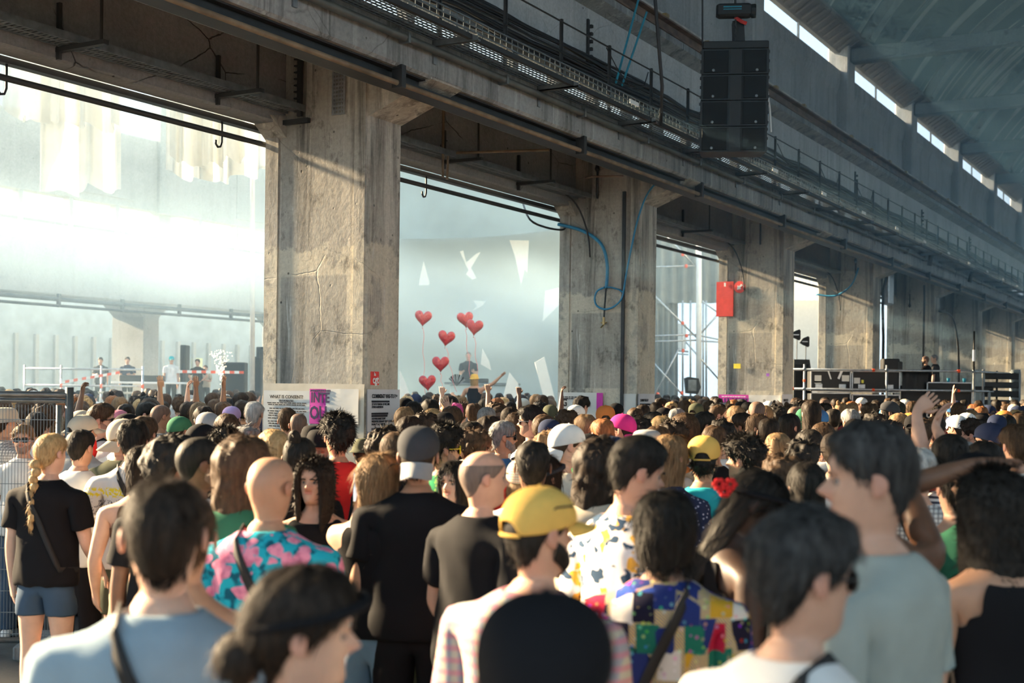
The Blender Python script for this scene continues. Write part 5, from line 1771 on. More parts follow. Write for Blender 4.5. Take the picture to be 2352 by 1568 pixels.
# ------------------------------------------------------------------ things worn on the head (shapes in head coordinates)
def cap_mesh(back=False, hole=True, peak=True):
    L = Loft()
    NC = 36
    th = [-math.pi / 2 + 2 * math.pi * k / NC for k in range(NC)]
    rings = []
    rows = 10
    hs = 1 if not back else -1
    for r_ in range(rows):
        t = r_ / (rows - 1)
        pts = []
        for k in range(NC):
            a = th[k]
            dd = abs(((math.degrees(a) - 90 * hs + 180) % 360) - 180)       # 0 at the peak side
            lo = np.interp(dd, [0, 60, 110, 180], [.148, .138, .118, .108]) if not back else np.interp(dd, [0, 60, 110, 180], [.092, .112, .138, .152])
            if hole and dd > 150:
                lo += .040 * math.sqrt(max(0, 1 - ((180 - dd) / 30) ** 2))
            hz = lo + (.2215 - lo) * math.sin(t * math.pi / 2)
            x, y = head_sec(hz, .004, np.array([math.cos(a)]), np.array([math.sin(a)]))
            p = Vector((float(x[0]), float(y[0]), hz))
            d = (p - Vector((0, Y0, .115))).normalized()
            g = .010 + .016 * max(0, d.z)
            p += d * g
            pts.append((p.x, p.y, 1.53 + p.z))
        rings.append(L.ring(pts))
    inner = L.ring([(L.v[i][0] * .95, Y0 + (L.v[i][1] - Y0) * .95, L.v[i][2] + .004) for i in rings[0]])
    L.skin(inner, rings[0])
    for a, b in zip(rings[:-1], rings[1:]): L.skin(a, b)
    L.cap(rings[-1])
    if hole:
        pts = []
        for k in range(9):
            a = R(-90 * hs + (-32 + 8 * k))
            x, y = head_sec(.115 if not back else .155, .012, np.array([math.cos(a)]), np.array([math.sin(a)]))
            pts.append((float(x[0]), float(y[0]), 1.53 + (.114 if not back else .156)))
        L.tube(pts, .0065, 6)
    tp = L.v[rings[-1][0]]
    L.tube([(0, Y0, tp[2] - .004), (0, Y0, tp[2] + .006)], [.009, .006], 8)
    return to_mesh('cap_crown', L, 1)
def peak_mesh(back=False):
    L = Loft()
    s = -1 if back else 1
    z0 = 1.53 + (.150 if not back else .094)
    top, bot = [], []
    for r_ in range(5):
        t = r_ / 4
        row_t, row_b = [], []
        for k in range(13):
            u = -1 + 2 * k / 12
            x = .072 * u
            base = (.088 if not back else .100) * math.sqrt(max(0, 1 - (u * .93) ** 2)) + .01
            y = Y0 + s * (base + ((.085 if back else .092) * math.sqrt(max(0, 1 - u * u * .96)) + .004) * t)
            z = z0 - (.060 if back else .022) * t - .020 * u * u * (.5 + .5 * t)
            row_t.append((x, y, z)); row_b.append((x, y, z - .005))
        top.append(row_t); bot.append(row_b)
    m = MB()
    m.sheet(top if back else [r[::-1] for r in top]); m.sheet(bot if not back else [r[::-1] for r in bot])
    L.v = m.v; L.f = m.f; L.c = [0.0] * len(m.v)
    return to_mesh('cap_peak', L, 1)
def bucket_mesh():
    L = Loft()
    NC = 28
    prev = None
    prof = [(.108, .085, .046), (.114, .087, .040), (.128, .090, .018), (.150, .090, .014), (.185, .086, .012), (.215, .074, .010), (.226, .055, .006), (.229, .02, .0)]
    for hz, r, g in prof:
        pts = [((r - .008 + g) * math.cos(2 * math.pi * k / NC), Y0 - .004 + (r + .012 + g) * math.sin(2 * math.pi * k / NC), 1.53 + hz + .006 * math.cos(4 * math.pi * k / NC) * (g > .04)) for k in range(NC)]
        q = L.ring(pts)
        if prev: L.skin(prev, q)
        prev = q
    L.cap(prev)
    return to_mesh('hat', L, 1)
def band_mesh(z=.155, w=.012):
    m = MB()
    rows = []
    for zz, g in ((z - w, .020), (z - w * .6, .036), (z + w * .6, .036), (z + w, .020)):
        x, y = head_sec(zz, g)
        rows.append([(a, b, 1.53 + zz + (b - Y0) * .25) for a, b in zip(x, y)])
    m.sheet(rows, closed=True)
    return m.mesh('headband', True)
def glasses_mesh(round_=False, up=0.0, width=.026):
    m = MB()
    zc, yc = 1.53 + .112 + up * .075, .115 - up * .012
    tilt = up * .5
    lens = MB()
    for sd in (-1, 1):
        pts = []
        for k in range(14):
            a = 2 * math.pi * k / 14
            e = 1.0 if round_ else .7
            x = sd * .033 + width * spow(math.cos(a), e)
            z = zc + (.020 if not round_ else .024) * spow(math.sin(a), e)
            pts.append((x, yc - abs(x) * .22, z))
        lens.prism([(p[0], p[2]) for p in pts], 1, yc - .012, yc - .008)
        m.tube(pts + [pts[0]], .0030 if not round_ else .0055, 5, False)
        m.tube([(sd * .060, yc - .014, zc + .008), (sd * .083, yc - .030, zc + .008), (sd * .088, Y0 - .005, zc + .006), (sd * .082, Y0 - .03, zc - .012)], .0032, 5)
    m.tube([(-.010, yc - .002, zc + .004), (.010, yc - .002, zc + .004)], .003, 5)
    return m.mesh('frame', True), lens.mesh('lens')
def eye_mesh():
    m = MB(); m.lathe([(.001, -.0105), (.007, -.008), (.0105, 0), (.007, .008), (.001, .0105)], 10)
    return m.mesh('eye', True)
def iris_mesh():
    m = MB(); m.lathe([(.001, -.0052), (.0042, -.003), (.0052, 0), (.0042, .003), (.001, .0052)], 8)
    return m.mesh('iris', True)
def brow_mesh():
    m = MB(); m.tube([(-.018, .0, .001), (-.002, .002, .003), (.016, -.006, -.003)], [.0034, .0040, .0018], 6)
    return m.mesh('eyebrow', True)
def plug_mesh():
    m = MB()
    m.lathe([(.003, -.004), (.005, -.001), (.005, .003), (.003, .005)], 8, (.0, 0, 0))
    return m.mesh('earplug', True)

# ------------------------------------------------------------------ people's materials
def skin_mat(name, c):
    t = NT(name)
    at_ = t.node('ShaderNodeAttribute', attribute_name='tint')
    n = t.noise(t.co(), 14, 3)
    col = t.ramp(n, [(0.3, tuple(q * .90 for q in c)), (0.7, tuple(min(1, q * 1.06) for q in c))])
    red = (c[0] * .82, c[1] * .45, c[2] * .45)
    col = t.mix(t.math('MULTIPLY', at_.outputs['Fac'], .75, clamp=True), col, red)
    col = t.mix(t.math('MULTIPLY', t.math('MULTIPLY', at_.outputs['Fac'], -1.0), .6, clamp=True), col, tuple(q * .35 for q in c))
    return t.done(col, 0.52, Subsurface_Weight=0.12, Subsurface_Radius=(.02, .008, .004), Subsurface_Scale=.5)
SK = {k: skin_mat('skin_' + k, c) for k, c in dict(pale=(.66, .41, .30), fair=(.58, .335, .235), tan=(.47, .26, .165), olive=(.40, .225, .135), brown=(.20, .10, .06), dark=(.045, .023, .016)).items()}
def hair_mat(name, c, c2):
    t = NT(name)
    n = t.noise(t.co(scale=(60, 60, 9)), 1.0, 3, .6)
    col = t.ramp(n, [(0.3, c), (0.75, c2)])
    t.bump(t.noise(t.co(scale=(90, 90, 14)), 1.0, 2), .5, .004)
    return t.done(col, 0.62, Specular_IOR_Level=.18)
HR = {k: hair_mat('hair_' + k, a, b) for k, (a, b) in dict(black=((.010, .009, .008), (.030, .025, .021)), dark=((.013, .009, .007), (.040, .027, .019)), brown=((.038, .023, .014), (.105, .062, .035)),
      light=((.14, .085, .045), (.30, .19, .10)), blond=((.32, .20, .09), (.58, .40, .20)), grey=((.12, .12, .12), (.33, .33, .33)), silver=((.35, .34, .32), (.62, .60, .57)), ginger=((.17, .065, .025), (.36, .15, .06)),
      pink=((.55, .06, .22), (.75, .12, .35)), pepper=((.012, .011, .011), (.075, .072, .070)), stubble=((.13, .085, .065), (.20, .13, .10)), shadow=((.26, .165, .13), (.34, .21, .16)), shade=((.13, .10, .085), (.20, .15, .125))).items()}
FAB = {}
def fab(name, c, rough=.85):
    if name not in FAB:
        t = NT('cloth_' + name)
        n = t.noise(t.co(), 7, 4)
        col = t.ramp(n, [(0.3, tuple(q * .88 for q in c)), (0.7, tuple(min(1, q * 1.08) for q in c))])
        t.bump(t.noise(t.co(), 260, 2), .15, .002)
        FAB[name] = t.done(col, rough, Specular_IOR_Level=.12)
    return FAB[name]
CLOTH = dict(black=(.011, .011, .013), white=(.72, .72, .71), grey=(.33, .34, .35), bluegrey=(.27, .36, .43), sage=(.36, .40, .37), navy=(.025, .035, .075), blue=(.05, .16, .36), red=(.62, .030, .030),
             teal=(.03, .42, .48), green=(.04, .16, .09), khaki=(.28, .24, .16), beige=(.55, .48, .38), pink=(.70, .25, .33), lilac=(.45, .33, .58), yellow=(.76, .47, .12), orange=(.72, .23, .06), denim=(.05, .085, .135),
             lightdenim=(.16, .27, .38), maroon=(.18, .02, .03), charcoal=(.05, .052, .058), olive=(.09, .095, .06), cream=(.70, .66, .56), magenta=(.70, .04, .25), brown=(.12, .07, .045), plum=(.10, .03, .09))
for k, c in CLOTH.items(): fab(k, c)
def pattern(name, fn):
    t = NT('cloth_' + name)
    FAB[name] = t.done(fn(t), .85, Specular_IOR_Level=.12)
def floral_pink(t):
    w = t.mix(.10, t.co(), t.noise(t.co(), 9, 2, color=True))
    b = t.ramp(t.noise(t.co(), 22, 3), [(.42, (.01, .10, .15)), (.52, (.02, .40, .50))])
    leaf = t.voro(w, 20)
    return t.mix(t.ramp(leaf, [(.47, 1.0), (.51, 0.0)]), b, t.ramp(t.noise(t.co(), 30, 2), [(.35, (.55, .16, .26)), (.6, (.82, .30, .42))]))
pattern('flamingo', floral_pink)
def floral_white(t):
    w = t.mix(.12, t.co(), t.noise(t.co(), 12, 2, color=True))
    base = (.74, .72, .74)
    o = t.mix(t.ramp(t.voro(w, 17), [(.30, 1.0), (.34, 0.0)]), base, (.80, .42, .06))
    w2 = t.mix(.12, t.co(loc=(.03, .05, .02)), t.noise(t.co(), 14, 2, color=True))
    return t.mix(t.ramp(t.voro(w2, 15), [(.33, 1.0), (.37, 0.0)]), o, (.03, .06, .11))
pattern('whiteflower', floral_white)
def patchwork(t):
    w = t.co(scale=(13, 13, 10))
    vn = t.node('ShaderNodeTexVoronoi', distance='CHEBYCHEV'); t.put(vn.inputs['Vector'], w); vn.inputs['Scale'].default_value = 1.0; vn.inputs['Randomness'].default_value = .55
    cell = vn.outputs['Color']
    h = t.xyz(cell)[0]
    c = t.ramp(h, [(0.0, (.02, .035, .16)), (.22, (.42, .015, .05)), (.34, (.012, .012, .03)), (.52, (.45, .02, .28)), (.64, (.62, .60, .58)), (.73, (.015, .15, .11)), (.84, (.55, .32, .03)), (.92, (.03, .07, .32))], 'CONSTANT')
    c = t.mix(t.ramp(vn.outputs['Distance'], [(.475, 0.0), (.485, 1.0)]), c, t.ramp(t.wave(t.co(), 60, 'DIAGONAL'), [(.4, (.70, .50, .12)), (.6, (.06, .10, .30))], 'CONSTANT'))
    sm = t.voro(t.co(), 42, 'F1', 'Color')
    return t.mix(t.ramp(t.voro(t.co(), 42), [(.26, .4), (.3, 0.0)]), c, sm)
pattern('patchwork', patchwork)
def plaid(c0, c1, c2, sc):
    def fn(t):
        a = t.ramp(t.wave(t.co(), sc, 'X'), [(.55, 0.0), (.62, 1.0)]); b = t.ramp(t.wave(t.co(), sc, 'Z'), [(.55, 0.0), (.62, 1.0)])
        return t.mix(t.math('MULTIPLY', b, .6), t.mix(t.math('MULTIPLY', a, .6), c0, c1), c2)
    return fn
pattern('plaid_pastel', plaid((.44, .42, .36), (.16, .22, .36), (.52, .16, .24), 9))
pattern('plaid_grey', plaid((.62, .62, .60), (.12, .12, .14), (.16, .16, .17), 14))
pattern('checks_pale', plaid((.62, .60, .46), (.40, .44, .34), (.55, .20, .16), 22))
def stripes(c0, c1, sc):
    return lambda t: t.mix(t.ramp(t.wave(t.co(), sc, 'Z'), [(.5, 0.0), (.56, 1.0)]), c0, c1)
pattern('stripe_navy', stripes((.03, .045, .10), (.25, .38, .50), 11))
pattern('stripe_white', stripes((.70, .70, .69), (.05, .05, .07), 13))
def doodle(t):
    n = t.noise(t.co(scale=(1, 1, 1)), 32, 3, .6, 1.5)
    z = t.xyz(t.co())[2]
    band = t.math('MULTIPLY', t.smooth(z, 1.02, 1.06), t.smooth(z, 1.30, 1.27))
    c = t.mix(t.math('MULTIPLY', t.ramp(n, [(.53, 0.0), (.56, 1.0)]), band), (.70, .69, .67), (.10, .10, .13))
    b2 = t.math('MULTIPLY', t.smooth(z, 1.29, 1.31), t.smooth(z, 1.37, 1.35))
    return t.mix(t.math('MULTIPLY', t.ramp(t.noise(t.co(), 20, 2, .5, 2), [(.47, 0.0), (.5, 1.0)]), b2), c, (.80, .66, .05))
pattern('doodle_tee', doodle)
def speck(base, spot, sc, size=.25):
    return lambda t: t.mix(t.ramp(t.voro(t.co(), sc), [(size, 1.0), (size + .05, 0.0)]), base, spot)
pattern('speck_white', speck((.70, .70, .71), (.16, .20, .32), 55))
pattern('speck_navy', speck((.025, .035, .08), (.45, .47, .60), 45, .22))
pattern('tropic_green', speck((.03, .30, .12), (.25, .55, .12), 30, .35))
MM = dict(lens=plain('dark_lens', (.012, .012, .014), .12), eye=plain('eye_white', (.30, .25, .22), .25), yellowframe=plain('yellow_frame', (.85, .62, .03), .35), blackframe=plain('black_frame', (.012, .012, .012), .35),
          steelframe=plain('steel_frame', (.5, .5, .5), .3, .8), plug=plain('neon_earplug', (.55, .85, .05), .5), cup=plain('white_cup', (.80, .78, .74), .45, 0, .05), strap=plain('black_strap', (.010, .010, .011), .7),
          screen=None, mesh=plain('pale_mesh', (.65, .64, .6), .6))
SHOE = shoe_mesh()

# ------------------------------------------------------------------ assembling one person
_cache = {}
def cached(key, fn):
    if key not in _cache: _cache[key] = fn()
    return _cache[key]
def part(name, me, mat, parent, mw=None):
    """mesh data may be shared: the material sits on the object"""
    o = bpy.data.objects.new(name, me)
    COL.objects.link(o)
    if not me.materials: me.materials.append(None)
    o.material_slots[0].link = 'OBJECT'
    o.material_slots[0].material = mat
    o.parent = parent
    if mw is not None: o.matrix_local = mw
    return o
_seed = [0]
HANDS = {}
SPOTS = []
def person(px, py, depth, head=0, label='', group=None, top='tee', cloth='black', legs='trousers', legcloth='denim', hair='short', haircol='dark', skin='fair', hat=None, hatcol='black',
           pose=None, beard=None, glasses=None, face=False, unique=False, strap=None, plug=None, levels=1, on=0.0, cat='person', build=None, height=None, peakcol=None):
    """px, py: where the photograph shows the top of the head; depth: forward distance; head: compass heading of the body, 0 = away from the viewer"""
    _seed[0] += 1
    sp = dict(pose or {})
    sp['seed'] = sp.get('seed', _seed[0] if unique else 1)
    if build: sp['wide'], sp['deep'], sp['thick'] = build
    P = at(px, py, depth)
    full = 1.530 + .222 + {None: {'bald': .0, 'buzz': .004, 'fade': .03, 'curly': .05, 'afro': .075, 'wavy': .036, 'bun': .03, 'lowbun': .032}.get(hair, .018)}.get(hat, .032)
    sc = (P.z - on) / full
    if height: sc = height / full
    root = empty('person', (P.x, P.y, on), -R(head))
    root.scale = (sc, sc, sc)
    key = repr(sorted((k, (sorted(v.items()) if isinstance(v, dict) else v)) for k, v in sp.items()))
    bm_, HM = cached(('b', key, levels), lambda: body_mesh(sp, levels))
    part('body', bm_, SK[skin], root)
    # put the head, not the feet, over the measured place
    hc = HM @ Vector((0, Y0, 1.64))
    off = Matrix.Rotation(-R(head), 4, 'Z') @ Vector((hc.x, hc.y, 0))
    root.location.x -= off.x * sc; root.location.y -= off.y * sc
    if top: part({'tank': 'tank_top', 'crop': 'crop_top', 'shirt': 'shirt', 'long': 'sweater'}.get(top, 'tshirt'), cached(('t', key, top, levels), lambda: shirt_mesh(sp, top, levels)), FAB[cloth], root)
    if legs: part({'shorts': 'shorts', 'brief': 'shorts'}.get(legs, 'trousers'), cached(('l', key, legs, levels), lambda: pants_mesh(sp, legs, levels)), FAB[legcloth], root)
    st = sp.get('stance', ((.02, .03), (.02, -.02)))
    for sd, (fx, fy) in ((1, st[0]), (-1, st[1])):
        t = (.84 - .05) / .78
        part('shoe', SHOE, FAB['white'] if _seed[0] % 3 else FAB['black'], root, Matrix.Translation((sd * (.088 + fx * t), fy * t + .01, 0)))
    if hair and hair != 'bald':
        hs = (_seed[0] % 3) if not unique else _seed[0]
        strands = (3600 if hair in ('curly', 'afro', 'wavy', 'lowbun', 'longcurly') else 1800) if unique else 520
        h = part('hair' if hair != 'buzz' else 'stubble', cached(('h', hair, hs, strands, hat in ('cap', 'backcap', 'bucket', 'beanie')), lambda: hair_mesh(hair, hs * 7.3, strands, hat in ('cap', 'backcap', 'bucket', 'beanie'))), HR[haircol if hair != 'buzz' else ('black' if skin in ('brown', 'dark') else 'grey' if haircol == 'grey' else 'stubble')], root, HM)
    if hat == 'cap' or hat == 'backcap':
        c = part('cap', cached(('cap', hat), lambda: cap_mesh(hat == 'backcap', hat == 'cap' or True)), FAB[hatcol], root, HM)
        part('cap_peak', cached(('peak', hat), lambda: peak_mesh(hat == 'backcap')), FAB[peakcol or hatcol], c)
    elif hat == 'bucket':
        part('bucket_hat', cached(('bucket',), bucket_mesh), FAB[hatcol], root, HM)
    elif hat == 'beanie':
        part('beanie', cached(('beanie',), lambda: cap_mesh(False, False)), FAB[hatcol], root, HM)
    elif hat == 'band':
        part('headband', cached(('band',), band_mesh), FAB[hatcol], root, HM)
    if beard: part('beard', cached(('beard', beard), lambda: beard_mesh(beard == 'full')), HR['shadow' if beard != 'full' else haircol if haircol != 'silver' else 'grey'], root, HM)
    if glasses:
        kind = glasses
        fr, ln = cached(('g', kind), lambda: glasses_mesh(kind == 'round', 1.0 if kind == 'up' else 0.0))
        g = part('sunglasses', fr, MM['yellowframe'] if kind == 'round' else MM['steelframe'] if kind == 'steel' else MM['blackframe'], root, HM)
        part('lens', ln, MM['lens'], g)
    if face:
        for sd in (-1, 1):
            e = part('eye', cached(('eye',), eye_mesh), MM['eye'], root, HM @ Matrix.Translation((sd * .031, .0885, 1.53 + .1125)))
            part('iris', cached(('iris',), iris_mesh), MM['blackframe'], e, Matrix.Translation((0, .0075, 0)))
            part('eyebrow', cached(('brow',), brow_mesh), HR[haircol if haircol not in ('silver', 'blond') else 'brown'], root, HM @ Matrix.Translation((sd * .031, .113, 1.53 + .130)) @ Matrix.Diagonal((sd, 1, 1, 1)))
    if plug:
        part('earplug', cached(('plug',), plug_mesh), MM['plug'], root, HM @ Matrix.Translation((.085 * plug, Y0 - .004, 1.53 + .104)))
    if strap:
        # a bag strap over one shoulder, lying on the shirt
        sh = [c for c in root.children if c.name.split('.')[0] in ('tshirt', 'shirt', 'tank_top', 'sweater')]
        if sh:
            me = sh[0].data
            bvh = BVHTree.FromPolygons([v.co for v in me.vertices], [p.vertices for p in me.polygons])
            sgn = strap
            pts = []
            def cast(o_, d_):
                h_ = bvh.ray_cast(Vector(o_), Vector(d_))
                if h_[0] is not None: pts.append(h_[0] + h_[1] * .005)
            for k in range(13):
                t_ = k / 12
                cast((sgn * (.080 - .225 * t_), -.6, 1.455 - .50 * t_), (0, 1, 0))
            cast((-sgn * .6, 0, .945), (sgn, 0, 0))
            for k in range(12, -1, -1):
                t_ = k / 12
                cast((sgn * (.080 - .225 * t_), .6, 1.43 - .475 * t_), (0, -1, 0))
            cast((sgn * .085, -.01, 1.9), (0, 0, -1))
            if len(pts) > 6:
                m = MB()
                rows = []
                for i, p in enumerate(pts):
                    t_ = (pts[(i + 1) % len(pts)] - pts[i - 1]).normalized()
                    n_ = Vector((p.x, p.y, 0)).normalized()
                    w_ = t_.cross(n_).normalized() * .017
                    rows.append([p - w_, p - w_ + n_ * .004, p + w_ + n_ * .004, p + w_])
                rows.append(rows[0])
                m.sheet(rows)
                part('bag_strap', m.mesh('bag_strap', True), MM['strap'], root)
    root['label'] = label; root['category'] = cat
    SPOTS.append((root.location.x, root.location.y, px, py, depth, root))
    for side, key_ in ((1, 'ra'), (-1, 'la')):
        S_, E_, W_, u_, f_, h_ = arm_path(side, sp.get(key_, DOWN), sp.get('wide', 1.0))
        HANDS[(root.name, key_)] = Matrix.Translation(root.location) @ Matrix.Rotation(-R(head), 4, 'Z') @ (Vector((W_ + h_ * .085)) * sc)
    if group: root['group'] = group
    return root
# ------------------------------------------------------------------ heart balloons
M['foil'] = None
def foil():
    t = NT('red_foil')
    t.bump(t.noise(t.co(), 9, 3, .6, .8), .6, .05)
    return t.done((.50, .003, .006), .18, .35, Coat_Weight=1.0, Coat_Roughness=.06)
M['foil'] = foil()
M['ribbon'] = plain('pink_ribbon', (.85, .22, .25), .5)
hL = Loft()
NH = 28
prev = None
def heart(t_):
    x = 16 * math.sin(t_) ** 3
    y = 13 * math.cos(t_) - 5 * math.cos(2 * t_) - 2 * math.cos(3 * t_) - math.cos(4 * t_)
    return x / 33.0, (y + 2.5) / 33.0
rings_ = []
for k in range(9):
    a_ = math.pi * k / 8
    sc__ = max(.05, math.sin(a_) ** .55) if 0 < k < 8 else .05
    yy = -.20 * math.cos(a_)
    pts = []
    for i in range(NH):
        x, z = heart(2 * math.pi * i / NH)
        crk = 1 + .02 * math.sin(i * 5) * (k in (3, 5))
        pts.append((x * sc__ * crk, yy, z * sc__ * crk))
    rings_.append(hL.ring(pts))
for a_, b_ in zip(rings_[:-1], rings_[1:]): hL.skin(a_, b_)
hL.cap(rings_[0], False); hL.cap(rings_[-1])
hL.tube([(0, 0, -.42), (0, 0, -.52)], [.015, .03], 6)
heart_me = to_mesh('balloon', hL, 1); heart_me.materials.append(M['foil'])
bal = [(972, 732, 'leftmost of the upper balloons', 975, 905, 0, 5), (1069, 735, 'behind another heart, highest right', 1082, 880, 20, -8), (1090, 753, 'in front of the pair on the right', 1100, 900, -10, 6),
       (1025, 778, 'in the middle, above the round one', 1047, 900, 10, 8), (1012, 837, 'second lowest, over the lowest heart', 1018, 905, -5, 0), (982, 880, 'lowest, just above the crowd', 1000, 920, 5, -4)]
for px_, py_, lab, ex, ey, rz, tl in bal:
    c = at(px_, py_, 28.0 + (.4 if py_ == 735 else 0))
    r_ = empty('heart_balloon', c, R(rz)); tag(r_, 'red foil heart balloon, ' + lab, 'balloon', 'red heart balloons')
    q = put('foil', heart_me, r_); q.scale = (.41, .40, .425); q.rotation_euler = (0, R(tl), 0)
    e = at(ex, ey, 28.0) - c
    m = MB(); pts = []
    for k in range(9):
        u = k / 8
        pts.append((e.x * u + .02 * math.sin(u * 14), e.y * u, -.20 + (e.z + .2) * u))
    m.tube(pts, .005, 5)
    rb = m.build('ribbon', M['ribbon'], r_, True); rb.matrix_parent_inverse = Matrix.Rotation(-R(rz), 4, 'Z')
# ================================================================== the crowd: near people one by one
G_ = 'festival crowd'
def P_(px, py, Y, head, label, **kw):
    return person(px, py, Y, head, label, unique=True, **kw)
# --- out of focus, closest to the viewer
P_(378, 1098, 2.75, -4, 'person in blue grey tee with black strap, seen from behind, nearest left', cloth='bluegrey', hair='short', haircol='dark', skin='pale', strap=-1, legcloth='charcoal', pose=dict(pitch=6, yaw=-6, wide=1.12, deep=1.05))
P_(705, 1288, 2.40, 62, 'person with dark wavy hair and headband in profile, bottom of the picture', cloth='black', hair='lowbun', haircol='dark', skin='pale', face=True, hat='band', hatcol='black', pose=dict(pitch=-4, yaw=18, tilt=4))
P_(1252, 1338, 1.62, 8, 'person in black cap filling the bottom centre, seen from behind', hat='beanie', hatcol='black', hair='short', haircol='black', cloth='black', skin='tan', pose=dict(pitch=-8))
P_(1240, 1110, 3.45, 34, 'bearded person in bright yellow cap and pastel plaid shirt', top='shirt', cloth='plaid_pastel', hat='cap', hatcol='yellow', hair='short', haircol='black', skin='fair', beard='full', face=True, glasses='up', pose=dict(yaw=22, wide=1.15, deep=1.1))
P_(1528, 1126, 3.90, 10, 'person with dark bob haircut in colourful patchwork shirt', top='shirt', cloth='patchwork', hair='bob', haircol='black', skin='fair', strap=1, legcloth='black', pose=dict(yaw=4, wide=1.05))
P_(1850, 1158, 2.50, 45, 'person with curly grey brown hair, sunglasses and white tee, bottom right', cloth='white', hair='wavy', haircol='pepper', skin='fair', glasses='plain', face=True, strap=1, pose=dict(yaw=26, pitch=-3))
P_(2000, 962, 3.05, -50, 'tall person in sage grey tee with greying hair, face in profile', cloth='sage', hair='fade', haircol='pepper', skin='fair', face=True, legcloth='charcoal', pose=dict(yaw=-28, wide=1.12, deep=1.05, ra=dict(up=(.14, -.05, -1), fo=(.02, .12, -1)), la=dict(up=(.2, .05, -1), fo=(.05, .3, -1))))
P_(424, 1132, 3.40, -12, 'person in black tank top with bare arm beside the flowered shirt', top='tank', cloth='black', hair='short', haircol='brown', skin='tan', pose=dict(ra=dict(up=(.35, .08, -1), fo=(.15, .25, -1))), legcloth='flamingo', legs='shorts')
P_(1734, 1054, 4.45, 80, 'person in black top with long black braids and red flowers', top='crop', cloth='black', hair='back', haircol='black', skin='dark', face=True, hat='band', hatcol='black', legcloth='black', pose=dict(pitch=-28, yaw=12))
# --- second rank
P_(118, 993, 7.40, 12, 'person with blond braid, black tee and denim shorts beside the fence', cloth='black', hair='braid', haircol='blond', skin='pale', legs='brief', legcloth='denim', strap=-1, pose=dict(yaw=16, ra=dict(up=(.2, .12, -1), fo=(-.02, .75, -.75))))
P_(622, 1049, 4.60, 8, 'bald person in pink and turquoise flowered shirt with black strap', top='shirt', cloth='flamingo', hair='bald', haircol='dark', skin='tan', strap=-1, legcloth='navy', pose=dict(yaw=14, pitch=-2, wide=1.12, deep=1.08))
P_(1112, 1026, 5.15, 48, 'balding person in black tee looking sideways, yellow earplug', cloth='black', hair='thin', haircol='shade', skin='fair', face=True, plug=1, legcloth='black', pose=dict(yaw=24, wide=1.08, deep=1.08, la=dict(up=(.22, -.02, -1), fo=(-.1, .55, -.8))))
P_(962, 974, 5.70, 4, 'tall person in black tee and dark backward cap with grey peak', cloth='black', hat='backcap', hatcol='charcoal', peakcol='grey', hair='short', haircol='dark', skin='tan', legcloth='black', pose=dict(wide=1.12, deep=1.02))
P_(868, 1042, 5.75, 18, 'person with long sunlit brown hair and black tank top', top='tank', cloth='black', hair='long', haircol='light', skin='fair', legcloth='lightdenim', glasses='up', pose=dict(yaw=14, la=dict(up=(.12, .62, -.35), fo=(.05, .45, .9), curl=1.0)))
P_(1463, 992, 4.65, 52, 'person in white shirt with navy and orange flowers', top='shirt', cloth='whiteflower', hair='fade', haircol='black', skin='fair', face=True, plug=1, pose=dict(yaw=22, pitch=-12))
P_(724, 1052, 6.30, 172, 'person with long dark curls and black tank top facing the viewer', top='tank', cloth='black', hair='longcurly', haircol='dark', skin='fair', face=True, pose=dict(yaw=24, ra=CUP), legcloth='black')
P_(776, 947, 8.20, -12, 'dark curly haired person in red polo with white collar stripe', top='shirt', cloth='red', hair='curly', haircol='black', skin='tan', pose=dict(yaw=-14))
P_(1302, 969, 7.50, 44, 'person in white backward cap and pale shirt with thin strap', top='shirt', cloth='cream', hat='backcap', hatcol='white', hair='short', haircol='brown', skin='pale', face=True, strap=-1, pose=dict(yaw=24, pitch=-6))
P_(1617, 997, 7.00, 8, 'person in pale yellow cap and turquoise top', cloth='teal', hat='cap', hatcol='yellow', hair='curly', haircol='black', skin='tan', pose=dict(yaw=6, ra=dict(up=(.25, .5, .0), fo=(.6, .1, .42), ha=(.8, .1, .1), curl=.6)))
P_(1219, 928, 10.8, -58, 'bearded person in sunglasses and speckled white tee looking left', cloth='speck_white', hair='wavy', haircol='black', skin='fair', face=True, beard='stubble', glasses='steel', strap=1, pose=dict(yaw=-20))
P_(1156, 965, 9.40, 56, 'grey haired bearded person in blue tee and dark sunglasses', cloth='blue', hair='short', haircol='grey', skin='tan', face=True, beard='full', glasses='plain', pose=dict(yaw=18))
P_(1022, 972, 7.60, 44, 'person in round yellow sunglasses with afro hair', top='shirt', cloth='tropic_green', hair='curly', haircol='black', skin='tan', face=True, beard='stubble', glasses='round', pose=dict(yaw=28))
P_(1203, 1049, 6.50, 20, 'person in pale checked cap with neck flap', hat='beanie', hatcol='checks_pale', hair='mid', haircol='light', skin='fair', cloth='beige')
P_(1250, 1040, 6.70, 30, 'person with dark hair under a wide charcoal headband', hat='band', hatcol='charcoal', hair='mid', haircol='dark', skin='tan', cloth='cream', pose=dict(yaw=15))
P_(1046, 1058, 6.6, 190, 'small face with dark hair peeking past the balding person', hair='mid', haircol='black', skin='pale', face=True, cloth='black', pose=dict(yaw=20))
P_(235, 924, 10.4, 46, 'curly haired person in dark sunglasses and white tee with red straps', cloth='white', hair='wavy', haircol='brown', skin='fair', face=True, glasses='plain', beard='stubble', strap=1, pose=dict(yaw=36))
P_(306, 962, 7.95, -10, 'person in white tee printed with yellow and black doodles', cloth='doodle_tee', hair='wavy', haircol='black', skin='fair', strap=-1, legs='shorts', legcloth='olive', pose=dict(la=dict(up=(.5, .1, -1), fo=(.1, .8, -.3))))
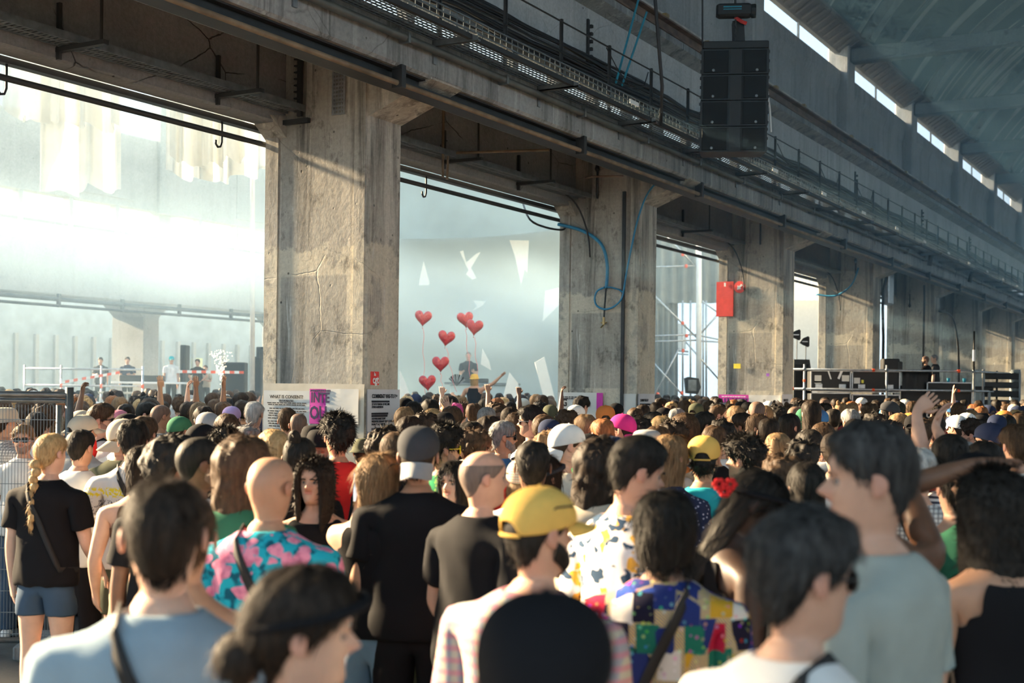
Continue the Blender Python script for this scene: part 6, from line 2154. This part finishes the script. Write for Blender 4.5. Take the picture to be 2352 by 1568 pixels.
P_(326, 1025, 7.00, -8, 'person with straight brown hair, bare shoulders and tattooed arm', top='crop', cloth='brown', hair='mid', haircol='dark', skin='fair', legcloth='khaki', pose=dict(la=dict(up=(.25, -.05, -1), fo=(.05, .5, -.8))))
P_(418, 1038, 6.40, 6, 'person in washed black cap with white tee', cloth='white', hat='backcap', hatcol='charcoal', hair='short', haircol='dark', skin='tan', pose=dict(yaw=10))
P_(508, 1020, 6.90, 12, 'person with dark wavy ponytail hair and black tank top', top='tank', cloth='black', hair='longcurly', haircol='dark', skin='fair', legcloth='khaki', pose=dict(yaw=10))
P_(2275, 968, 8.40, -34, 'person in navy cap with red mark and glasses at right', cloth='white', hat='backcap', hatcol='navy', hair='short', haircol='dark', skin='fair', face=True, glasses='plain', pose=dict(yaw=-28))
P_(2336, 972, 7.90, -6, 'brown haired person in white tee with backpack strap, right edge', cloth='white', hair='wavy', haircol='brown', skin='fair', strap=1)
P_(2184, 996, 6.30, 14, 'dark haired person in striped tee with both arms raised', cloth='stripe_white', hair='short', haircol='black', skin='fair', pose=dict(yaw=20, la=dict(up=(-.075, .17, .21), fo=(.03, .05, .224), ha=(-.08, .02, .075), curl=.9, spread=.25), ra=dict(up=(-.15, .12, .21), fo=(-.085, .15, .16), ha=(.04, .02, .1), curl=.9, spread=.25)))
P_(2284, 1083, 4.00, -14, 'person with long dark curls, and black top, hand of another on head', top='tank', cloth='black', hair='longcurly', haircol='black', skin='tan', legcloth='black', pose=dict(yaw=-5))
P_(2002, 1022, 4.30, 0, 'dark haired person hidden behind sage tee, braceleted arm reaching right', hair='mid', haircol='black', skin='brown', top='tank', cloth='charcoal', pose=dict(ra=dict(up=(-.02, .19, .20), fo=(.248, .0, .087), ha=(1, .05, .05), curl=.35)))
P_(2195, 1060, 5.60, -4, 'person in white sleeveless top behind the sage tee', top='tank', cloth='white', hair='short', haircol='dark', skin='fair', legcloth='black')
P_(2110, 1026, 6.20, 20, 'short grey haired person right behind the sage tee', hair='short', haircol='silver', skin='fair', cloth='plaid_grey', strap=-1)
P_(1538, 996, 6.9, 30, 'person with long fair hair in speckled navy shirt', top='shirt', cloth='speck_navy', hair='long', haircol='light', skin='fair', pose=dict(pitch=-10, yaw=10))
P_(1573, 947, 9.6, -14, 'brown haired person in navy striped tee', cloth='stripe_navy', hair='wavy', haircol='brown', skin='fair', pose=dict(yaw=-18))
P_(1708, 996, 7.2, -30, 'dark haired person turned left behind the braided person', cloth='beige', hair='curly', haircol='black', skin='fair', face=True, pose=dict(yaw=-24))
P_(1486, 976, 7.4, 10, 'person in grey felt hat behind the flowered white shirt', hat='bucket', hatcol='grey', hair='short', haircol='dark', skin='tan', cloth='navy')
P_(1405, 998, 6.6, 22, 'person in dark navy cap and black tee, ginger beard', hat='cap', hatcol='navy', hair='short', haircol='ginger', beard='full', skin='pale', cloth='black', pose=dict(yaw=30, wide=1.2, deep=1.2))
P_(660, 936, 12.2, -6, 'short haired person reading the consent poster', hair='short', haircol='brown', skin='fair', cloth='black')
P_(686, 949, 11.8, 4, 'bald person with yellow earplug beside the consent poster', hair='buzz', haircol='dark', skin='pale', cloth='charcoal', plug=1)
P_(734, 978, 8.9, 160, 'bearded person in black hat with goggles facing the viewer', hat='bucket', hatcol='black', hair='short', haircol='black', beard='stubble', skin='olive', face=True, cloth='black')
P_(584, 921, 12.5, 10, 'white haired person in black tee left of the broad pillar', hair='short', haircol='silver', skin='fair', cloth='black')
P_(55, 974, 9.9, 175, 'person in sunglasses facing the viewer behind the fence', hair='short', haircol='light', glasses='plain', face=True, beard='stubble', skin='fair', cloth='white')
P_(12, 928, 10.3, 30, 'person in wide beige hat behind the fence', hat='bucket', hatcol='beige', hair='short', haircol='dark', skin='tan', cloth='plaid_grey')
P_(1336, 907, 17.2, 22, 'tall dark haired person looking down before the sketch poster', hair='wavy', haircol='black', skin='fair', cloth='black', pose=dict(yaw=25, pitch=-10))
P_(1391, 929, 12.4, 2, 'person in orange and red backward cap', hat='cap', hatcol='orange', hair='short', haircol='brown', skin='fair', cloth='teal')
P_(1430, 948, 10.2, -40, 'person in hot pink cap and sunglasses', hat='backcap', hatcol='magenta', hair='short', haircol='dark', skin='fair', glasses='plain', cloth='magenta', pose=dict(yaw=-20))
P_(1890, 970, 9.2, 10, 'short brown haired person in white tee, right of centre', hair='short', haircol='brown', skin='fair', cloth='white', pose=dict(yaw=8))
P_(950, 921, 13.6, -8, 'dark haired person in white tee with hand raised to head', hair='short', haircol='black', skin='fair', cloth='white', pose=dict(ra=dict(up=(.75, .2, .15), fo=(-.35, .1, .95), curl=.3, twist=1.2)))
P_(518, 981, 7.7, 6, 'dark haired person in white tee with printed letters', hair='curly', haircol='black', skin='tan', cloth='white')

# the waving woman carried on shoulders
w_ = P_(1090, 856, 28.0, 12, 'person in yellow bucket hat waving from someone\'s shoulders', hat='bucket', hatcol='yellow', hair='mid', haircol='blond', skin='tan', top='tank', cloth='black', legs='brief', legcloth='maroon', on=.66,
        pose=dict(ra=dict(up=(.80, .1, .42), fo=(.72, .1, .68), curl=.15), la=dict(up=(.5, .15, -.8), fo=(.35, .2, .2), curl=1.2), stance=((.12, .14), (.12, .14))))
P_(1093, 921, 28.1, 8, 'person carrying the one in yellow bucket hat', hair='buzz', haircol='dark', skin='tan', cloth='charcoal', pose=dict(wide=1.0))

# --- performers and crew behind
def stage_person(px, py, Y, head, label, floor_z, **kw):
    p = person(px, py, Y, head, label, on=floor_z, **kw)
    return p
stage_person(231, 820, 38.6, 175, 'bearded person in dark tee leaning on the hazy stage rail', 1.30, hair='short', haircol='dark', cloth='charcoal', legcloth='black', pose=dict(ra=FOLD, la=DOWN))
stage_person(293, 819, 38.6, 170, 'person in dark tee standing at the hazy stage table', 1.30, hair='short', haircol='dark', cloth='navy', legcloth='black', pose=dict(la=FOLD))
stage_person(394, 817, 38.4, 160, 'person in white tee and cap on the hazy stage', 1.30, hat='cap', hatcol='teal', hair='short', cloth='white', legcloth='black')
stage_person(423, 829, 39.2, 175, 'person in pale tee and beige shorts on stage', 1.30, hair='short', haircol='brown', cloth='cream', legs='shorts', legcloth='beige')
stage_person(454, 824, 38.3, 185, 'person in black tee with lanyard by the sparks', 1.30, hair='short', haircol='dark', cloth='black', legcloth='black', pose=dict(ra=dict(up=(.5, -.1, -.8), fo=(-.6, .3, -.5)), la=dict(up=(.5, -.1, -.8), fo=(-.6, .3, -.5))))
stage_person(472, 838, 39.0, 190, 'person with arms folded half hidden by sparks', 1.30, hair='short', haircol='brown', cloth='beige', legcloth='charcoal', pose=dict(ra=FOLD, la=FOLD))
stage_person(1076, 808, 44.6, 180, 'hazy performer behind the table and balloons', 1.20, hair='buzz', haircol='dark', cloth='charcoal', legcloth='black', skin='pale', pose=dict(ra=CUP, la=CUP))
stage_person(2126, 817, 30.2, -50, 'bearded bald person on the control platform', 1.42, hair='buzz', haircol='dark', beard='full', skin='tan', cloth='black', legcloth='black', pose=dict(yaw=-20))
stage_person(2146, 814, 30.9, -60, 'bald person in dark tee behind, on control platform', 1.42, hair='buzz', haircol='grey', skin='pale', cloth='charcoal', legcloth='black', pose=dict(yaw=-20))

# --- things held
def cup(pos, label, tilt=0):
    m = MB(); m.lathe([(.026, -.06), (.028, -.055), (.038, .05), (.0395, .058), (.036, .056), (.033, .04)], 14)
    tag(m.build('cup', MM['cup'], None, True, False, pos, (0, R(tilt), 0)), label, 'cup')
roots = {r[5]['label']: r[5] for r in SPOTS}
def hand_of(start, key):
    for lab, r in roots.items():
        if lab.startswith(start): return HANDS[(r.name, key)]
cup(hand_of('person with long dark curls and black tank top facing', 'ra') + Vector((0, -.04, .02)), 'translucent cup held by the dark curled person', 4)
hp = hand_of('person with long sunlit brown hair', 'la')
ph = empty('phone', hp + Vector((0, .0, .035)), R(-10)); tag(ph, 'phone with bright screen held up over the crowd', 'phone')
m = MB(); m.bbox(-.037, .037, -.004, .004, -.075, .075, .004); m.build('case', M['black'], ph)
t = NT('lit_screen'); t.done(t.ramp(t.noise(t.co(), 14, 2), [(.4, (.25, .55, .70)), (.6, (.9, .92, .95))]), .3); t.put(t.b.inputs['Emission Color'], (.6, .75, .85, 1)); t.b.inputs['Emission Strength'].default_value = .8
m = MB(); m.box(-.033, .033, -.0055, -.004, -.070, .070); m.build('screen', t.m, ph)
fan_p = at(1049, 880, 28.0)
fn = empty('hand_fan', fan_p); tag(fn, 'open folding fan held above the crowd by balloons', 'fan')
for k in range(9):
    a = R(35 + k * 13)
    m = MB(); m.add([(0, 0, -.06), (.22 * math.cos(a - .09), .004 * (k % 2), -.06 + .26 * math.sin(a - .09)), (.22 * math.cos(a + .09), .006, -.06 + .26 * math.sin(a + .09)), (0, .006, -.06)], [(0, 1, 2, 3), (3, 2, 1, 0)])
    m.build('fan_blade', M['black'] if k % 2 else M['galv_dark'], fn)
# red backpack worn at the left
bpk = at(194, 1028, 9.9)
bk = empty('backpack', bpk, R(-20)); tag(bk, 'red plush backpack between white tees near fence', 'backpack')
m = MB(); m.lathe([(.02, -.20), (.12, -.18), (.17, -.05), (.16, .08), (.10, .16), (.02, .19)], 14); q = m.build('bag', FAB['red'], bk, True); q.scale = (.62, .45, .62)
m = MB(); m.lathe([(.004, -.03), (.026, -.015), (.03, 0), (.026, .015), (.004, .03)], 10); q = m.build('eye_patch', M['white'], bk, True); q.location = (.02, -.075, .02)
m = MB(); m.lathe([(.003, -.016), (.013, -.008), (.016, 0), (.013, .008), (.003, .016)], 8); q = m.build('eye_dot', M['blue_strap'], bk, True); q.location = (.025, -.098, .02)
# red flowers in the braided person's hair
for k in range(3):
    p = at(1652 + 13 * k, 1112 + 16 * (k % 2), 4.30)
    fl = empty('hair_flower', p); tag(fl, ['red fabric flower in black braids, nearest the bob hair', 'red fabric flower in black braids, middle one', 'red fabric flower in black braids, nearest the face'][k], 'flower')
    for i in range(6):
        a = 2 * math.pi * i / 6
        m = MB(); m.lathe([(.002, -.009), (.009, -.005), (.011, 0), (.008, .006), (.002, .009)], 8, (.014 * math.cos(a), .006 * (i % 2), .014 * math.sin(a))); m.build('petal', FAB['red'], fl, True)
# printed letters on the white tee
def print_on(start, txt, size, z, mat, dx=0.0, front=False):
    for lab, r in roots.items():
        if not lab.startswith(start): continue
        sh = [c for c in r.children if c.name.split('.')[0] in ('tshirt', 'shirt')][0]
        me = sh.data
        bvh = BVHTree.FromPolygons([v.co for v in me.vertices], [p.vertices for p in me.polygons])
        tm = text_mesh(txt, size, 'CENTER', 0, .002)
        sg = 1 if front else -1
        for v in tm.vertices:
            h = bvh.ray_cast(Vector((-sg * (v.co.x + dx) * -1 * -1 if front else v.co.x + dx, sg * .6, z + v.co.y)), Vector((0, -sg, 0)))
            y = h[0].y if h[0] is not None else sg * .12
            v.co = Vector((v.co.x + dx, y + sg * .006, z + v.co.y))
        tm.materials.append(mat)
        o = bpy.data.objects.new('lettering', tm); COL.objects.link(o); o.parent = sh
print_on('dark haired person in white tee with printed', 'N G', .11, 1.28, M['ink'], .02)

# ================================================================== the rest of the crowd, head by head as the photograph shows them
DYY = ([8, 15, 22, 30, 35, 50, 63, 80, 100, 123, 150, 200], [26, 20.5, 17.5, 15, 13.8, 11.3, 9.6, 8.4, 7.4, 6.7, 6.1, 5.2])
def depth_of(px, py):
    if px < 165: return 9.75 + .03 * (1000 - py)
    return float(np.interp(py - (895 + .012 * (px - 1176)), *DYY))
# x, y of the head top, heading, hair style, hair colour, hat, hat colour, cloth, extra
ROWS = '''187 939 30 short dark backcap beige white|191 950 20 short dark cap beige grey|272 939 40 short brown backcap pink white|289 927 0 short dark - - black|293 947 30 short dark cap black white|339 921 60 wavy black - - navy|370 929 20 buzz dark - - grey
413 907 0 curly brown - - green|442 915 10 short brown cap cream white|457 924 -10 mid light - - beige|468 931 0 wavy dark - - black|495 915 -20 wavy brown - - grey|547 907 0 short black beanie black black|532 931 30 mid dark cap lilac white|477 944 10 short dark backcap grey navy
522 949 5 short brown - - charcoal|464 970 0 short black beanie black black|283 959 20 short light backcap beige olive|332 954 -15 wavy brown - - white|413 954 10 short dark beanie green green|232 996 60 long black - - black 10.1|388 971 -20 curly ginger - - maroon
398 995 0 afro black - - black|457 1002 40 buzz black - - white|566 981 -30 longcurly grey - - black|556 1004 10 longcurly brown - - green|102 925 0 curly brown - - black|84 945 20 wavy dark - - white|117 947 -10 wavy light - - blue
140 957 5 curly light - - black|70 1000 -10 long blond - - grey|30 985 150 short dark - - plaid_grey|186 985 20 short black - - white 9.9|628 987 -10 long blond - - white|687 994 10 bun black - - black|641 1009 40 mid light - - cream
719 969 0 short black bucket black black 9.6|838 999 20 short dark bucket olive khaki 9.0|885 980 60 curly dark - - grey|910 990 20 short brown - - black|993 939 0 mid blond - - white
1021 944 10 short black beanie black black|1039 931 -20 wavy brown - - navy|1047 924 0 short pink - - white|1088 924 10 wavy brown - - grey|1118 934 30 short grey - - black|1149 931 160 short brown - - green|1123 953 -5 wavy dark - - white|1172 934 0 short dark - - beige
1088 980 10 curly brown - - red|1082 966 -20 wavy black - - navy|975 945 10 curly dark - - green|930 935 0 long light - - white|942 955 20 long dark - - black|1201 913 10 short light cap cream black
1249 951 5 short brown - - black|1186 948 0 longcurly brown - - white|1240 944 20 short black - - grey|1303 939 -10 curly brown - - black|1323 928 20 short brown cap white blue|1265 987 15 curly light - - khaki|1224 1012 0 short black - - speck_white|1415 924 0 short black backcap black black
1476 928 0 short dark - - navy|1458 936 -20 short brown - - white|1466 952 -10 afro black - - black|1502 944 10 wavy black - - green|1525 934 20 short black beanie black black|1555 937 0 short grey - - white|1573 919 10 mid brown - - black|1599 924 -10 short dark cap olive grey
1627 918 20 wavy brown - - black|1650 929 40 short brown - - white|1619 944 30 wavy black - - red|1657 962 0 curly black - - white|1706 946 -10 wavy dark - - black|1690 932 10 mid light - - navy|1675 926 0 short dark - - green|1730 936 20 short black - - white
1354 993 60 long dark cap black pink|1375 1008 20 longcurly dark - - beige|1262 960 0 short dark cap navy white|1545 963 10 curly dark - - orange|1520 955 -10 mid blond - - black|1510 978 0 long brown - - grey|1640 975 20 short brown - - black|1345 950 -30 wavy light - - white
1385 960 10 short ginger - - tropic_green|1756 930 0 short light - - grey|1782 929 10 afro black - - navy|1813 924 -10 bun brown - - white|1828 933 20 buzz light - - beige|1849 935 0 mid brown backcap green black|1880 938 -10 long light beanie blue white|1896 915 60 buzz light - - pink
1878 930 0 buzz dark - - white|1914 938 -40 short black - - navy|1933 921 0 bun light - - black|1953 938 10 wavy grey - - khaki|1979 912 -60 short dark cap white black|1998 924 20 curly brown - - white|2013 920 0 short dark - - green|2037 933 10 short dark cap blue grey
2064 921 -10 short black - - black|2096 921 20 mid brown - - olive|2065 946 10 wavy light - - white|2091 946 0 short dark beanie orange black|2099 950 20 short black cap black navy|2187 925 -50 short brown beanie blue teal|2198 951 10 short dark cap white blue|2221 946 0 short light cap white grey
2234 959 -10 curly dark - - black|2289 917 20 fade black - - orange|2307 940 10 short black beanie orange teal|2289 950 0 short dark beanie navy teal|2312 950 -10 short black - - green|2341 948 10 short brown - - white|1765 959 0 short dark - - white|1814 950 10 long black - - black
1787 990 20 pony light - - navy|1841 1007 10 curly black - - white|1797 1040 -10 curly brown - - black|1852 1062 20 mid black - - black|2216 1012 0 buzz grey - - grey|2260 1012 -10 short black - - white|2242 1034 10 short black beanie black green|1920 990 -20 wavy dark - - plaid_grey
1965 960 10 wavy black - - white|2010 945 0 afro black - - navy|2040 962 -15 curly dark - - black|2120 960 20 wavy brown - - red|2150 955 0 short dark - - white|1860 985 10 short black - - khaki|1740 950 -10 long brown - - white|2330 1010 10 short black - - speck_navy|15 960 0 curly dark - - black'''
COLW = dict(black='black', dark='dark', brown='brown', light='light brown', blond='blond', grey='grey', silver='white', ginger='auburn', pink='pink')
STW = dict(short='short {} hair', wavy='wavy {} hair', curly='curly {} hair', afro='big round {} hair', long='long straight {} hair', longcurly='long curly {} hair', mid='shoulder length {} hair', bob='{} bob hair', bun='{} hair in a bun', pony='{} ponytail', braid='{} braid', buzz='shaved head', fade='cropped {} hair')
ANCH = [(170, 'behind the wire fence'), (330, 'near the backpack'), (480, 'below the stage rails'), (603, 'left of the broad pillar'), (925, 'before the broad pillar'), (1110, 'below the heart balloons'), (1280, 'right of the balloons'),
        (1505, 'before the hose pillar'), (1648, 'below the scaffold tower'), (1822, 'before the red panel pillar'), (2070, 'before the black cases'), (2240, 'before the platform corner'), (9999, 'at the right edge')]
HATW = dict(cap='cap', backcap='backward cap', bucket='bucket hat', beanie='beanie')
def crowd_label(px, Y, style, hc, hat, hatcol, cloth):
    anc = next(a for lim, a in ANCH if px < lim)
    cw = {'plaid_grey': 'grey checked', 'speck_white': 'speckled white', 'speck_navy': 'speckled navy', 'tropic_green': 'green patterned', 'olive': 'olive green'}.get(cloth, cloth)
    look = ('%s %s' % ({'checks_pale': 'checked'}.get(hatcol, hatcol), HATW[hat])) if hat else STW[style].format(COLW[hc])
    if Y < 11.5: return 'person with %s and %s top %s' % (look, cw, anc)
    return 'person with %s deep in the crowd %s' % (look, anc)
TPOSE = [dict(), dict(yaw=25), dict(yaw=-25), dict(pitch=-8), dict(yaw=12, tilt=5), dict(yaw=-45), dict(yaw=45), dict(ra=UP), dict(la=UPF), dict(ra=UPF, la=UP), dict(la=POINT), dict(ra=PHONE)]
SKINS = ['fair', 'pale', 'tan', 'fair', 'olive', 'fair', 'tan', 'brown', 'pale', 'fair']
crng = random.Random(11)
def limit_depth(px, Y):
    """people seen in front of a pillar stand on this side of it"""
    for x0, x1, lim in ((590, 930, 12.3), (1270, 1510, 18.3), (1640, 1825, 23.8)):
        if x0 < px < x1: Y = min(Y, lim)
    return Y
def in_pillar(x, y, r=.32):
    s, v = x * US.x + y * US.y, x * UV.x + y * UV.y
    return any(s0 - r < s < s0 + P_LEN + r and V_NEAR - r < v < V_FAR + r for s0 in pil_s)
def free_spot(px, py, Y, gap=.44):
    for k in range(40):
        Yt_ = limit_depth(px, Y + (k + 1) // 2 * .11 * (1 if k % 2 else -1))
        if px < 178 and Yt_ < 9.66: continue
        p = at(px, py, Yt_)
        if 1.52 < p.z < 1.93 and not in_pillar(p.x, p.y) and all((p.x - q[0]) ** 2 + (p.y - q[1]) ** 2 > gap * gap for q in SPOTS):
            return Yt_
    return None
rest = []
def crowd_person(px, py, Y, head, style, hc, hat, hatcol, cloth, pose=None):
    top = 'tank' if style in ('long', 'mid', 'pony') and crng.random() < .4 else 'tee'
    long_ = style in ('long', 'mid', 'pony', 'longcurly', 'bun', 'bob')
    pz = pose if pose is not None else TPOSE[crng.randrange(7)]
    r = person(px, py, Y, head, crowd_label(px, Y, style, hc, hat, hatcol, cloth), G_, top, cloth, crng.choice(['trousers', 'shorts', 'trousers']), crng.choice(['denim', 'black', 'khaki', 'lightdenim', 'charcoal', 'olive']),
               style, hc, 'brown' if (hc == 'black' and style in ('buzz', 'afro')) else crng.choice(SKINS) if hc != 'black' else crng.choice(['tan', 'olive', 'brown', 'fair']), hat, hatcol, pz,
               beard='stubble' if (not long_ and crng.random() < .3) else None, glasses=('plain' if crng.random() < .12 and not hat else None), face=(Y < 10 and abs(head) > 25))
    rest.append((px, r))
for item in ROWS.replace('\n', '|').split('|'):
    f = item.split()
    px, py, head = int(f[0]), int(f[1]), int(f[2])
    Y = free_spot(px, py, float(f[8]) if len(f) > 8 else depth_of(px, py))
    if Y is None: continue
    crowd_person(px, py, Y, head, f[3], f[4], None if f[5] == '-' else f[5], None if f[6] == '-' else f[6], f[7])
n_named = len(SPOTS)
# raised hands seen over the far heads
for k, (px, py, pose) in enumerate(((8, 917, dict(la=UP)), (108, 925, dict(ra=UPF)), (372, 920, dict(ra=UPF)), (432, 922, dict(la=UP)), (450, 919, dict(ra=UP)), (513, 921, dict(la=UP)), (556, 918, dict(ra=UPF)), (925, 924, dict(ra=UP)), (1028, 921, dict(ra=PHONE)), (1060, 922, dict(la=UPF)),
                                  (1172, 922, dict(la=UPF)), (1240, 921, dict(la=UPF, ra=UPF)), (1895, 925, dict(la=POINT)), (2150, 928, dict(ra=UP)))):
    Y = free_spot(px, py, depth_of(px, py) + 1.0, .3)
    if Y: crowd_person(px, py, Y, crng.randint(-20, 20), crng.choice(['short', 'wavy', 'curly']), crng.choice(['dark', 'black', 'brown']), None, None, crng.choice(['black', 'white', 'navy']), pose)
# far heads that still show between and above the nearer ones
sky = np.full(2400, 2000.0)
def note(px, py, Y):
    w = int(.11 * CAM_F / Y)
    a, b = max(0, int(px) - w), min(2399, int(px) + w)
    if b > a: sky[a:b] = np.minimum(sky[a:b], py)
for q in SPOTS: note(q[2], q[3], q[4])
cand = []
for _ in range(9000):
    Y = crng.uniform(7.5, 34.5); px = crng.uniform(-10, 2362)
    h = min(1.88, max(1.56, crng.gauss(1.73, .07)))
    py = (895 + .012 * (px - 1176)) + (CAM_H - h) * CAM_F / Y
    cand.append((Y, px, py))
cand.sort()
far_stuff = []
HAIRS = ['short', 'wavy', 'curly', 'mid', 'long', 'short', 'bun', 'buzz', 'afro', 'short', 'curly']
for Y, px, py in cand:
    p = at(px, py, Y)
    if limit_depth(px, Y) != Y or in_pillar(p.x, p.y): continue
    if p.x > 5.6 and p.y > 28.3: continue
    if Y < 12.5 or 590 < px < 930 or 1275 < px < 1505: continue
    a, b = max(0, int(px) - int(.05 * CAM_F / Y)), min(2399, int(px) + int(.05 * CAM_F / Y) + 1)
    if b <= a or py > np.mean(sky[a:b]) - (2.0 if Y > 16 else 6): continue
    if any((p.x - q[0]) ** 2 + (p.y - q[1]) ** 2 < .23 for q in SPOTS) or any((p.x - q[0]) ** 2 + (p.y - q[1]) ** 2 < .16 for q in far_stuff): continue
    note(px, py, Y)
    if len(SPOTS) < 312:
        st_ = crng.choice(HAIRS); hc = crng.choice(['black', 'dark', 'dark', 'brown', 'brown', 'light', 'blond', 'ginger'])
        hat = crng.choice([None] * 9 + ['cap', 'backcap', 'beanie', 'bucket'])
        crowd_person(px, py, Y, crng.randint(-35, 35), st_, hc, hat, crng.choice(['black', 'charcoal', 'beige', 'navy', 'olive', 'grey', 'white']) if hat else None, crng.choice(['black', 'white', 'grey', 'navy', 'green', 'beige', 'red', 'blue']))
    else:
        far_stuff.append((p.x, p.y, p.z))
print('crowd', len(SPOTS), 'far', len(far_stuff), 'named', n_named)
if far_stuff:
    # past three hundred people: the smallest, farthest ones as one mass
    bm_src = cached(('b', 'far'), lambda: body_mesh(dict(), 0))[0]
    hm_src = hair_mesh('short', 1.0, 0); sh_src = shirt_mesh(dict(), 'tee', 0); pt_src = pants_mesh(dict(), 'trousers', 0)
    mb = MB()
    for k, (x, y, z) in enumerate(far_stuff):
        sc = z / 1.77
        rz = Matrix.Rotation(crng.uniform(-.5, .5), 3, 'Z')
        for mi, me in ((0, bm_src), (1 + k % 3, hm_src), (4 + k % 4, sh_src), (8, pt_src)):
            mb.cur = mi
            mb.add([rz @ (v.co * sc) + Vector((x, y, 0)) for v in me.vertices], [tuple(p.vertices) for p in me.polygons])
    tag(mb.build('crowd', [SK['fair'], HR['dark'], HR['brown'], HR['black'], FAB['black'], FAB['white'], FAB['navy'], FAB['grey'], FAB['denim']], smooth=True), 'mass of the farthest people in the crowd', None, None, 'stuff')
# labels that single each one out
from collections import defaultdict
by = defaultdict(list)
for px, r in rest: by[r['label']].append((px, r))
ORD = ['leftmost', 'second from left', 'third from left', 'fourth from left', 'fifth from left', 'sixth from left', 'seventh from left', 'eighth from left']
for lab, lst in by.items():
    if len(lst) == 1: continue
    lst.sort(key=lambda q: q[0])
    for k, (px, r) in enumerate(lst):
        if len(lab.split()) > 13: lab = lab.replace('deep in the crowd ', '').replace('person with', 'person,')
        if len(lab.split()) > 13 and ' top ' in lab: lab = lab[:lab.index(' and ')] + ' ' + lab[lab.index(' top ') + 5:]
        r['label'] = lab + ', ' + ('rightmost' if k == len(lst) - 1 else ORD[min(k, 7)])
# ------------------------------------------------------------------ haze in the air (stage smoke in the neighbouring hall, thin haze in this one)
def haze(name, label, pts0, pts1, dens, color, aniso, grid=True, noisy=None):
    m = MB(); m.box(pts0[0], pts1[0], pts0[1], pts1[1], pts0[2], pts1[2])
    t = NT(name)
    t.t.nodes.remove(t.b)
    vol = t.node('ShaderNodeVolumePrincipled')
    vol.inputs['Color'].default_value = (*color, 1)
    vol.inputs['Anisotropy'].default_value = aniso
    if noisy:
        noisy(t, vol, dens)
    else:
        vol.inputs['Density'].default_value = dens
    t.link(vol.outputs[0], t.t.nodes['Material Output'].inputs['Volume'])
    o = m.build(name, t.m, grid=grid)
    tag(o, label, None, None, 'stuff')
    return o
def plume(t, c, r):
    """soft cloud of thicker smoke: centre and radii along s, v, z"""
    mp = t.co(loc=tuple(-a / b for a, b in zip(c, r)), scale=tuple(1 / b for b in r))
    ln = t.node('ShaderNodeVectorMath', operation='LENGTH')
    t.link(mp, ln.inputs[0])
    return t.smooth(ln.outputs['Value'], 1.0, 0.0)
def smoke(t, vol, dens):
    n = t.noise(t.co(scale=(0.16, 0.16, 0.34)), 1.0, 3, 0.55, 0.8)
    n = t.ramp(n, [(0.30, 0.2), (0.72, 1.0)])
    a = plume(t, (13.6, 14.2, 3.85), (8.5, 4.2, 1.2))
    b = plume(t, (32.5, 19.2, 4.4), (7.0, 4.8, 1.9))
    d = t.math('ADD', t.math('MULTIPLY', n, dens), t.math('MULTIPLY', t.math('ADD', t.math('MULTIPLY', a, 0.23), t.math('MULTIPLY', b, 0.42)), n))
    t.link(d, vol.inputs['Density'])
haze('stage_smoke', 'drifting white stage smoke in the hall beyond the pillars', (4, 9.9, 0.02), (66, 40.5, 11.5), 0.011, (0.60, 0.83, 1.0), 0.35, True, smoke)
haze('hall_haze', 'thin haze over the crowd, blue stage light put into its colour', (14, -11, 3.4), (70, 7.2, 10.0), 0.017, (0.36, 0.70, 1.0), 0.3)  # blue scatter colour stands in for a blue stage light
# repeats of the fixtures: tell each apart by its place along the hall
for grp in ('notched strips on girder wall', 'cable tray brackets', 'plates on the wire basket', 'sagging wires on the railing', 'cables under the edge beam', 'cables along the walkway'):
    mem = [o for o in COL.objects if o.parent is None and o.get('group') == grp]
    def along(o):
        c = sum((Vector(b) for b in o.bound_box), Vector()) / 8
        return c.z if grp == 'cables along the walkway' else c.x
    mem.sort(key=along)
    words_ = ['first', 'second', 'third', 'fourth', 'fifth', 'sixth', 'seventh', 'eighth', 'ninth', 'tenth', 'eleventh', 'twelfth']
    for k, o in enumerate(mem):
        o['label'] += ', %s from %s' % (words_[k], 'below' if grp == 'cables along the walkway' else 'left')
bpy.data.scenes.remove(_bench)
